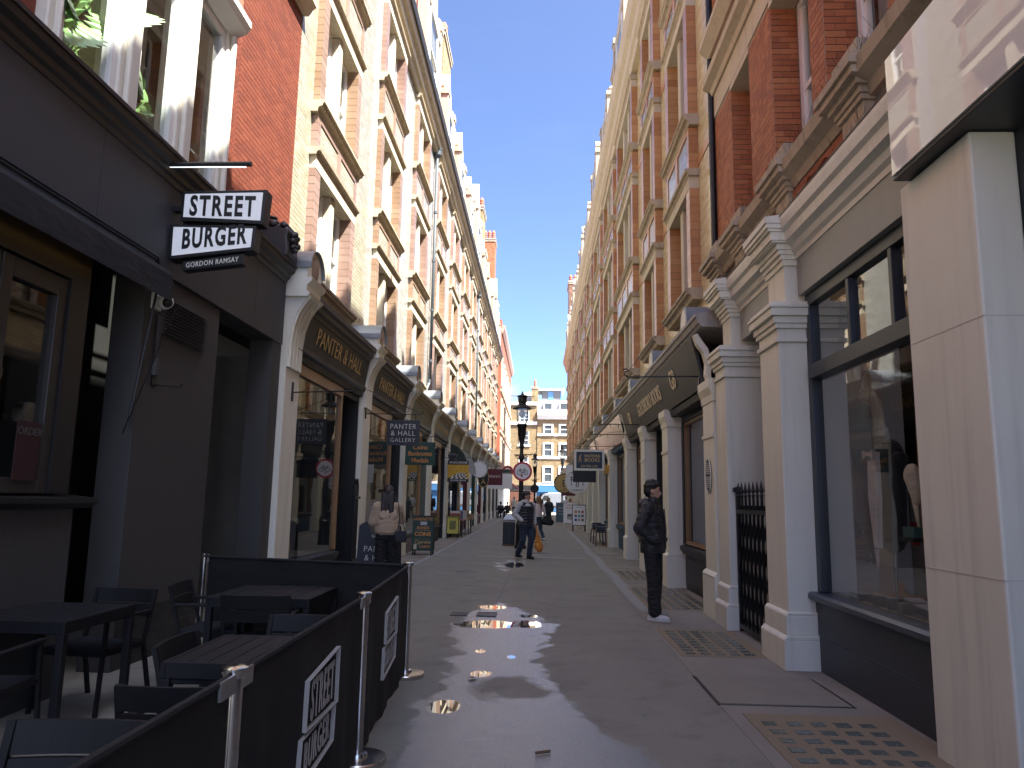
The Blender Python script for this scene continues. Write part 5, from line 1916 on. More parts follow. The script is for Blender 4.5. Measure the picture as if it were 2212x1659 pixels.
obj('wall_plate', MB().box(-3.70, -3.665, 6.80, 7.08, 3.86, 4.66), mat('dull_steel', (0.20, 0.19, 0.18), 0.5, metal=0.6), SG)
obj('lamp_bar', MB().tube([(-3.72, 6.66, 4.69), (-2.80, 6.66, 4.70)], 0.025, 10).tube([(-3.66, 7.2, 4.62), (-2.72, 7.2, 4.36)], 0.018, 8).bar((-3.68, 6.66, 4.68), (-3.68, 7.0, 4.55), 0.03, 0.03), M_SIGNBLK, SG)
obj('lamp_tube', MB().box(-3.6, -2.85, 6.652, 6.668, 4.665, 4.672), emit_mat('cool_tube', (0.9, 0.95, 1.0), 0.15), SG)


def scroll_bracket(parent, x0, x1, y, z, m=M_IRON, scrolls=2):
    """iron arm from the wall at x0 to x1 with scrollwork above and a stay"""
    s = 1 if x1 > x0 else -1
    L_ = abs(x1 - x0)
    b = obj('bracket', MB().tube([(x0, y, z), (x1 - s * 0.04, y, z), (x1, y, z + 0.03), (x1 - s * 0.02, y, z + 0.06)], 0.010, 6), m, parent)
    obj('stay', MB().tube([(x0, y, z + min(0.5, L_ * 0.55)), (x1 - s * 0.05, y, z + 0.02)], 0.006, 5), m, b)
    obj('bracket_plate', MB().box(x0 - 0.012, x0 + 0.012, y - 0.02, y + 0.02, z - 0.1, z + 0.12), m, b)
    for i in range(scrolls):
        cx = x0 + s * L_ * (0.45 + 0.28 * i)
        pts = []
        for k in range(22):
            a = k * 0.42
            r = 0.075 * (1 - k / 26)
            pts.append((cx + r * math.cos(a), y, z + 0.09 + r * math.sin(a)))
        obj('scroll', MB().tube(pts, 0.006, 5), m, b)


def hanger(parent, x, y, z0, z1):
    obj('hook', MB().tube([(x, y, z0), (x + 0.012, y, (z0 + z1) / 2), (x, y, z1)], 0.006, 5), M_IRON, parent)


def hang_sign(name, label, x0, x1, y, z0, z1, board_m, lines, bracket_from, bz=None, frame_m=None, group=None, th=0.04, fb=0.0):
    t = thing(name, label, 'sign', ((x0 + x1) / 2, y, z0), group=group)
    obj('board', MB().box(x0, x1, y - th / 2, y + th / 2, z0, z1), board_m, t, bev=0.004)
    if frame_m is not None:
        f = MB()
        e = fb or 0.03
        f.box(x0 - e, x1 + e, y - th / 2 - 0.012, y + th / 2 + 0.012, z1, z1 + e).box(x0 - e, x1 + e, y - th / 2 - 0.012, y + th / 2 + 0.012, z0 - e, z0)
        f.box(x0 - e, x0, y - th / 2 - 0.012, y + th / 2 + 0.012, z0, z1).box(x1, x1 + e, y - th / 2 - 0.012, y + th / 2 + 0.012, z0, z1)
        obj('frame', f, frame_m, t)
    for s, size, zz, m, sx, kw in lines:
        text_y(s, size, (x0 + x1) / 2 + kw.get('dx', 0), y - th / 2 - 0.004, zz, m, t, sx=sx, bold=kw.get('bold', 0), spacing=kw.get('sp', 1.0), shear=kw.get('shear', 0.0))
    bz = bz or z1 + 0.13
    far_x = x1 if bracket_from < x0 else x0
    s = 1 if far_x > bracket_from else -1
    scroll_bracket(t, bracket_from, far_x + s * 0.06, y, bz)
    for x in (x0 + (x1 - x0) * 0.15, x0 + (x1 - x0) * 0.85):
        hanger(t, x, y, z1 + (fb or 0.0), bz)
    return t


P_SIGNINK = mat('blue_black_board', (0.016, 0.018, 0.024), 0.45, var=0.15)
hang_sign('hanging_sign', 'blue black gallery sign with three lines of white capitals', -3.10, -2.43, 15.0, 2.585, 3.10, P_SIGNINK,
          [('PANTER', 0.150, 2.92, M_IVORY, 0.92, {'bold': -0.002, 'sp': 1.1}), ('& HALL', 0.150, 2.785, M_IVORY, 0.95, {'bold': -0.002, 'sp': 1.1}), ('GALLERY', 0.118, 2.655, M_IVORY, 0.98, {'bold': -0.002, 'sp': 1.12})], -3.55, 3.225)
M_ORANGE = mat('orange_letter', (0.62, 0.27, 0.07), 0.5, bump=0)
M_DKGREEN = mat('sign_green', (0.008, 0.045, 0.028), 0.45)
hang_sign('hanging_sign', 'dark green coin shop sign with orange words', -3.51, -2.73, 19.5, 2.39, 2.99, M_DKGREEN,
          [('Coins', 0.165, 2.80, M_ORANGE, 1.0, {'bold': 0.003}), ('Banknotes', 0.165, 2.635, M_ORANGE, 0.92, {'bold': 0.003}), ('Medals', 0.165, 2.46, M_ORANGE, 1.0, {'bold': 0.003})], -3.62, 3.14)
# yellow children's bookshop sign: plain chequered floor on yellow, no figures
MP = hang_sign('hanging_sign', 'yellow and black book sign with a chequered floor', -3.36, -2.58, 27.5, 2.14, 2.92, mat('sign_yellow', (0.62, 0.36, 0.03), 0.5), [], -3.62, 3.02)
obj('title_band', MB().box(-3.362, -2.578, 27.474, 27.478, 2.77, 2.922), M_SIGNBLK, MP)
obj('title_band', MB().box(-3.362, -2.578, 27.474, 27.478, 2.138, 2.25), M_SIGNBLK, MP)
text_y('MARCHPANE', 0.115, -2.97, 27.472, 2.81, M_IVORY, MP, sx=0.95, spacing=1.05, shear=0.1, bold=0.001)
text_y("CHILDREN'S BOOKS", 0.075, -2.97, 27.472, 2.17, M_IVORY, MP, sx=0.9, bold=0.001)
cw, ck = MB(), MB()
for r in range(4):
    za, zb = 2.252 + r * 0.055, 2.252 + (r + 1) * 0.055
    for i in range(8):
        fa, fb2 = 1 - r * 0.16, 1 - (r + 1) * 0.16
        a0, a1 = -3.36 + 0.10 * r + (0.74 * fa) * i / 8, -3.36 + 0.10 * r + (0.74 * fa) * (i + 1) / 8
        b0, b1 = -3.36 + 0.10 * (r + 1) + (0.74 * fb2) * i / 8, -3.36 + 0.10 * (r + 1) + (0.74 * fb2) * (i + 1) / 8
        (cw if (r + i) % 2 else ck).add([(a0, 27.476, za), (a1, 27.476, za), (b1, 27.476, zb), (b0, 27.476, zb)], [(0, 1, 2, 3)])
obj('white_square', cw, M_IVORY, MP)
obj('black_square', ck, M_SIGNBLK, MP)
fl = MB()
rr = random.Random(4)
for i in range(46):
    x, z = rr.uniform(-3.33, -2.61), rr.uniform(2.5, 2.75)
    fl.obox((x, 27.476, z), (0.022, 0.002, 0.008), Matrix.Rotation(rr.uniform(0, 3), 3, 'Y'))
obj('fleck', fl, M_SIGNBLK, MP)


def disc_sign(name, label, x, y, z, r, m, ring_m, bracket_from, th=0.03, group=None, rz=1.0):
    t = thing(name, label, 'sign', (x, y, z - r), group=group)
    n = 28
    obj('disc', MB().prism([(x + r * math.cos(2 * PI * k / n), z + r * rz * math.sin(2 * PI * k / n)) for k in range(n)], 'y', y - th / 2, y + th / 2), m, t)
    obj('ring', MB().tube([(x + r * 0.94 * math.cos(2 * PI * k / n), y - th / 2, z + r * rz * 0.94 * math.sin(2 * PI * k / n)) for k in range(n)], r * 0.05, 5, closed=True), ring_m, t)
    if bracket_from is not None:
        scroll_bracket(t, bracket_from, x, y, z + r * rz + 0.12, scrolls=1)
        hanger(t, x, y, z + r * rz, z + r * rz + 0.12)
    return t


disc_sign('round_sign', 'small round white sign hanging past the yellow book sign', -2.9, 36.3, 2.95, 0.42, M_WHITE, mat('sign_grey', (0.35, 0.36, 0.37), 0.5), -3.6)
t = disc_sign('oval_sign', 'tall oval black sign with a gold monogram', -2.92, 39.5, 2.62, 0.30, M_SIGNBLK, M_GOLD, -3.6, rz=1.7)
text_y('S', 0.5, -2.92, 39.48, 2.66, M_GOLD, t, bold=-0.004)
text_y('A', 0.4, -2.92, 39.48, 2.30, M_GOLD, t, bold=-0.004)
hang_sign('hanging_sign', 'maroon rectangular sign behind the oval black one', -3.2, -2.15, 44.5, 2.35, 3.3, P_MAROON, [("Sotheran's", 0.26, 2.8, M_IVORY, 0.75, {})], -3.6)
hang_sign('hanging_sign', 'plain white rectangular sign with one dark curl', -3.35, -1.75, 49.5, 2.2, 3.2, M_WHITE, [('b', 0.6, 2.45, M_SIGNBLK, 1.0, {'dx': -0.1, 'shear': 0.3})], -3.6)
hang_sign('hanging_sign', 'dark green sign with cream letters next to the red awning', -3.45, -2.35, 63, 2.6, 4.0, P_BOTTLE, [('HENLEY', 0.34, 3.5, M_IVORY, 0.75, {}), ('ART', 0.34, 2.95, M_IVORY, 0.8, {})], -3.6)
t = disc_sign('round_sign', 'round red and white sign above the far red awning', -2.75, 66, 3.95, 0.55, mat('sign_red', (0.40, 0.04, 0.05), 0.5), M_IVORY, -3.6)
obj('centre_ring', MB().tube([(-2.75 + 0.25 * math.cos(k), 65.97, 3.95 + 0.25 * math.sin(k)) for k in np.linspace(0, 6.28, 20)[:-1]], 0.05, 5, closed=True), M_IVORY, t)
# bare bracket on the first gallery pier and on the right bookshop pier
t = thing('wall_bracket', 'empty black iron bracket on the first gallery pier', 'bracket', (-3.6, 10.58, 3.0))
obj('rod', MB().tube([(-3.60, 10.58, 3.03), (-2.68, 10.58, 3.06), (-2.63, 10.58, 3.08), (-2.64, 10.58, 3.12), (-2.68, 10.58, 3.13)], 0.011, 6), M_IRON, t)
obj('plate', MB().box(-3.605, -3.585, 10.55, 10.61, 2.90, 3.18), M_IRON, t)
obj('stay', MB().tube([(-3.60, 10.62, 3.72), (-2.68, 10.58, 3.13)], 0.006, 5), M_IRON, t)
t = thing('wall_bracket', 'long empty iron bracket with curled tip on the black bookshop', 'bracket', (2.4, 11.2, 3.45))
obj('rod', MB().tube([(2.42, 11.1, 3.42), (1.36, 11.3, 3.43), (1.30, 11.3, 3.46), (1.31, 11.3, 3.51), (1.36, 11.3, 3.53), (1.33, 11.3, 3.56), (1.27, 11.3, 3.54)], 0.012, 6), M_IRON, t)
obj('stay', MB().tube([(2.2, 12.2, 4.62), (1.36, 11.3, 3.52)], 0.005, 5), M_IRON, t)
obj('plate', MB().box(2.38, 2.405, 11.07, 11.13, 3.3, 3.5), M_IRON, t)
for y, lab in ((17.8, 'black iron bracket with looped stay beyond the bookshop letters'), (20.6, 'low black iron bracket with two stubs on the shaded row')):
    t = thing('wall_bracket', lab, 'bracket', (2.4, y, 3.4))
    obj('rod', MB().tube([(2.42, y, 3.36), (1.45, y, 3.36), (1.40, y, 3.40), (1.46, y, 3.44)], 0.012, 6), M_IRON, t)
    obj('stay', MB().tube([(2.25, y + 0.3, 4.45), (1.9, y + 0.1, 3.75), (1.45, y, 3.40)], 0.007, 5), M_IRON, t)
    obj('stub', MB().tube([(1.9, y, 3.36), (1.9, y, 3.28)], 0.01, 5).tube([(1.7, y, 3.36), (1.7, y, 3.28)], 0.01, 5), M_IRON, t)
# right-hand hanging signs
M_NAVYSIGN = mat('sign_navy', (0.018, 0.032, 0.055), 0.45)
WK = hang_sign('hanging_sign', 'navy bookshop sign with wide white frame and gold words', 1.20, 2.03, 24.0, 2.56, 3.09, M_NAVYSIGN,
          [('WATKINS', 0.135, 2.91, M_GOLD, 0.85, {'dx': 0.09, 'bold': 0.001}), ('BOOKS', 0.155, 2.775, M_GOLD, 0.95, {'dx': 0.09, 'bold': 0.001}), ('020 7836 2182', 0.095, 2.60, M_GOLD, 0.92, {})], 2.40, 3.27, M_CREAM, fb=0.07)
obj('emblem', MB().tube([(1.28, 23.976, 2.76), (1.30, 23.976, 2.86), (1.32, 23.976, 2.96), (1.36, 23.976, 2.99)], 0.012, 5).tube([(1.36, 23.976, 2.76), (1.34, 23.976, 2.86), (1.32, 23.976, 2.96)], 0.012, 5), M_GOLD, WK)
hang_sign('hanging_sign', 'plain black sign half hidden behind the navy bookshop sign', 1.35, 2.25, 29.5, 2.25, 2.95, M_SIGNBLK, [], 2.40)
t = disc_sign('round_sign', 'round white sign with black bench emblem on the shaded side', 1.72, 33.5, 2.36, 0.55, M_WHITE, M_IVORY, 2.40)
text_y('RETRO SODA', 0.13, 1.72, 33.48, 2.72, M_SIGNBLK, t, sx=0.7)
text_y('COMPANY', 0.15, 1.72, 33.48, 1.93, M_SIGNBLK, t, sx=0.8)
obj('bench_emblem', MB().box(1.40, 2.04, 33.478, 33.484, 2.42, 2.46).box(1.40, 2.04, 33.478, 33.484, 2.52, 2.55).box(1.45, 1.48, 33.478, 33.484, 2.18, 2.62).box(1.96, 1.99, 33.478, 33.484, 2.18, 2.62).box(1.66, 1.70, 33.478, 33.484, 2.12, 2.55).box(1.75, 1.79, 33.478, 33.484, 2.12, 2.55).ball((1.72, 33.48, 2.62), (0.05, 0.004, 0.06), 10, 6), M_SIGNBLK, t)
hang_sign('hanging_sign', 'white sign with a red corner behind the round bench sign', 1.45, 2.05, 40, 2.3, 3.4, M_WHITE, [], 2.40)
t = disc_sign('round_sign', 'round gold sign hanging far along the shaded row', 1.55, 46, 2.55, 0.62, mat('sign_gold', (0.50, 0.36, 0.12), 0.5), M_SIGNBLK, 2.40)
text_y('B', 0.6, 1.6, 45.98, 2.35, M_SIGNBLK, t)
hang_sign('hanging_sign', 'maroon strip sign below the round gold one', 1.35, 2.2, 45, 1.80, 2.0, P_MAROON, [], 2.40, 2.1)
t = thing('wall_lantern', 'small yellow box lamp on a blue shopfront pier', 'lamp', (2.35, 25.6, 2.6))
obj('lamp_body', MB().box(2.22, 2.40, 25.5, 25.75, 2.45, 2.75), mat('amber_box', (0.55, 0.30, 0.04), 0.4), t, bev=0.02)

# ------------------------------------------------------------------ cafe barrier
M_BANNER = cloth_mat('black_banner', (0.009, 0.0085, 0.0085), 0.8, 0.35, 2.5, sheen=0.0)
M_PRINT = mat('pale_print', (0.46, 0.44, 0.41), 0.8, bump=0)
POSTS = [(-1.0, 0.5), (-1.02, 2.60), (-1.05, 4.63), (-1.15, 6.78), (-3.25, 7.32)]
post_labels = {1: 'steel barrier post nearest to us beside the large printed panel', 2: 'steel barrier post between the two printed panels', 3: 'steel barrier post at the outer far corner of the cafe terrace', 4: 'steel barrier post against the cafe wall'}
for i, (x, y) in enumerate(POSTS):
    if i == 0:
        continue
    t = thing('barrier_post', post_labels[i], 'post', (x, y, 0), group='steel posts of the cafe barrier')
    obj('tube', MB().lathe([(0.030, 0.02), (0.030, 0.945)], (x, y, 0), 18), M_STEEL, t, auto=True)
    obj('cap', MB().lathe([(0.036, 0.94), (0.044, 0.955), (0.044, 0.972), (0.030, 0.978)], (x, y, 0), 20), M_STEEL, t, auto=True)
    obj('foot', MB().lathe([(0.17, 0.0), (0.172, 0.028), (0.165, 0.036), (0.06, 0.040), (0.055, 0.06), (0.034, 0.064)], (x, y, 0), 28), M_STEEL, t, auto=True)


def banner(i, label, logo=None):
    (xa, ya), (xb, yb) = POSTS[i], POSTS[i + 1]
    a, b = Vector((xa, ya, 0)), Vector((xb, yb, 0))
    d = (b - a).normalized()
    nrm = Vector((d.y, -d.x, 0))
    a, b = a + d * 0.05, b - d * 0.05
    t = thing('barrier_banner', label, 'banner', tuple((a + b) / 2), group='black banners of the cafe barrier')
    n, m_ = 40, 8
    vs, fs = [], []
    for side in (0.003, -0.003):
        for j in range(m_ + 1):
            for k in range(n + 1):
                u, v = k / n, j / m_
                p = a.lerp(b, u)
                w = 0.010 * math.sin(u * 19 + v * 1.5) * (1 - v * 0.6) + 0.008 * math.sin(u * 47 + 1 + i) * (1 - v) * 0.6
                sag = -0.006 * math.sin(PI * u)
                vs.append(p + nrm * (w + side) + Vector((0, 0, 0.035 + v * 0.915 + sag * v)))
    N = (n + 1) * (m_ + 1)
    for j in range(m_):
        for k in range(n):
            q = j * (n + 1) + k
            fs.append((q, q + 1, q + n + 2, q + n + 1))
            fs.append((N + q + n + 1, N + q + n + 2, N + q + 1, N + q))
    obj('fabric', MB().add(vs, fs), M_BANNER, t, smooth=True)
    obj('top_rail', MB().tube([a + Vector((0, 0, 0.945)), b + Vector((0, 0, 0.945))], 0.014, 8), M_BANNER, t)
    e = MB()
    e2 = MB()
    e.bar(b - d * 0.10 + nrm * 0.013 + Vector((0, 0, 0.925)), b + d * 0.02 + nrm * 0.013 + Vector((0, 0, 0.925)), 0.06, 0.01, nrm)
    e2.bar(a - d * 0.02 + nrm * 0.013 + Vector((0, 0, 0.925)), a + d * 0.08 + nrm * 0.013 + Vector((0, 0, 0.925)), 0.06, 0.01, nrm)
    obj('rail_clip', e2, mat('satin_alloy', (0.40, 0.39, 0.38), 0.35, metal=0.8), t)
    obj('rail_clip', e, mat('satin_alloy', (0.40, 0.39, 0.38), 0.35, metal=0.8), t)
    if logo:
        y0, k = logo
        def pt(u, z):
            yy = y0 + u * k
            f = (yy - ya) / (yb - ya)
            return Vector((xa + (xb - xa) * f, yy, z)) + nrm * 0.020
        pm = MB()
        for quad in ([(0.06, 0.735), (0.60, 0.785), (0.60, 0.515), (0.05, 0.525)], [(0.0, 0.505), (0.56, 0.52), (0.55, 0.345), (-0.02, 0.30)]):
            for (p, q) in zip(quad, quad[1:] + quad[:1]):
                P_, Q_ = pt(*p), pt(*q)
                pm.bar(P_, Q_, 0.022, 0.003, nrm.cross(Q_ - P_))
        r1 = (pt(0.6, 0.53) - pt(0.05, 0.525))
        obj('printed_frame', pm, M_PRINT, t)
        obj('printed_word', text_mb('STREET', 0.25, pt(0.33, 0.555), r1 + Vector((0, 0, 0.012)), (0, 0, 1), 0.003, sx=0.42 * k, bold=0.004, spacing=1.2), M_PRINT, t)
        obj('printed_word', text_mb('BURGER', 0.175, pt(0.27, 0.365), r1 + Vector((0, 0, 0.035)), (0, 0, 1), 0.003, sx=0.56 * k, bold=0.003, spacing=1.2), M_PRINT, t)


banner(0, 'plain black barrier banner at the lower edge, closest to us')
banner(1, 'black barrier banner with large pale printed words, second from the front', (3.36, 1.0))
banner(2, 'black barrier banner with smaller looking printed words, third from the front', (5.36, 1.0))
banner(3, 'plain black barrier banner closing the far end of the cafe terrace')

# ------------------------------------------------------------------ cafe tables and chairs
M_TABLE = mat('black_slat_table', (0.012, 0.012, 0.014), 0.55, var=0.2, scale=5, bump=0.15, spec=0.3)


def cafe_table(label, x0, x1, y0, y1):
    t = thing('cafe_table', label, 'table', ((x0 + x1) / 2, (y0 + y1) / 2, 0), group='black slatted cafe tables')
    n = 7
    w = (x1 - x0 - 0.05) / n
    for i in range(n):
        obj('slat', MB().box(x0 + 0.025 + i * w + 0.003, x0 + 0.025 + (i + 1) * w - 0.003, y0 + 0.03, y1 - 0.03, 0.722, 0.740), M_TABLE, t, bev=0.003)
    f = MB()
    for a, b, c_, d_ in ((x0, x0 + 0.025, y0, y1), (x1 - 0.025, x1, y0, y1), (x0 + 0.025, x1 - 0.025, y0, y0 + 0.03), (x0 + 0.025, x1 - 0.025, y1 - 0.03, y1)):
        f.box(a, b, c_, d_, 0.665, 0.741)
    obj('apron', f, M_TABLE, t, bev=0.003)
    for x in (x0, x1 - 0.05):
        for y in (y0, y1 - 0.05):
            obj('leg', MB().box(x, x + 0.05, y, y + 0.05, 0, 0.664), M_TABLE, t, bev=0.004)


cafe_table('black slatted cafe table against the cafe wall below the windows', -3.66, -2.95, 4.72, 5.55)
cafe_table('black slatted cafe table beside the printed banner', -1.82, -1.10, 3.70, 4.45)
cafe_table('black slatted cafe table in the far corner of the barrier', -2.63, -1.80, 6.00, 6.85)
M_CHAIR = mat('black_chair', (0.010, 0.010, 0.011), 0.6, var=0.2, spec=0.3)
M_SEATPAD = mat('blue_black_seat', (0.016, 0.018, 0.023), 0.65, var=0.15, spec=0.3)


def cafe_chair(loc, rz, label, proto=[None]):
    """stacking armchair facing +y locally: seat, two back slats, arms, four splayed legs"""
    if proto[0] is None:
        t = thing('cafe_chair', label, 'chair', loc, rz, 'black cafe armchairs')
        st = MB().box(-0.24, 0.24, -0.22, 0.23, 0.425, 0.445)
        obj('seat', st, M_SEATPAD, t, local=True, bev=0.008)
        obj('seat_frame', MB().box(-0.255, -0.242, -0.22, 0.23, 0.395, 0.43).box(0.242, 0.255, -0.22, 0.23, 0.395, 0.43).box(-0.242, 0.242, 0.215, 0.23, 0.395, 0.424), M_CHAIR, t, local=True)
        for k, (z0, z1) in enumerate(((0.60, 0.69), (0.70, 0.80))):
            n = 8
            vs, fs = [], []
            for j, z in enumerate((z0, z1)):
                for q in range(n + 1):
                    x = -0.255 + 0.51 * q / n
                    c = 0.03 * (1 - (x / 0.255) ** 2)
                    y = -0.24 - (z - 0.45) * 0.22 - c
                    vs += [(x, y, z), (x, y - 0.018, z)]
            m = 2 * (n + 1)
            for q in range(n):
                a = 2 * q
                fs += [(a, a + 2, m + a + 2, m + a), (a + 3, a + 1, m + a + 1, m + a + 3), (m + a, m + a + 2, m + a + 3, m + a + 1), (a + 2, a, a + 1, a + 3)]
            fs += [(0, m, m + 1, 1), (2 * n, 2 * n + 1, m + 2 * n + 1, m + 2 * n)]
            obj('back_slat', MB().add(vs, fs), M_CHAIR, t, local=True)
        for s in (-1, 1):
            obj('back_post', MB().bar((s * 0.25, -0.22, 0.42), (s * 0.25, -0.325, 0.80), 0.028, 0.022), M_CHAIR, t, local=True)
            obj('arm', MB().box(s * 0.25 - 0.022, s * 0.25 + 0.022, -0.27, 0.24, 0.635, 0.66), M_CHAIR, t, local=True, bev=0.006)
            obj('leg', MB().bar((s * 0.25, 0.21, 0.64), (s * 0.26, 0.26, 0.0), 0.03, 0.022), M_CHAIR, t, local=True)
            obj('leg', MB().bar((s * 0.25, -0.22, 0.42), (s * 0.26, -0.33, 0.0), 0.03, 0.022), M_CHAIR, t, local=True)
        proto[0] = t
        return t
    c = copy_tree(proto[0])
    c.location = loc
    c.rotation_euler = (0, 0, rz)
    c['label'] = label
    return c


cafe_chair((-3.28, 5.62, 0), PI - 0.12, 'black cafe armchair at the far side of the table by the wall')
cafe_chair((-2.72, 6.46, 0), -PI / 2 + 0.12, 'black cafe armchair left of the far corner table, turned sideways')
cafe_chair((-2.14, 6.03, 0), 0.06, 'black cafe armchair in front of the far corner table, back towards us')
cafe_chair((-1.45, 4.50, 0), PI - 0.05, 'black cafe armchair behind the table beside the printed banner')
cafe_chair((-1.56, 4.0, 0), -PI / 2 + 0.05, 'black cafe armchair pushed under the left edge of the table by the printed banner')
cafe_chair((-1.42, 3.36, 0), 0.08, 'black cafe armchair before the table by the printed banner, curved back towards us')
cafe_chair((-1.46, 2.22, 0), PI + 0.04, 'black cafe armchair at the lower edge of the picture')
cafe_chair((-3.25, 4.38, 0), 0.1, 'black cafe armchair at the left edge, near side of the wall table')


# ------------------------------------------------------------------ pavement boards
def a_board(label, x0, x1, y, h, board_m, lines=(), legs=0.10, th=0.035, frame_m=None, turn=0.0, arch=False, extra=None):
    """folding A-board seen from the front: two panels that meet at the top"""
    cx, w = (x0 + x1) / 2, (x1 - x0)
    t = thing('a_board', label, 'sign board', (cx, y, 0), turn)
    lean = 0.16
    for nm, s in (('front_panel', -1), ('back_panel', 1)):
        pr = [(-w / 2, legs), (w / 2, legs), (w / 2, h)] + ([(w / 2 * math.cos(a), h + 0.12 * math.sin(a)) for a in np.linspace(0.2, PI - 0.2, 9)] if arch else []) + [(-w / 2, h)]
        mb = MB().prism(pr, 'y', -th / 2, th / 2)
        mb.v = [(p[0], p[1] + s * (0.02 + lean * (h - p[2])), p[2]) for p in mb.v]
        pn = obj(nm, mb, board_m, t, local=True, bev=0.004)
        if frame_m is not None and s < 0:
            fr = MB()
            for a, b, c_, d_ in ((-w / 2, -w / 2 + 0.03, legs, h), (w / 2 - 0.03, w / 2, legs, h), (-w / 2 + 0.03, w / 2 - 0.03, h - 0.03, h), (-w / 2 + 0.03, w / 2 - 0.03, legs, legs + 0.03)):
                fr.box(a, b, -th / 2 - 0.008, -th / 2 + 0.004, c_, d_)
            fr.v = [(p[0], p[1] - (0.02 + lean * (h - p[2])), p[2]) for p in fr.v]
            obj('board_frame', fr, frame_m, pn, local=True)
        if legs:
            for sx_ in (-1, 1):
                lg = MB().box(sx_ * (w / 2 - 0.04) - 0.02, sx_ * (w / 2 - 0.04) + 0.02, -0.015, 0.015, 0, legs + 0.002)
                lg.v = [(p[0], p[1] + s * (0.02 + lean * (h - p[2])), p[2]) for p in lg.v]
                obj('foot', lg, frame_m or board_m, t, local=True)
    up = Vector((0, lean, 1)).normalized()
    for s, size, z, m, sx, kw in lines:
        yy = -(0.02 + lean * (h - z)) - th / 2 - 0.004
        o = obj('lettering', text_mb(s, size, (kw.get('dx', 0), yy, z), (1, 0, 0), up, 0.003, 'CENTER', sx, kw.get('bold', 0), kw.get('sp', 1.0), kw.get('shear', 0)), m, t, local=True)
    if extra:
        for nm, xa, xb, za, zb, m in extra:
            mb = MB().box(xa, xb, -th / 2 - 0.006, -th / 2 - 0.003, za, zb)
            mb.v = [(p[0], p[1] - (0.02 + lean * (h - p[2])), p[2]) for p in mb.v]
            obj(nm, mb, m, t, local=True)
    return t


a_board('black gallery pavement board with white capitals behind the barrier', -3.16, -2.42, 13.3, 1.02, P_SIGNINK,
        [('FINE ART', 0.075, 0.93, M_IVORY, 0.9, {}), ('GALLERY', 0.075, 0.84, M_IVORY, 0.9, {}), ('PANTER', 0.14, 0.60, M_IVORY, 0.95, {'sp': 1.1, 'bold': -0.002}), ('& HALL', 0.14, 0.45, M_IVORY, 0.95, {'sp': 1.1, 'bold': -0.002}), ('WWW.PANTERANDHALL.COM', 0.045, 0.18, M_IVORY, 0.85, {}), ], 0.0, arch=True)
M_BOARDG = mat('board_green', (0.012, 0.042, 0.03), 0.5)
a_board('dark green coin shop board with orange and gold lettering', -3.42, -2.84, 20.6, 1.06, M_BOARDG,
        [('BANKNOTES', 0.115, 0.93, M_ORANGE, 0.85, {'bold': 0.001}), ('BONDS', 0.105, 0.70, M_ORANGE, 0.95, {'bold': 0.001}), ('COINS', 0.15, 0.52, M_ORANGE, 0.98, {'bold': 0.004}), ('Cigarette', 0.13, 0.32, M_GOLD, 0.9, {'shear': 0.3}), ('CARDS', 0.095, 0.21, M_ORANGE, 1.0, {'dx': 0.07, 'bold': 0.001})],
        0.13, frame_m=mat('board_dark_edge', (0.01, 0.03, 0.022), 0.5), extra=[('banknote', -0.08, 0.10, 0.81, 0.90, mat('note_grey', (0.42, 0.45, 0.47), 0.7)), ('rule', -0.22, 0.22, 0.665, 0.67, M_GOLD), ('rule', -0.22, 0.22, 0.435, 0.44, M_GOLD), ('card', -0.23, -0.15, 0.17, 0.30, mat('card_cream', (0.5, 0.45, 0.33), 0.7))])
a_board('yellow poster board in a black swing frame by the book trestle', -3.56, -3.08, 29.4, 0.86, mat('poster_yellow', (0.60, 0.55, 0.10), 0.6),
        [('MARCHPANE', 0.075, 0.76, M_SIGNBLK, 0.85, {})], 0.16, frame_m=M_SIGNBLK, extra=[('etching', -0.12, 0.12, 0.34, 0.68, mat('etching_grey', (0.20, 0.19, 0.07), 0.7, var=0.9, scale=26))])
t = a_board('white board with rows of small coloured pictures in a black frame on the shaded side', 1.72, 2.42, 38.4, 1.32, M_WHITE, [('MARKET PLACE', 0.06, 1.18, M_SIGNBLK, 0.8, {})], 0.28, frame_m=M_SIGNBLK,
            extra=[('picture', -0.23 + 0.17 * (i % 3), -0.11 + 0.17 * (i % 3), 0.90 - 0.20 * (i // 3), 1.03 - 0.20 * (i // 3), mat('pic%d' % i, c, 0.6)) for i, c in enumerate(
                [(0.5, 0.2, 0.05), (0.3, 0.3, 0.3), (0.4, 0.05, 0.06), (0.12, 0.12, 0.14), (0.06, 0.35, 0.38), (0.1, 0.1, 0.1), (0.04, 0.08, 0.35), (0.35, 0.35, 0.3), (0.12, 0.10, 0.08)])])
t = a_board('white board with red heading and round black emblem on the shaded side', 1.40, 2.1, 42, 1.38, M_WHITE, [('A RETRO', 0.12, 1.22, mat('red_print', (0.40, 0.03, 0.03), 0.6), 0.8, {}), ('MUSIC COMPANY', 0.11, 1.08, mat('red_print', (0.40, 0.03, 0.03), 0.6), 0.6, {})], 0.30, frame_m=M_WHITE,
            extra=[('emblem', -0.14, 0.14, 0.50, 0.78, M_SIGNBLK), ('emblem_centre', -0.11, 0.11, 0.53, 0.75, M_WHITE)])
a_board('slate blue board with pale words behind the white boards', 1.15, 1.85, 49, 1.38, mat('board_slate_blue', (0.07, 0.12, 0.16), 0.6), [('ANTIQUE', 0.13, 1.0, M_IVORY, 0.8, {}), ('PRINTS & MAPS', 0.10, 0.8, M_IVORY, 0.7, {}), ('BOOKS', 0.12, 0.6, M_IVORY, 0.8, {})], 0.12)

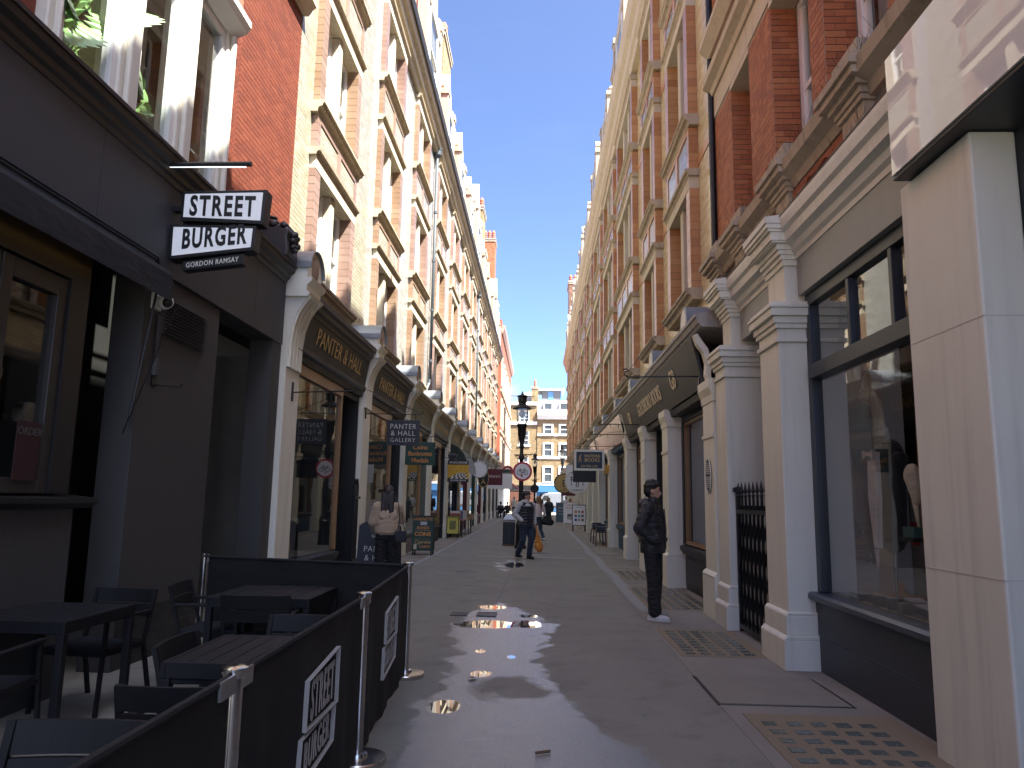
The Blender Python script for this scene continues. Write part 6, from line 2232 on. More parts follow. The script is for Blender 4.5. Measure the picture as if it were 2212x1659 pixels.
# ------------------------------------------------------------------ book trestle on the left, bench with crates on the right
TB = thing('book_trestle', 'long trestle of second hand books outside the grey shop', 'table', (-3.3, 31, 0))
obj('table_top', MB().box(-3.55, -3.0, 29.9, 33.2, 0.66, 0.70), M_WOODGOLD, TB)
for y in (30.2, 31.6, 33.0):
    for x in (-3.5, -3.05):
        obj('leg', MB().box(x - 0.02, x + 0.02, y - 0.02, y + 0.02, 0, 0.66), M_IRON, TB)
rr = random.Random(9)
bc = [(0.55, 0.53, 0.48), (0.30, 0.10, 0.06), (0.10, 0.12, 0.2), (0.5, 0.4, 0.2), (0.6, 0.6, 0.6), (0.2, 0.25, 0.2)]
y = 29.95
while y < 33.1:
    th = rr.uniform(0.03, 0.07)
    h = rr.uniform(0.2, 0.34)
    c = rr.randrange(6)
    o = obj('book', MB().obox((-3.28 + rr.uniform(-0.05, 0.05), y + th / 2, 0.70 + h / 2), (0.4, th * 0.85, h), Matrix.Rotation(rr.uniform(-0.25, 0.1), 3, 'X')), mat('book_cover_%d' % c, bc[c], 0.7))
    tag(o, 'second hand book standing on the long trestle outside the grey shop', 'book', 'books on the trestle')
    y += th
t = thing('wooden_box', 'wooden crate of cards at the end of the book trestle', 'box', (-3.1, 33.4, 0.7))
obj('box_body', MB().box(-3.5, -2.9, 33.22, 33.7, 0.62, 0.86), M_WOODGOLD, t)
obj('box_leg', MB().box(-3.45, -3.4, 33.3, 33.35, 0, 0.62).box(-3.0, -2.95, 33.3, 33.35, 0, 0.62), M_IRON, t)
# green blind over that shop
t = thing('shop_blind', 'dark green curved fabric blind over the grey shop', 'awning', (-3.3, 31.5, 3.0))
pr = [(-3.6, 3.75), (-3.3, 3.62), (-3.05, 3.35), (-2.88, 2.95), (-2.84, 2.60), (-2.86, 2.60), (-2.92, 2.92), (-3.09, 3.28), (-3.33, 3.54), (-3.6, 3.68)]
obj('blind_cloth', MB().prism(pr, 'y', 30.3, 33.8), cloth_mat('green_canvas', (0.05, 0.065, 0.035), 0.85, 0.4, 3), t)
obj('blind_side', MB().prism([(-3.6, 3.70), (-3.3, 3.58), (-3.06, 3.30), (-2.90, 2.94), (-2.86, 2.7), (-3.0, 2.9), (-3.6, 3.0)], 'y', 30.28, 30.30), cloth_mat('green_canvas_dark', (0.02, 0.03, 0.022), 0.85, 0.4, 3), t)
t = thing('lantern_box', 'dark tapered lantern box on the pier above the yellow sign', 'lantern', (-3.45, 28.9, 3.0))
obj('lantern_body', MB().lathe([(0.14, 2.72), (0.20, 3.12), (0.24, 3.15), (0.24, 3.22), (0.10, 3.28)], (-3.36, 29.0, 0), 4, PI / 4), mat('dark_slate_paint', (0.04, 0.045, 0.055), 0.5), t)

BN = thing('wooden_bench', 'narrow red brown bench outside the dark blue shop', 'bench', (2.2, 27.2, 0))
M_MAHOG = mat('mahogany', (0.10, 0.025, 0.018), 0.4, var=0.3)
obj('bench_top', MB().box(1.98, 2.34, 25.9, 28.6, 0.46, 0.50), M_MAHOG, BN, bev=0.006)
for y in (26.0, 27.2, 28.5):
    for x in (2.0, 2.30):
        obj('leg', MB().bar((x, y, 0.46), (x + (0.03 if x > 2.1 else -0.03), y, 0.0), 0.04, 0.04), M_MAHOG, BN)
for y, lab in ((26.3, 'black slatted crate of books on the near end of the bench'), (28.0, 'smaller black crate on the far end of the bench')):
    t = thing('book_crate', lab, 'crate', (2.15, y, 0.5))
    for z in (0.52, 0.60, 0.68):
        q = MB().box(2.0, 2.32, y - 0.35, y - 0.335, z, z + 0.055).box(2.0, 2.32, y + 0.335, y + 0.35, z, z + 0.055).box(2.0, 2.012, y - 0.335, y + 0.335, z, z + 0.055).box(2.308, 2.32, y - 0.335, y + 0.335, z, z + 0.055)
        obj('crate_slat', q, M_BLACK, t)
    obj('crate_floor', MB().box(2.012, 2.308, y - 0.335, y + 0.335, 0.502, 0.515), M_BLACK, t)
    obj('book_row', MB().box(2.03, 2.29, y - 0.3, y + 0.3, 0.516, 0.66), mat('book_cover_2', bc[2], 0.7), t)


# ------------------------------------------------------------------ lamps, bin, cycle sign
def street_lamp(x, y, k, label, disc=None):
    """cast iron column with ladder bar and square gas-type lantern; k scales the height"""
    t = thing('street_lamp', label, 'street lamp', (x, y, 0), group='black iron street lamps')
    c = MB().lathe([(0.19, 0.0), (0.19, 0.06), (0.16, 0.12), (0.15, 0.70), (0.17, 0.74), (0.13, 0.80), (0.085, 0.90), (0.08, 1.45), (0.095, 1.50), (0.075, 1.55), (0.07, 2.80), (0.09, 2.84), (0.09, 2.92), (0.06, 2.98), (0.055, 3.18), (0.09, 3.22), (0.07, 3.28), (0.10, 3.52), (0.13, 3.60), (0.14, 3.86), (0.17, 3.92), (0.17, 3.96)], (0, 0, 0), 16)
    obj('column', c, M_IRON, t, local=True, auto=True)
    br = MB().tube([(-0.24, 0, 2.96), (0.32, 0, 2.98), (0.36, 0, 3.02)], 0.018, 8)
    for s in (-1, 1):
        pts = [(s * (0.13 + 0.07 * (1 - j / 20) * math.cos(j * 0.5)), 0, 2.89 + 0.06 * (1 - j / 20) * math.sin(j * 0.5)) for j in range(16)]
        br.tube(pts, 0.012, 5)
    obj('ladder_bar', br, M_IRON, t, local=True)
    fr = MB()
    for s, q in ((-1, -1), (1, -1), (1, 1), (-1, 1)):
        fr.tube([(s * 0.10, q * 0.10, 3.95), (s * 0.155, q * 0.155, 4.06), (s * 0.17, q * 0.17, 4.48)], 0.012, 6)
    obj('lantern_frame', fr, M_IRON, t, local=True)
    gl = MB()
    gl.lathe([(0.14, 3.98), (0.215, 4.08), (0.235, 4.46)], (0, 0, 0), 4, PI / 4)
    obj('lantern_glass', gl, glass_mat('lantern_glass', (0.95, 0.96, 0.95), 0.08), t, local=True)
    obj('lamp_bulb', MB().ball((0, 0, 4.30), (0.10, 0.10, 0.13), 10, 8), mat('frosted_bulb', (0.55, 0.52, 0.44), 0.3), t, local=True, smooth=True)
    cp = MB().lathe([(0.31, 4.46), (0.31, 4.49), (0.22, 4.56), (0.13, 4.62), (0.12, 4.66), (0.145, 4.68), (0.145, 4.84), (0.17, 4.86), (0.17, 4.90), (0.06, 4.93), (0.03, 4.99), (0.008, 5.05)], (0, 0, 0), 16)
    obj('lantern_cap', cp, M_IRON, t, local=True, auto=True)
    t.scale = (k, k, k)
    return t


street_lamp(-0.56, 24.1, 1.0, 'tall black lamp post carrying the red ringed cycle sign')
street_lamp(-0.31, 60.0, 1.05, 'second black lamp post farther down the street')
street_lamp(2.66, 84.0, 1.55, 'thin tall lamp post at the far end on the shaded side')
CY = thing('cycle_sign', 'round red and white no cycling sign on the nearest lamp post', 'sign', (-0.52, 23.98, 2.43))
n = 40
cxs, czs = -0.52, 2.43
circ = lambda r: [(cxs + r * math.cos(2 * PI * k / n), czs + r * math.sin(2 * PI * k / n)) for k in range(n)]
M_SIGNRED = mat('traffic_red', (0.52, 0.025, 0.035), 0.4, bump=0)
obj('red_disc', MB().prism(circ(0.31), 'y', 23.975, 23.99), M_SIGNRED, CY)
obj('white_field', MB().prism(circ(0.245), 'y', 23.970, 23.976), mat('traffic_white', (0.80, 0.80, 0.78), 0.4, bump=0), CY)
bk = MB()
for wx in (-0.105, 0.105):
    bk.tube([(cxs + wx + 0.068 * math.cos(a), 23.968, czs - 0.035 + 0.068 * math.sin(a)) for a in np.linspace(0, 2 * PI, 19)[:-1]], 0.008, 5, closed=True)
P_ = lambda x, z: (cxs + x, 23.968, czs + z)
for a, b in ((P_(-0.105, -0.035), P_(-0.065, 0.075)), (P_(-0.07, 0.055), P_(0.06, 0.055)), (P_(-0.01, -0.04), P_(0.07, 0.085)), (P_(-0.07, 0.05), P_(-0.01, -0.04)), (P_(0.105, -0.035), P_(0.058, 0.06)), (P_(0.105, -0.035), P_(-0.01, -0.04)),
             (P_(0.045, 0.09), P_(0.10, 0.088)), (P_(-0.10, 0.085), P_(-0.05, 0.08)), (P_(-0.10, 0.085), P_(-0.115, 0.06))):
    bk.bar(a, b, 0.014, 0.006, (0, 1, 0))
obj('cycle_symbol', bk, M_SIGNBLK, CY)
obj('sticker', MB().box(cxs - 0.055, cxs + 0.01, 23.966, 23.969, czs - 0.17, czs - 0.09), mat('sticker_pink', (0.4, 0.12, 0.14), 0.6), CY)
obj('clip', MB().box(cxs - 0.1, cxs + 0.06, 23.99, 24.02, czs - 0.12, czs - 0.08).box(cxs - 0.1, cxs + 0.06, 23.99, 24.02, czs + 0.08, czs + 0.12), M_STEEL, CY)
t = disc_sign('round_sign', 'dark back of a round road sign on the second lamp post', -0.31, 59.9, 2.4, 0.34, M_IRON, M_IRON, None)

LB = thing('litter_bin', 'square black litter bin with pale sloping lid beside the lamp post', 'bin', (-0.98, 25.5, 0))
obj('bin_body', MB().prism([(-1.18, 25.31), (-0.78, 25.31), (-0.78, 25.71), (-1.18, 25.71)], 'z', 0.05, 0.80), M_BLACK, LB, bev=0.02)
obj('bin_base', MB().box(-1.19, -0.77, 25.30, 25.72, 0.0, 0.05), mat('bin_brown', (0.12, 0.07, 0.04), 0.5), LB)
obj('gold_band', MB().box(-1.184, -0.776, 25.306, 25.714, 0.785, 0.80), M_GOLD, LB)
ld = MB()
ld.add([(-1.18, 25.31, 0.80), (-0.78, 25.31, 0.80), (-0.78, 25.71, 0.80), (-1.18, 25.71, 0.80), (-1.19, 25.30, 0.87), (-0.77, 25.30, 0.87), (-0.77, 25.72, 0.87), (-1.19, 25.72, 0.87), (-1.07, 25.42, 1.03), (-0.89, 25.42, 1.03), (-0.89, 25.60, 1.03), (-1.07, 25.60, 1.03)],
       [(3, 2, 1, 0), (0, 1, 5, 4), (1, 2, 6, 5), (2, 3, 7, 6), (3, 0, 4, 7), (4, 5, 9, 8), (5, 6, 10, 9), (6, 7, 11, 10), (7, 4, 8, 11), (8, 9, 10, 11)])
obj('bin_lid', ld, mat('bin_lid_grey', (0.30, 0.33, 0.37), 0.35, metal=0.3), LB)
obj('door_seam', MB().box(-0.985, -0.975, 25.304, 25.309, 0.08, 0.78), mat('bin_seam', (0.06, 0.06, 0.06), 0.5), LB)

# ------------------------------------------------------------------ display goods in the tailor window
t = thing('shirt_display', 'white evening shirt with bow tie and black jacket on a stand in the display window', 'clothing', (3.15, 6.78, 0.7))
jk = MB()
jk.limb((3.15, 6.83, 1.30), (3.15, 6.83, 1.95), 0.17, 0.20, 14, 0.6).limb((3.15, 6.63, 1.95), (3.15, 7.03, 1.95), 0.07, 0.07, 10)
obj('jacket', jk, cloth_mat('dinner_jacket', (0.010, 0.010, 0.011), 0.8), t, smooth=True)
obj('shirt_front', MB().prism([(6.78, 1.18), (6.86, 1.18), (6.93, 1.60), (6.90, 2.02), (6.74, 2.02), (6.74, 1.60)], 'x', 2.99, 3.03), cloth_mat('white_shirt', (0.75, 0.75, 0.73), 0.8), t)
obj('bow_tie', MB().prism([(6.72, 1.96), (6.82, 1.99), (6.92, 1.96), (6.92, 2.04), (6.82, 2.01), (6.72, 2.04)], 'x', 2.95, 2.985), cloth_mat('white_bow', (0.66, 0.62, 0.58), 0.8), t)
obj('sash_tail', MB().prism([(6.78, 1.17), (6.87, 1.17), (6.81, 0.98)], 'x', 2.99, 3.0), cloth_mat('white_shirt', (0.75, 0.75, 0.73), 0.8), t)
obj('stand', MB().lathe([(0.12, 0.729), (0.12, 0.745), (0.015, 0.75), (0.015, 1.3)], (3.15, 6.83, 0), 12), M_STEEL, t)
t = thing('display_panel', 'tall pale grey panel standing in the display window', 'panel', (3.35, 7.0, 0.7))
obj('panel_board', MB().box(3.45, 3.50, 6.75, 7.36, 0.75, 1.75), mat('panel_grey', (0.22, 0.22, 0.21), 0.7), t, bev=0.01)
obj('panel_notice', MB().box(3.442, 3.449, 6.98, 7.14, 1.20, 1.40), mat('notice_red', (0.42, 0.03, 0.035), 0.6), t)
obj('panel_foot', MB().box(3.40, 3.55, 6.8, 6.86, 0.729, 0.75).box(3.40, 3.55, 7.25, 7.31, 0.729, 0.75), M_BLACK, t)
M_BOX = mat('gift_box_black', (0.02, 0.02, 0.022), 0.4)
M_BOXTOP = mat('gift_box_lining', (0.42, 0.43, 0.44), 0.5)
rr = random.Random(12)
boxes = [(2.86, 6.85, 0.14, 0.22, 'flat black gift box nearest the grey column'), (2.95, 6.60, 0.12, 0.30, 'flat black gift box with pale lining second along the display deck'), (2.82, 6.42, 0.09, 0.08, 'small square cufflink box on the display deck'), (2.84, 6.24, 0.09, 0.08, 'small square cufflink box between the flat boxes'),
         (3.10, 6.40, 0.16, 0.34, 'flat silver lined gift box behind the cufflink boxes'), (2.84, 6.02, 0.10, 0.10, 'cube cufflink box near the grey pier'), (3.0, 5.98, 0.18, 0.36, 'long gift box with pale lid near the grey pier')]
for x, y, w, l, lab in boxes:
    t = thing('gift_box', lab, 'box', (x, y, 0.729), rr.uniform(-0.3, 0.3), group='gift boxes on the display deck')
    h = 0.055 if l > 0.15 else 0.075
    obj('box_body', MB().box(-w / 2, w / 2, -l / 2, l / 2, 0, h), M_BOX, t, local=True, bev=0.004)
    obj('box_lining', MB().box(-w / 2 + 0.015, w / 2 - 0.015, -l / 2 + 0.015, l / 2 - 0.015, h, h + 0.006), M_BOXTOP if l > 0.15 else M_STEEL, t, local=True)
t = thing('hat_stand', 'low tan conical display piece on the deck', 'ornament', (3.3, 7.05, 0.7))
obj('cone', MB().lathe([(0.22, 0.0), (0.22, 0.012), (0.10, 0.02), (0.03, 0.06), (0.004, 0.16)], (3.3, 7.05, 0.729), 18), mat('tan_leather', (0.34, 0.19, 0.09), 0.5), t, smooth=True)
t = thing('scarf', 'cream fringed scarf hanging by the grey pier in the display window', 'scarf', (2.95, 5.94, 1.5))
obj('scarf_cloth', MB().limb((2.92, 5.96, 1.78), (2.92, 5.92, 1.60), 0.10, 0.05, 10, 0.5).limb((2.92, 5.94, 1.60), (2.92, 5.91, 1.40), 0.04, 0.015, 8, 0.5), cloth_mat('cream_wool', (0.66, 0.62, 0.50), 0.9), t, smooth=True)
obj('shelf', MB().box(2.82, 3.1, 5.80, 6.06, 1.28, 1.31), M_DARKIN, t)
obj('teal_box', MB().box(2.85, 3.0, 5.84, 6.02, 1.311, 1.39), mat('teal_box', (0.06, 0.14, 0.13), 0.5), t)

# ------------------------------------------------------------------ far end: buildings across the road, van, awning
EY = 101.0
EB = thing('end_building', 'brown brick building with white window surrounds and blue shopfront closing the street', 'building', (3, EY, 0))


def far_brick():
    t = NT('brown_brick_far')
    v = t.coord()
    bt = t.new('ShaderNodeTexBrick')
    bt.inputs['Scale'].default_value = 1.0
    bt.inputs['Brick Width'].default_value = 0.46
    bt.inputs['Row Height'].default_value = 0.16
    bt.inputs['Mortar Size'].default_value = 0.016
    bt.inputs['Color1'].default_value = (0.25, 0.17, 0.075, 1)
    bt.inputs['Color2'].default_value = (0.16, 0.10, 0.042, 1)
    bt.inputs['Mortar'].default_value = (0.28, 0.235, 0.165, 1)
    rot = t.new('ShaderNodeMapping')
    rot.inputs['Rotation'].default_value = (R(90), 0, 0)
    t.l.new(v, rot.inputs[0])
    t.l.new(rot.outputs[0], bt.inputs['Vector'])
    t.put(t.b.inputs['Base Color'], bt.outputs['Color'])
    t.b.inputs['Roughness'].default_value = 0.9
    return t.m


M_FARB = far_brick()
obj('wall', MB().box(-0.25, 14, EY, EY + 8, 3.4, 13.0), M_FARB, EB)
obj('shop_wall', MB().box(-0.25, 14, EY + 0.05, EY + 8, 0, 3.4), mat('shop_blue_far', (0.05, 0.17, 0.36), 0.5), EB)
obj('shop_window', MB().box(0.2, 6, EY + 0.0, EY + 0.04, 0.5, 2.3), M_DARKIN, EB)
obj('shop_fascia', MB().box(-0.2, 8, EY - 0.25, EY - 0.002, 2.55, 3.35), mat('shop_blue_far', (0.05, 0.17, 0.36), 0.5), EB)
obj('valance', MB().box(1.3, 6, EY - 1.0, EY - 0.9, 2.15, 2.5), M_WHITE, EB)
obj('mansard', MB().prism([(EY + 0.3, 13.7), (EY + 1.3, 15.2), (EY + 8, 15.2), (EY + 8, 13.0), (EY + 0.3, 13.0)], 'x', -0.25, 14), mat('pale_slate', (0.33, 0.34, 0.37), 0.5, var=0.15, scale=6), EB)
obj('main_cornice', MB().prism([(EY, 12.35), (EY - 0.25, 12.4), (EY - 0.3, 12.7), (EY - 0.6, 12.9), (EY - 0.6, 13.1), (EY - 0.35, 13.12), (EY - 0.35, 13.65), (EY, 13.65)], 'x', -0.26, 14), M_WHITE, EB)
for z in (10.1, 7.0, 3.45):
    obj('band_course', MB().box(-0.25, 14, EY - 0.12, EY - 0.002, z, z + 0.3), M_WHITE, EB)
for x0 in (0.75, 2.9, 5.0, 7.2):
    for z0, z1 in ((4.05, 5.85), (7.5, 9.0), (10.45, 11.55)):
        f = MB().box(x0 - 0.22, x0, EY - 0.14, EY - 0.004, z0 - 0.1, z1 + 0.2).box(x0 + 0.95, x0 + 1.17, EY - 0.14, EY - 0.004, z0 - 0.1, z1 + 0.2).box(x0, x0 + 0.95, EY - 0.14, EY - 0.004, z1, z1 + 0.2).box(x0 - 0.3, x0 + 1.25, EY - 0.2, EY - 0.004, z0 - 0.25, z0 - 0.1)
        w = obj('window', f, M_WHITE, EB)
        obj('pane', MB().box(x0, x0 + 0.95, EY - 0.03, EY - 0.006, z0 - 0.1, z1), mat('far_pane', (0.06, 0.07, 0.075), 0.1), w)
        zm = (z0 + z1) / 2
        obj('sash_bar', MB().box(x0, x0 + 0.95, EY - 0.06, EY - 0.031, zm - 0.05, zm + 0.05), M_WHITE, w)
for x0 in (0.75, 2.9, 5.0):
    d_ = obj('dormer', MB().box(x0 - 0.2, x0 + 1.15, EY + 0.1, EY + 1.4, 13.66, 14.75), M_WHITE, EB)
    obj('pane', MB().box(x0, x0 + 0.95, EY + 0.07, EY + 0.098, 13.8, 14.6), mat('far_pane', (0.06, 0.07, 0.075), 0.1), d_)
obj('penthouse', MB().prism([(0.4, 15.2), (3.0, 15.2), (3.0, 16.6), (0.3, 16.6)], 'y', EY + 2, EY + 6), mat('grey_cladding', (0.16, 0.165, 0.17), 0.5), EB)
obj('penthouse_glass', MB().box(1.2, 1.9, EY + 1.95, EY + 1.99, 15.25, 16.5).box(2.9, 3.02, EY + 1.95, EY + 4, 15.25, 16.5), mat('blue_glazing', (0.12, 0.28, 0.5), 0.08), EB)
obj('penthouse_roof', MB().box(-0.3, 3.5, EY + 1.6, EY + 6.4, 16.6, 16.85), mat('pale_roof_edge', (0.55, 0.56, 0.55), 0.5), EB)
EL = thing('end_building', 'taller flat fronted brown brick building left of the blue shop at the street end', 'building', (-4, EY, 0))
obj('wall', MB().box(-14, -0.27, EY + 0.1, EY + 8, 3.4, 14.7), M_FARB, EL)
obj('shop_wall', MB().box(-14, -0.27, EY + 0.12, EY + 8, 0, 3.4), M_CREAM, EL)
obj('shop_front', MB().box(-7, -0.6, EY - 0.04, EY + 0.1, 0.2, 2.7), mat('brown_shop', (0.12, 0.05, 0.03), 0.5), EL)
obj('shop_fascia', MB().box(-9, -0.3, EY - 0.15, EY + 0.1, 2.8, 3.4), M_SIGNBLK, EL)
for z in (11.6, 14.3):
    obj('band_course', MB().box(-14, -0.28, EY - 0.1, EY + 0.098, z, z + 0.45), M_WHITE, EL)
for x0 in (-2.6, -5.2, -7.8):
    for z0, z1 in ((5.2, 7.2), (8.9, 10.7), (12.0, 13.4)):
        f = MB().box(x0 - 0.12, x0, EY, EY + 0.09, z0, z1).box(x0 + 1.1, x0 + 1.22, EY, EY + 0.09, z0, z1).box(x0 - 0.3, x0 + 1.4, EY - 0.05, EY + 0.09, z0 - 0.25, z0)
        for zz in np.linspace(z0, z1, 4)[1:-1]:
            f.box(x0, x0 + 1.1, EY + 0.02, EY + 0.06, zz - 0.03, zz + 0.03)
        f.box(x0 + 0.52, x0 + 0.58, EY + 0.02, EY + 0.06, z0, z1)
        w = obj('window', f, M_WHITE, EL)
        obj('pane', MB().box(x0, x0 + 1.1, EY + 0.065, EY + 0.092, z0, z1), mat('far_pane', (0.06, 0.07, 0.075), 0.1), w)
obj('roof_curve', MB().prism([(-3.3, 14.75), (-2.9, 15.7), (-2.3, 16.3), (-1.6, 16.5), (-0.3, 16.5), (-0.3, 14.75)], 'y', EY + 2.5, EY + 7), mat('pale_roof_edge', (0.55, 0.56, 0.55), 0.5), EL)
rl = MB()
for i in range(24):
    rl.box(-6 + i * 0.24, -6 + i * 0.24 + 0.03, EY + 0.5, EY + 0.53, 14.75, 15.6)
rl.box(-6, -0.4, EY + 0.48, EY + 0.55, 15.6, 15.66)
o = obj('roof_railing', rl, M_IRON, EL)
chimney('narrow brown chimney on the building across the end of the street', -1.1, -0.2, EY + 1, EY + 2, 14.7, 17.0, M_STOCK, M_MORTAR, 1, courses=0.2)
g = MB().add([(-40, 93.2, 0.004), (40, 93.2, 0.004), (40, 99.6, 0.004), (-40, 99.6, 0.004)], [(0, 1, 2, 3)])
structure('cross_road', g, mat('far_tarmac', (0.075, 0.073, 0.072), 0.85))

VN = thing('parked_van', 'long grey panel van crossing the end of the street', 'van', (2.5, 96.5, 0), group='')
M_VAN = mat('van_grey', (0.24, 0.26, 0.29), 0.3, var=0.05, metal=0.3)
body = [(-0.6, 0.45), (-0.65, 0.9), (-0.55, 1.2), (0.05, 1.35), (0.55, 2.15), (0.9, 2.35), (5.3, 2.4), (5.45, 2.2), (5.5, 0.45)]
obj('body', MB().prism([(x, z) for x, z in body], 'y', 95.6, 97.5), M_VAN, VN, bev=0.06)
obj('windscreen', MB().prism([(0.14, 1.40), (0.58, 2.1), (0.62, 2.1), (0.18, 1.40)], 'y', 95.7, 97.4), M_BLACK, VN)
obj('side_window', MB().prism([(0.35, 1.42), (0.72, 2.05), (1.3, 2.05), (1.3, 1.42)], 'y', 95.585, 95.6), M_BLACK, VN)
obj('side_panel', MB().box(1.6, 3.2, 95.585, 95.598, 0.9, 2.1).box(3.4, 5.2, 95.585, 95.598, 0.9, 2.1), M_VAN, VN, bev=0.02)
obj('trim_strip', MB().box(-0.4, 5.4, 95.57, 95.597, 0.62, 0.76), M_BLACK, VN)
for x in (0.5, 4.4):
    w = obj('wheel', MB().tube([(x, 95.58, 0.35), (x, 95.85, 0.35)], 0.35, 20), M_BLACK, VN)
    obj('rim', MB().tube([(x, 95.565, 0.35), (x, 95.60, 0.35)], 0.2, 14), M_STEEL, w)
obj('headlight', MB().box(-0.66, -0.5, 95.62, 95.9, 0.95, 1.15), M_WHITE, VN)
t = thing('shop_awning', 'slanting pink red awning at the far end of the sunny row', 'awning', (-2.9, 72, 2.8))
obj('awning_cloth', MB().prism([(-3.65, 4.0), (-1.95, 2.55), (-1.95, 2.45), (-2.0, 2.45), (-3.65, 3.9)], 'y', 71, 77), cloth_mat('pink_red_canvas', (0.48, 0.06, 0.08), 0.8, 0.3, 3), t)
obj('awning_arm', MB().tube([(-3.6, 71, 2.4), (-2.0, 71, 2.5)], 0.02, 6), M_IRON, t)
# ------------------------------------------------------------------ people
def fuse(name, mb, m, parent=None, voxel=0.014, smooth=4, local=True):
    """melt the overlapping primitives of mb into one continuous skin"""
    me = mb.mesh(name)
    o = bpy.data.objects.new(name, me)
    r = o.modifiers.new('r', 'REMESH')
    r.mode = 'VOXEL'
    r.voxel_size = voxel
    s = o.modifiers.new('s', 'SMOOTH')
    s.factor = 0.5
    s.iterations = smooth
    out = evaluated(o)
    bpy.data.objects.remove(o)
    bpy.data.meshes.remove(me)
    out.name = name
    out.polygons.foreach_set('use_smooth', [True] * len(out.polygons))
    return link_mesh(name, out, m, parent, local)


def hand(mb, wrist, direction, side, curl=0.3):
    """palm, four fingers and a thumb along `direction`"""
    w, d = Vector(wrist), Vector(direction).normalized()
    x = d.cross(Vector((0, 1, 0)))
    x = x.normalized() if x.length > 0.1 else Vector((1, 0, 0))
    y = d.cross(x)
    mb.limb(w, w + d * 0.08, 0.026, 0.036, 10, 0.5, x)
    for i, ln in enumerate((0.068, 0.078, 0.072, 0.055)):
        b = w + d * 0.09 + y * (i - 1.5) * 0.021
        k = b + d * ln * 0.5
        mb.limb(b, k, 0.0105, 0.0095, 6)
        mb.limb(k, k + (d * (1 - curl) + x * curl * side).normalized() * ln * 0.5, 0.0095, 0.0085, 6)
    b = w + d * 0.03 + y * 0.036
    mb.limb(b, b + (d * 0.7 + y * 0.7).normalized() * 0.06, 0.012, 0.010, 6)


SKIN = {}


def skin_mat(c):
    k = 'skin_%d' % int(c[0] * 100)
    if k not in MATS:
        m = mat(k, c, 0.5, var=0.08, bump=0.05, bscale=200)
        b = m.node_tree.nodes['Principled BSDF']
        b.inputs['Subsurface Weight'].default_value = 0.12
        b.inputs['Subsurface Radius'].default_value = (0.02, 0.008, 0.004)
    return MATS[k]


STAND = dict(hipz=0.93, legs=(((-0.09, 0.0), (-0.10, 0.02), (-0.11, -0.02)), ((0.09, 0.0), (0.10, 0.02), (0.11, -0.02))))


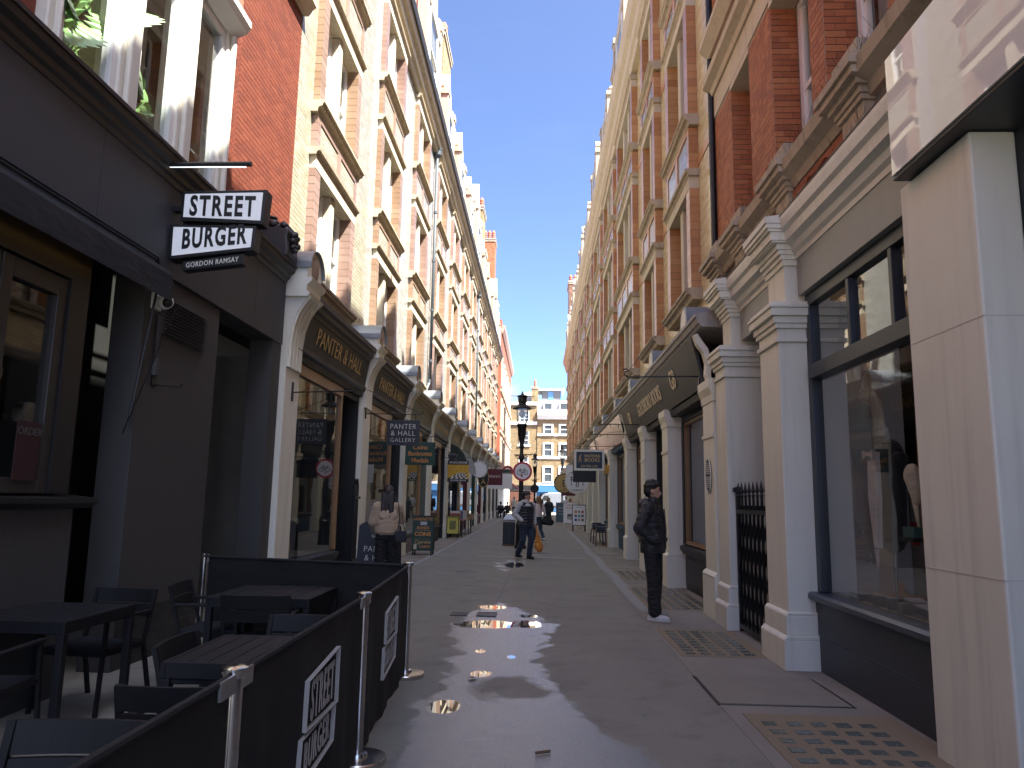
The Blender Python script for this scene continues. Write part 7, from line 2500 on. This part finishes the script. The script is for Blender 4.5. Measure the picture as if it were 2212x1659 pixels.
def person(label, loc, rz, H=1.75, skin=(0.42, 0.24, 0.16), legs=None, arms=None, head_turn=0.0, top=None, bottom=None, shoes=None, hair=None, extras=(), voxel=0.014, build=1.0, lean=0.0, hands=(True, True), group=None, fine=True):
    """local space: +y ahead, +x to the person's right. legs: (hip, knee, ankle) each, arms: (shoulder, elbow, wrist) each"""
    k = H / 1.75
    legs = legs or [((-0.09, 0, 0.93), (-0.10, 0.02, 0.50), (-0.11, -0.02, 0.09)), ((0.09, 0, 0.93), (0.10, 0.02, 0.50), (0.11, -0.02, 0.09))]
    arms = arms or [((-0.19, 0, 1.43), (-0.25, -0.03, 1.15), (-0.25, 0.06, 0.90)), ((0.19, 0, 1.43), (0.25, -0.03, 1.15), (0.25, 0.06, 0.90))]
    S = Matrix.Scale(k, 4)
    HT = Matrix.Translation((0, 0.0, 1.52)) @ Matrix.Rotation(head_turn, 4, 'Z') @ Matrix.Translation((0, 0, -1.52))
    bm_ = MB()
    bm_.ball((0, 0, 1.27), (0.15 * build, 0.10 * build, 0.2)).ball((0, 0.0, 1.06), (0.13 * build, 0.095 * build, 0.18)).ball((0, -0.01, 0.94), (0.15 * build, 0.11 * build, 0.13))
    bm_.limb((-0.14, 0, 1.42), (0.14, 0, 1.42), 0.06, 0.06, 10)
    bm_.limb((0, -0.005, 1.42), (0, 0.015, 1.56), 0.056, 0.052, 12)
    hd = MB()
    hd.ball((0, 0.005, 1.655), (0.075, 0.095, 0.105), 16, 12).ball((0, 0.035, 1.585), (0.055, 0.062, 0.06), 14, 10).limb((0, 0.095, 1.64), (0, 0.112, 1.60), 0.009, 0.016, 8)
    hd.ball((0, 0.085, 1.572), (0.024, 0.018, 0.010), 8, 6).ball((0, 0.088, 1.672), (0.05, 0.014, 0.012), 8, 6)
    for s in (-1, 1):
        hd.ball((s * 0.077, -0.005, 1.632), (0.012, 0.020, 0.032), 8, 6)
    hd.move(HT)
    bm_.add(hd.v, hd.f)
    for i, (h, kn, an) in enumerate(legs):
        s = -1 if i == 0 else 1
        h, kn, an = Vector(h), Vector(kn), Vector(an)
        bm_.limb(h, kn, 0.078, 0.055, 12).limb(kn, kn.lerp(an, 0.35), 0.052, 0.055, 12).limb(kn.lerp(an, 0.35), an, 0.052, 0.036, 12)
        bm_.limb(an + Vector((0, -0.03, -0.045)), an + Vector((s * 0.02, 0.14, -0.06)), 0.03, 0.028, 8)
    for i, (sh, el, wr) in enumerate(arms):
        s = -1 if i == 0 else 1
        bm_.limb(sh, el, 0.045, 0.036, 10).limb(el, wr, 0.037, 0.026, 10)
        if hands[i]:
            hand(bm_, wr, Vector(wr) - Vector(el), -s)
    bm_.move(S)
    P = fuse('person', bm_, skin_mat(skin), None, voxel if not fine else min(voxel, 0.010), 3)
    P.location = loc
    P.rotation_euler = (lean, 0, rz)
    tag(P, label, 'person', group)

    def put(name, mb, m, vox=None, sm=4, turn=False):
        if turn:
            mb.move(HT)
        mb.move(S)
        return fuse(name, mb, m, P, vox or voxel, sm)

    if fine:
        for s in (-1, 1):
            ey = MB().ball((s * 0.032, 0.085, 1.652), (0.013, 0.010, 0.008), 8, 6)
            ey.move(HT)
            ey.move(S)
            obj('eye', ey, mat('eye_dark', (0.02, 0.015, 0.012), 0.2), P, local=True, smooth=True)
    # clothing
    if bottom:
        m, wide = bottom['m'], bottom.get('w', 1.0)
        g = MB()
        g.ball((0, -0.01, 0.95), (0.175 * build, 0.135 * build, 0.13)).ball((0, -0.01, 1.02), (0.16 * build, 0.12 * build, 0.08))
        for i, (h, kn, an) in enumerate(legs):
            h, kn, an = Vector(h), Vector(kn), Vector(an)
            g.limb(h, kn, 0.098 * wide, 0.078 * wide, 14).limb(kn, an + Vector((0, 0, 0.02)), 0.076 * wide, bottom.get('cuff', 0.066) * wide, 14)
            if bottom.get('bunch'):
                for zz in (0.03, 0.07):
                    g.ball(an + Vector((0.0, 0.012, zz)), (0.075 * wide, 0.08 * wide, 0.024), 10, 6)
            g.ball(kn.lerp(an, 0.55) + Vector((0, -0.02, 0)), (0.06 * wide, 0.065 * wide, 0.12), 10, 8)
        put('trousers', g, m)
    if shoes:
        for i, (h, kn, an) in enumerate(legs):
            s = -1 if i == 0 else 1
            an = Vector(an)
            z0 = an.z - 0.09
            g = MB()
            g.limb((an.x, an.y - 0.045, z0 + 0.050), (an.x + s * 0.015, an.y + 0.15, z0 + 0.040), 0.046, 0.040, 12, 1.0).limb((an.x, an.y - 0.01, z0 + 0.06), (an.x, an.y, z0 + 0.10), 0.05, 0.042, 12)
            g.v = [(p[0], p[1], max(p[2], z0 + 0.022)) for p in g.v]
            sh_o = put('shoe', g, shoes['m'][i] if isinstance(shoes['m'], (list, tuple)) else shoes['m'], 0.008, 3)
            so = MB()
            pr = [(an.x + 0.05 * math.cos(a) + (s * 0.008), an.y + 0.05 + 0.155 * math.sin(a)) for a in np.linspace(0, 2 * PI, 20)[:-1]]
            so.prism(pr, 'z', z0 + 0.002, z0 + 0.030)
            so.move(S)
            obj('sole', so, shoes.get('sole', M_BLACK), sh_o, local=True, bev=0.006)
    if top:
        m, inf, hem = top['m'], top.get('w', 1.0), top.get('hem', 0.86)
        g = MB()
        g.ball((0, 0, 1.27), (0.185 * inf * build, 0.135 * inf * build, 0.21)).ball((0, 0.01, 1.08), (0.175 * inf * build, 0.135 * inf * build, 0.2))
        g.limb((-0.165, 0, 1.415), (0.165, 0, 1.415), 0.068 * inf, 0.068 * inf, 12)
        zc = hem + 0.02
        lw = MB().lathe([(1.0, hem), (1.0, hem + 0.12), (0.97, hem + 0.24)], (0, 0, 0), 24)
        lw.v = [(p[0] * 0.178 * inf * build * top.get('flare', 1.0), p[1] * 0.14 * inf * build * top.get('flare', 1.0), p[2]) for p in lw.v]
        g.add(lw.v, lw.f)
        for z in (1.2, 1.0):
            g.ball((0.0, 0, z), (0.18 * inf * build, 0.137 * inf * build, 0.16))
        if top.get('neck'):
            g.limb((0, -0.01, 1.45), (0, 0.01, 1.45 + top['neck']), 0.085, 0.078, 14)
        if top.get('hood'):
            g.ball((0, -0.11, 1.46), (0.125, 0.075, 0.085)).ball((-0.08, -0.05, 1.48), (0.05, 0.07, 0.055)).ball((0.08, -0.05, 1.48), (0.05, 0.07, 0.055)).ball((0, -0.125, 1.40), (0.09, 0.05, 0.08))
        if not top.get('sleeveless'):
            sw = top.get('sleeve', 1.0)
            for sh, el, wr in arms:
                sh, el, wr = Vector(sh), Vector(el), Vector(wr)
                e2 = wr.lerp(el, 0.05)
                g.limb(sh, el, 0.073 * sw, 0.062 * sw, 12).limb(el, e2, 0.062 * sw, 0.046 * sw, 12)
                g.ball(el, (0.066 * sw,) * 3, 10, 8)
        put(top.get('name', 'jacket'), g, m)
    if top and top.get('sleeves_m'):
        for sh, el, wr in arms:
            sh, el, wr = Vector(sh), Vector(el), Vector(wr)
            g = MB()
            g.limb(sh, el, 0.075, 0.064, 12).limb(el, wr.lerp(el, 0.04), 0.063, 0.047, 12).ball(el, 0.067)
            put('sleeve', g, top['sleeves_m'])
    if hair:
        hm = hair['m']
        g = MB()
        g.ball((0, -0.012, 1.690), (0.086, 0.100, 0.092), 16, 12)
        g.ball((0, -0.05, 1.64), (0.080, 0.065, 0.085), 14, 10)
        cut = MB()
        kind = hair.get('kind', 'short')
        if kind == 'short':
            rr_ = random.Random(3)
            for i in range(46):
                a, b = rr_.uniform(0, 2 * PI), rr_.uniform(0.15, 1.0)
                p = Vector((0.078 * math.cos(a) * math.sin(b * 1.5), 0.092 * math.sin(a) * math.sin(b * 1.5) - 0.008, 1.688 + 0.090 * math.cos(b * 1.5)))
                g.ball(p, rr_.uniform(0.016, 0.026), 7, 5)
            g.limb((-0.045, 0.068, 1.735), (0.045, 0.068, 1.735), 0.026, 0.026, 8)
        elif kind == 'long':
            ln = hair.get('len', 0.4)
            g.ball((0, -0.035, 1.66), (0.095, 0.085, 0.11), 14, 10)
            rr_ = random.Random(5)
            for i in range(9):
                x = -0.075 + 0.15 * i / 8
                g.limb((x, -0.075, 1.64), (x * 1.25 + rr_.uniform(-0.01, 0.01), -0.125 - 0.02 * rr_.random(), 1.62 - ln * rr_.uniform(0.8, 1.1)), 0.036, 0.016, 8)
            for s in (-1, 1):
                g.limb((s * 0.080, -0.01, 1.66), (s * 0.095, -0.02, 1.62 - ln * 0.55), 0.024, 0.014, 8)
        ho = put('hair', g, hm, 0.009, 2, True)
    for name, mb, m, vox, turn in extras:
        put(name, mb, m, vox, 3, turn)
    return P


HAIRBLK = mat('black_hair', (0.008, 0.007, 0.007), 0.45, var=0.5, scale=60, bump=0.8, bscale=150)
HAIRBRN = mat('dark_brown_hair', (0.018, 0.011, 0.008), 0.42, var=0.5, scale=60, bump=0.8, bscale=120)
HAIRRED = mat('auburn_hair', (0.26, 0.13, 0.055), 0.5, var=0.4, scale=50, bump=0.8, bscale=120)
HAIRGRY = mat('grey_hair', (0.35, 0.34, 0.33), 0.6, var=0.3, scale=60, bump=0.6, bscale=120)
C_BLACKJ = cloth_mat('black_shell_jacket', (0.016, 0.016, 0.019), 0.55, 0.8, 8, sheen=0.0)
C_BLACKT = cloth_mat('black_trousers', (0.011, 0.011, 0.012), 0.8, 0.8, 10, sheen=0.0)
C_NAVY = cloth_mat('navy_quilt', (0.016, 0.020, 0.032), 0.5, 0.5, 8)
C_GREYH = cloth_mat('grey_hoodie', (0.52, 0.51, 0.52), 0.9, 0.5, 8)
C_JEAN = cloth_mat('dark_jeans', (0.022, 0.035, 0.058), 0.85, 0.6, 10)
C_BEIGE = cloth_mat('beige_trench', (0.44, 0.33, 0.22), 0.8, 0.5, 6)
C_PINK = cloth_mat('pale_pink_top', (0.70, 0.58, 0.55), 0.85, 0.5, 8)
C_CREAMT = cloth_mat('cream_top', (0.62, 0.58, 0.50), 0.85, 0.4, 8)
C_PALEBL = cloth_mat('pale_shirt', (0.50, 0.53, 0.56), 0.85, 0.4, 8)
C_DKNAVY = cloth_mat('dark_navy_coat', (0.014, 0.017, 0.030), 0.8, 0.5, 8)
C_RED = cloth_mat('red_shirt', (0.40, 0.03, 0.035), 0.85, 0.4, 8)
C_OLIVEJ = cloth_mat('grey_olive_jacket', (0.17, 0.17, 0.155), 0.85, 0.5, 8)
S_WHITE = mat('white_trainer', (0.62, 0.61, 0.57), 0.6, var=0.3, scale=30)
S_GREY = mat('grey_trainer', (0.26, 0.25, 0.24), 0.6, var=0.3, scale=30)
S_BLACK = mat('black_shoe', (0.012, 0.012, 0.012), 0.4)
S_SOLE = mat('cream_sole', (0.60, 0.57, 0.50), 0.6)

# man waiting by the bookshop: hands in pockets, looking along the shop windows
person('man in black hooded jacket and pale trainers standing with hands in pockets on the pavement', (1.54, 10.24, 0.006), -PI / 2 - 0.42, 1.80, (0.52, 0.31, 0.21),
       legs=[((-0.09, 0, 0.93), (-0.10, 0.015, 0.50), (-0.10, -0.02, 0.09)), ((0.09, 0, 0.93), (0.11, 0.03, 0.50), (0.12, 0.05, 0.09))],
       arms=[((-0.19, -0.01, 1.42), (-0.28, -0.10, 1.16), (-0.20, 0.10, 1.00)), ((0.19, -0.01, 1.42), (0.28, -0.10, 1.16), (0.20, 0.10, 1.00))],
       head_turn=0.35, top=dict(m=C_BLACKJ, w=1.16, hem=0.84, hood=True, neck=0.06, sleeve=1.2, flare=0.98), bottom=dict(m=C_BLACKT, w=1.08, bunch=True, cuff=0.075), shoes=dict(m=[S_GREY, S_WHITE], sole=S_SOLE), hair=dict(m=HAIRBLK), voxel=0.012, hands=(False, False),
       extras=[('zip_placket', MB().limb((0.0, 0.165, 0.90), (0.0, 0.172, 1.15), 0.016, 0.016, 6).limb((0.0, 0.172, 1.15), (0.0, 0.155, 1.40), 0.016, 0.014, 6), C_BLACKJ, 0.010, False),
               ('pocket_flap', MB().limb((0.165, 0.10, 1.08), (0.20, 0.03, 0.98), 0.012, 0.012, 6), S_GREY, 0.008, False)])
# walking man with cap and padded gilet
quilt = MB()
for z in (0.90, 0.975, 1.05, 1.125, 1.20, 1.275, 1.35):
    quilt.ball((0, 0.005, z), (0.240 if z > 1.0 else 0.232, 0.192, 0.052), 24, 8)
quilt.limb((-0.13, 0, 1.41), (0.13, 0, 1.41), 0.086, 0.086, 12)
capm = MB().ball((0, -0.005, 1.715), (0.098, 0.115, 0.058), 16, 10).ball((0, 0.10, 1.698), (0.07, 0.05, 0.014), 12, 6)
person('man in grey flat cap, navy padded gilet and jeans walking past the lamp post', (-0.32, 19.95, 0), -2.50, 1.74, (0.48, 0.29, 0.20),
       legs=[((-0.09, 0, 0.93), (-0.10, 0.10, 0.51), (-0.10, 0.02, 0.09)), ((0.09, 0, 0.93), (0.10, 0.02, 0.50), (0.10, -0.22, 0.13))],
       arms=[((-0.20, 0, 1.42), (-0.27, -0.05, 1.16), (-0.26, 0.06, 0.92)), ((0.20, 0, 1.42), (0.31, -0.09, 1.17), (0.21, 0.10, 1.00))],
       head_turn=0.75, top=dict(m=C_GREYH, w=1.08, hem=0.88, hood=True, neck=0.05, sleeve=1.12, name='hooded_top'), bottom=dict(m=C_JEAN, w=1.08, bunch=True), shoes=dict(m=S_BLACK), hair=dict(m=HAIRBLK), build=1.05, hands=(True, False),
       extras=[('gilet', quilt, C_NAVY, 0.012, False), ('flat_cap', capm, cloth_mat('grey_tweed', (0.06, 0.058, 0.055), 0.9, 0.3, 20), 0.008, True)])
# orange carrier bag in his left hand (towards the shaded side)
ob = MB()
ob.limb((-0.01, 19.80, 0.62), (0.02, 19.80, 0.34), 0.05, 0.12, 12, 0.6, (0, 1, 0)).limb((0.02, 19.80, 0.34), (0.04, 19.80, 0.27), 0.12, 0.09, 12, 0.6, (0, 1, 0)).limb((-0.04, 19.80, 0.84), (-0.01, 19.80, 0.62), 0.014, 0.045, 8)
tag(fuse('carrier_bag', ob, cloth_mat('orange_plastic', (0.62, 0.22, 0.02), 0.4, 0.9, 14), None, 0.012, 2), 'orange plastic carrier bag hanging from the hand of the man in the cap', 'bag')
# woman at the gallery window, seen from behind
person('woman with long dark hair and short beige jacket, back to us at the gallery window', (-2.50, 12.45, 0), 0.25, 1.72, (0.50, 0.31, 0.22),
       arms=[((-0.17, 0, 1.41), (-0.25, 0.02, 1.15), (-0.20, 0.20, 1.02)), ((0.17, 0, 1.41), (0.24, 0.10, 1.19), (0.14, 0.24, 1.40))],
       head_turn=-0.15, top=dict(m=C_BEIGE, w=1.10, hem=0.98, neck=0.03, sleeve=1.2, flare=1.1), bottom=dict(m=C_BLACKT, w=1.05, cuff=0.08), shoes=dict(m=S_BLACK), hair=dict(m=HAIRBRN, kind='long', len=0.36), build=0.95,
       extras=[('storm_flap', MB().ball((0, -0.125, 1.27), (0.16, 0.035, 0.10), 16, 8), C_BEIGE, 0.010, False)])
bg = thing('shoulder_bag', 'small black shoulder bag at the side of the woman in the beige jacket', 'bag', (-2.24, 12.36, 0.9))
obj('bag_body', MB().box(-2.33, -2.15, 12.27, 12.37, 0.82, 1.0), S_BLACK, bg, bev=0.02)
obj('bag_flap', MB().box(-2.335, -2.145, 12.26, 12.268, 0.90, 1.005), S_BLACK, bg)
obj('bag_strap', MB().tube([(-2.30, 12.32, 1.0), (-2.27, 12.33, 1.2), (-2.31, 12.38, 1.42), (-2.33, 12.45, 1.47), (-2.30, 12.52, 1.40), (-2.24, 12.42, 1.2), (-2.18, 12.32, 1.0)], 0.008, 6), S_BLACK, bg)
ph = tag(obj('mobile_phone', MB().obox((-2.435, 12.72, 1.47), (0.072, 0.010, 0.15), Matrix.Rotation(0.2, 3, 'Z')), S_BLACK, None, bev=0.006), 'black phone held up by the woman at the gallery window', 'phone')
# woman with auburn hair passing behind the man in the cap
person('auburn haired woman in pale pink top and jeans walking behind the man in the cap', (0.0, 27.6, 0), 0.35, 1.66, (0.55, 0.36, 0.28),
       legs=[((-0.08, 0, 0.92), (-0.09, 0.13, 0.52), (-0.09, 0.12, 0.09)), ((0.08, 0, 0.92), (0.09, -0.03, 0.50), (0.09, -0.38, 0.20))],
       head_turn=0.9, top=dict(m=C_PINK, w=0.98, hem=0.90, sleeve=0.9, name='blouse'), bottom=dict(m=C_JEAN, w=0.95), shoes=dict(m=S_WHITE), hair=dict(m=HAIRRED, kind='long', len=0.28), build=0.95, voxel=0.016)
hb = MB().limb((0.22, 27.45, 0.76), (0.46, 27.45, 0.74), 0.12, 0.12, 12, 0.6, (0, 1, 0)).limb((0.25, 27.45, 0.90), (0.43, 27.45, 0.89), 0.07, 0.07, 10, 0.5, (0, 1, 0))
hbo = fuse('handbag', hb, C_BLACKT, None, 0.014, 2)
tag(hbo, 'large soft black handbag of the woman in the pink top', 'bag')
obj('handle', MB().tube([(0.30, 27.5, 0.90), (0.27, 27.52, 1.15), (0.22, 27.55, 1.36), (0.33, 27.55, 1.20), (0.46, 27.5, 0.92)], 0.012, 6), C_BLACKT, hbo)
person('woman in dark navy coat and black trousers walking towards us in mid street', (0.64, 46.0, 0), PI - 0.15, 1.66, (0.50, 0.31, 0.23),
       legs=[((-0.08, 0, 0.92), (-0.08, 0.06, 0.50), (-0.05, 0.0, 0.09)), ((0.08, 0, 0.92), (0.08, 0.10, 0.52), (0.05, -0.05, 0.12))],
       arms=[((-0.17, 0, 1.41), (-0.27, -0.02, 1.15), (-0.26, 0.05, 0.92)), ((0.17, 0, 1.41), (0.26, 0.08, 1.18), (0.10, 0.16, 1.36))], head_turn=0.5,
       top=dict(m=C_DKNAVY, w=1.16, hem=0.84, sleeve=1.2, flare=1.05), bottom=dict(m=C_BLACKT, w=1.1, cuff=0.09), shoes=dict(m=S_BLACK), hair=dict(m=HAIRBLK, kind='long', len=0.3), voxel=0.018, fine=False)
person('man in open black coat over a red shirt walking near the far lamp post', (0.07, 52.5, 0), PI, 1.78, (0.12, 0.07, 0.05),
       top=dict(m=C_BLACKT, w=1.12, hem=0.62, sleeve=1.1), bottom=dict(m=C_BLACKT), shoes=dict(m=S_BLACK), hair=dict(m=HAIRBLK), voxel=0.018, fine=False,
       extras=[('shirt', MB().ball((0, 0.11, 1.30), (0.075, 0.06, 0.16), 12, 8), C_RED, 0.014, False)])
person('grey haired man in pale shirt with his back to us by the far shops', (2.05, 56, 0), -0.5, 1.80, (0.50, 0.32, 0.25), top=dict(m=C_PALEBL, w=1.06, hem=0.86, name='shirt'), bottom=dict(m=C_JEAN), shoes=dict(m=S_BLACK), hair=dict(m=HAIRGRY), voxel=0.02, fine=False)
person('dark haired woman in cream top facing us by the far shops', (2.35, 54.5, 0), PI + 0.5, 1.66, (0.50, 0.32, 0.24), top=dict(m=C_CREAMT, w=0.98, hem=0.88, name='blouse'), bottom=dict(m=C_BLACKT), shoes=dict(m=S_BLACK), hair=dict(m=HAIRBRN, kind='long', len=0.3), voxel=0.02, fine=False)
person('man in grey olive jacket at the edge of the group by the far shops', (2.95, 55.2, 0), 0.4, 1.74, (0.48, 0.30, 0.23), top=dict(m=C_OLIVEJ, w=1.12, hem=0.84, hood=True), bottom=dict(m=C_BLACKT), shoes=dict(m=S_BLACK), hair=dict(m=HAIRGRY), voxel=0.02, fine=False)
SIT = [((-0.09, 0, 0.50), (-0.10, 0.40, 0.52), (-0.10, 0.42, 0.09)), ((0.09, 0, 0.50), (0.10, 0.40, 0.52), (0.10, 0.42, 0.09))]


def sitter(label, loc, rz, top_m, hair_m):
    """seated figure: trunk lowered onto a chair"""
    t = person(label, loc, rz, 1.72, (0.30, 0.18, 0.12), legs=[(tuple(Vector(a) + Vector((0, 0, 0.43))), tuple(Vector(b) + Vector((0, 0, 0.43))), tuple(Vector(c) + Vector((0, 0, 0.43)))) for a, b, c in SIT],
               arms=[((-0.19, 0, 1.42), (-0.24, 0.05, 1.16), (-0.15, 0.28, 1.16)), ((0.19, 0, 1.42), (0.24, 0.05, 1.16), (0.15, 0.28, 1.16))],
               top=dict(m=top_m, w=1.08, hem=0.90), bottom=dict(m=C_BLACKT), shoes=dict(m=S_BLACK), hair=dict(m=hair_m), voxel=0.022, fine=False)
    t.location.z = loc[2] - 0.42
    return t


sitter('seated person in dark clothes at the far cafe table, nearer one', (-3.0, 60.0, 0), 0.3, C_BLACKJ, HAIRBLK)
sitter('seated person in dark clothes at the far cafe table, farther one', (-2.55, 62.0, 0), PI - 0.3, C_DKNAVY, HAIRBRN)
person('person with pale rucksack standing beyond the far cafe table', (-2.2, 68, 0), 0.2, 1.74, (0.45, 0.28, 0.2), top=dict(m=C_CREAMT, w=1.2, hem=0.86), bottom=dict(m=C_JEAN), shoes=dict(m=S_BLACK), hair=dict(m=HAIRGRY), voxel=0.022, fine=False)
for (x, y, rz, lab) in ((-3.0, 60.0, 0.3, 'dark chair under the nearer seated person far down the row'), (-2.55, 62.0, PI - 0.3, 'dark chair under the farther seated person far down the row')):
    cafe_chair((x, y, 0), rz, lab)
t = thing('far_cafe_table', 'small dark cafe table between the two seated people', 'table', (-2.75, 60.9, 0))
obj('table_top', MB().lathe([(0.34, 0.70), (0.34, 0.73)], (-2.75, 60.95, 0), 18), M_TABLE, t)
obj('table_stem', MB().lathe([(0.22, 0), (0.22, 0.02), (0.03, 0.04), (0.03, 0.70)], (-2.75, 60.95, 0), 12), M_IRON, t)
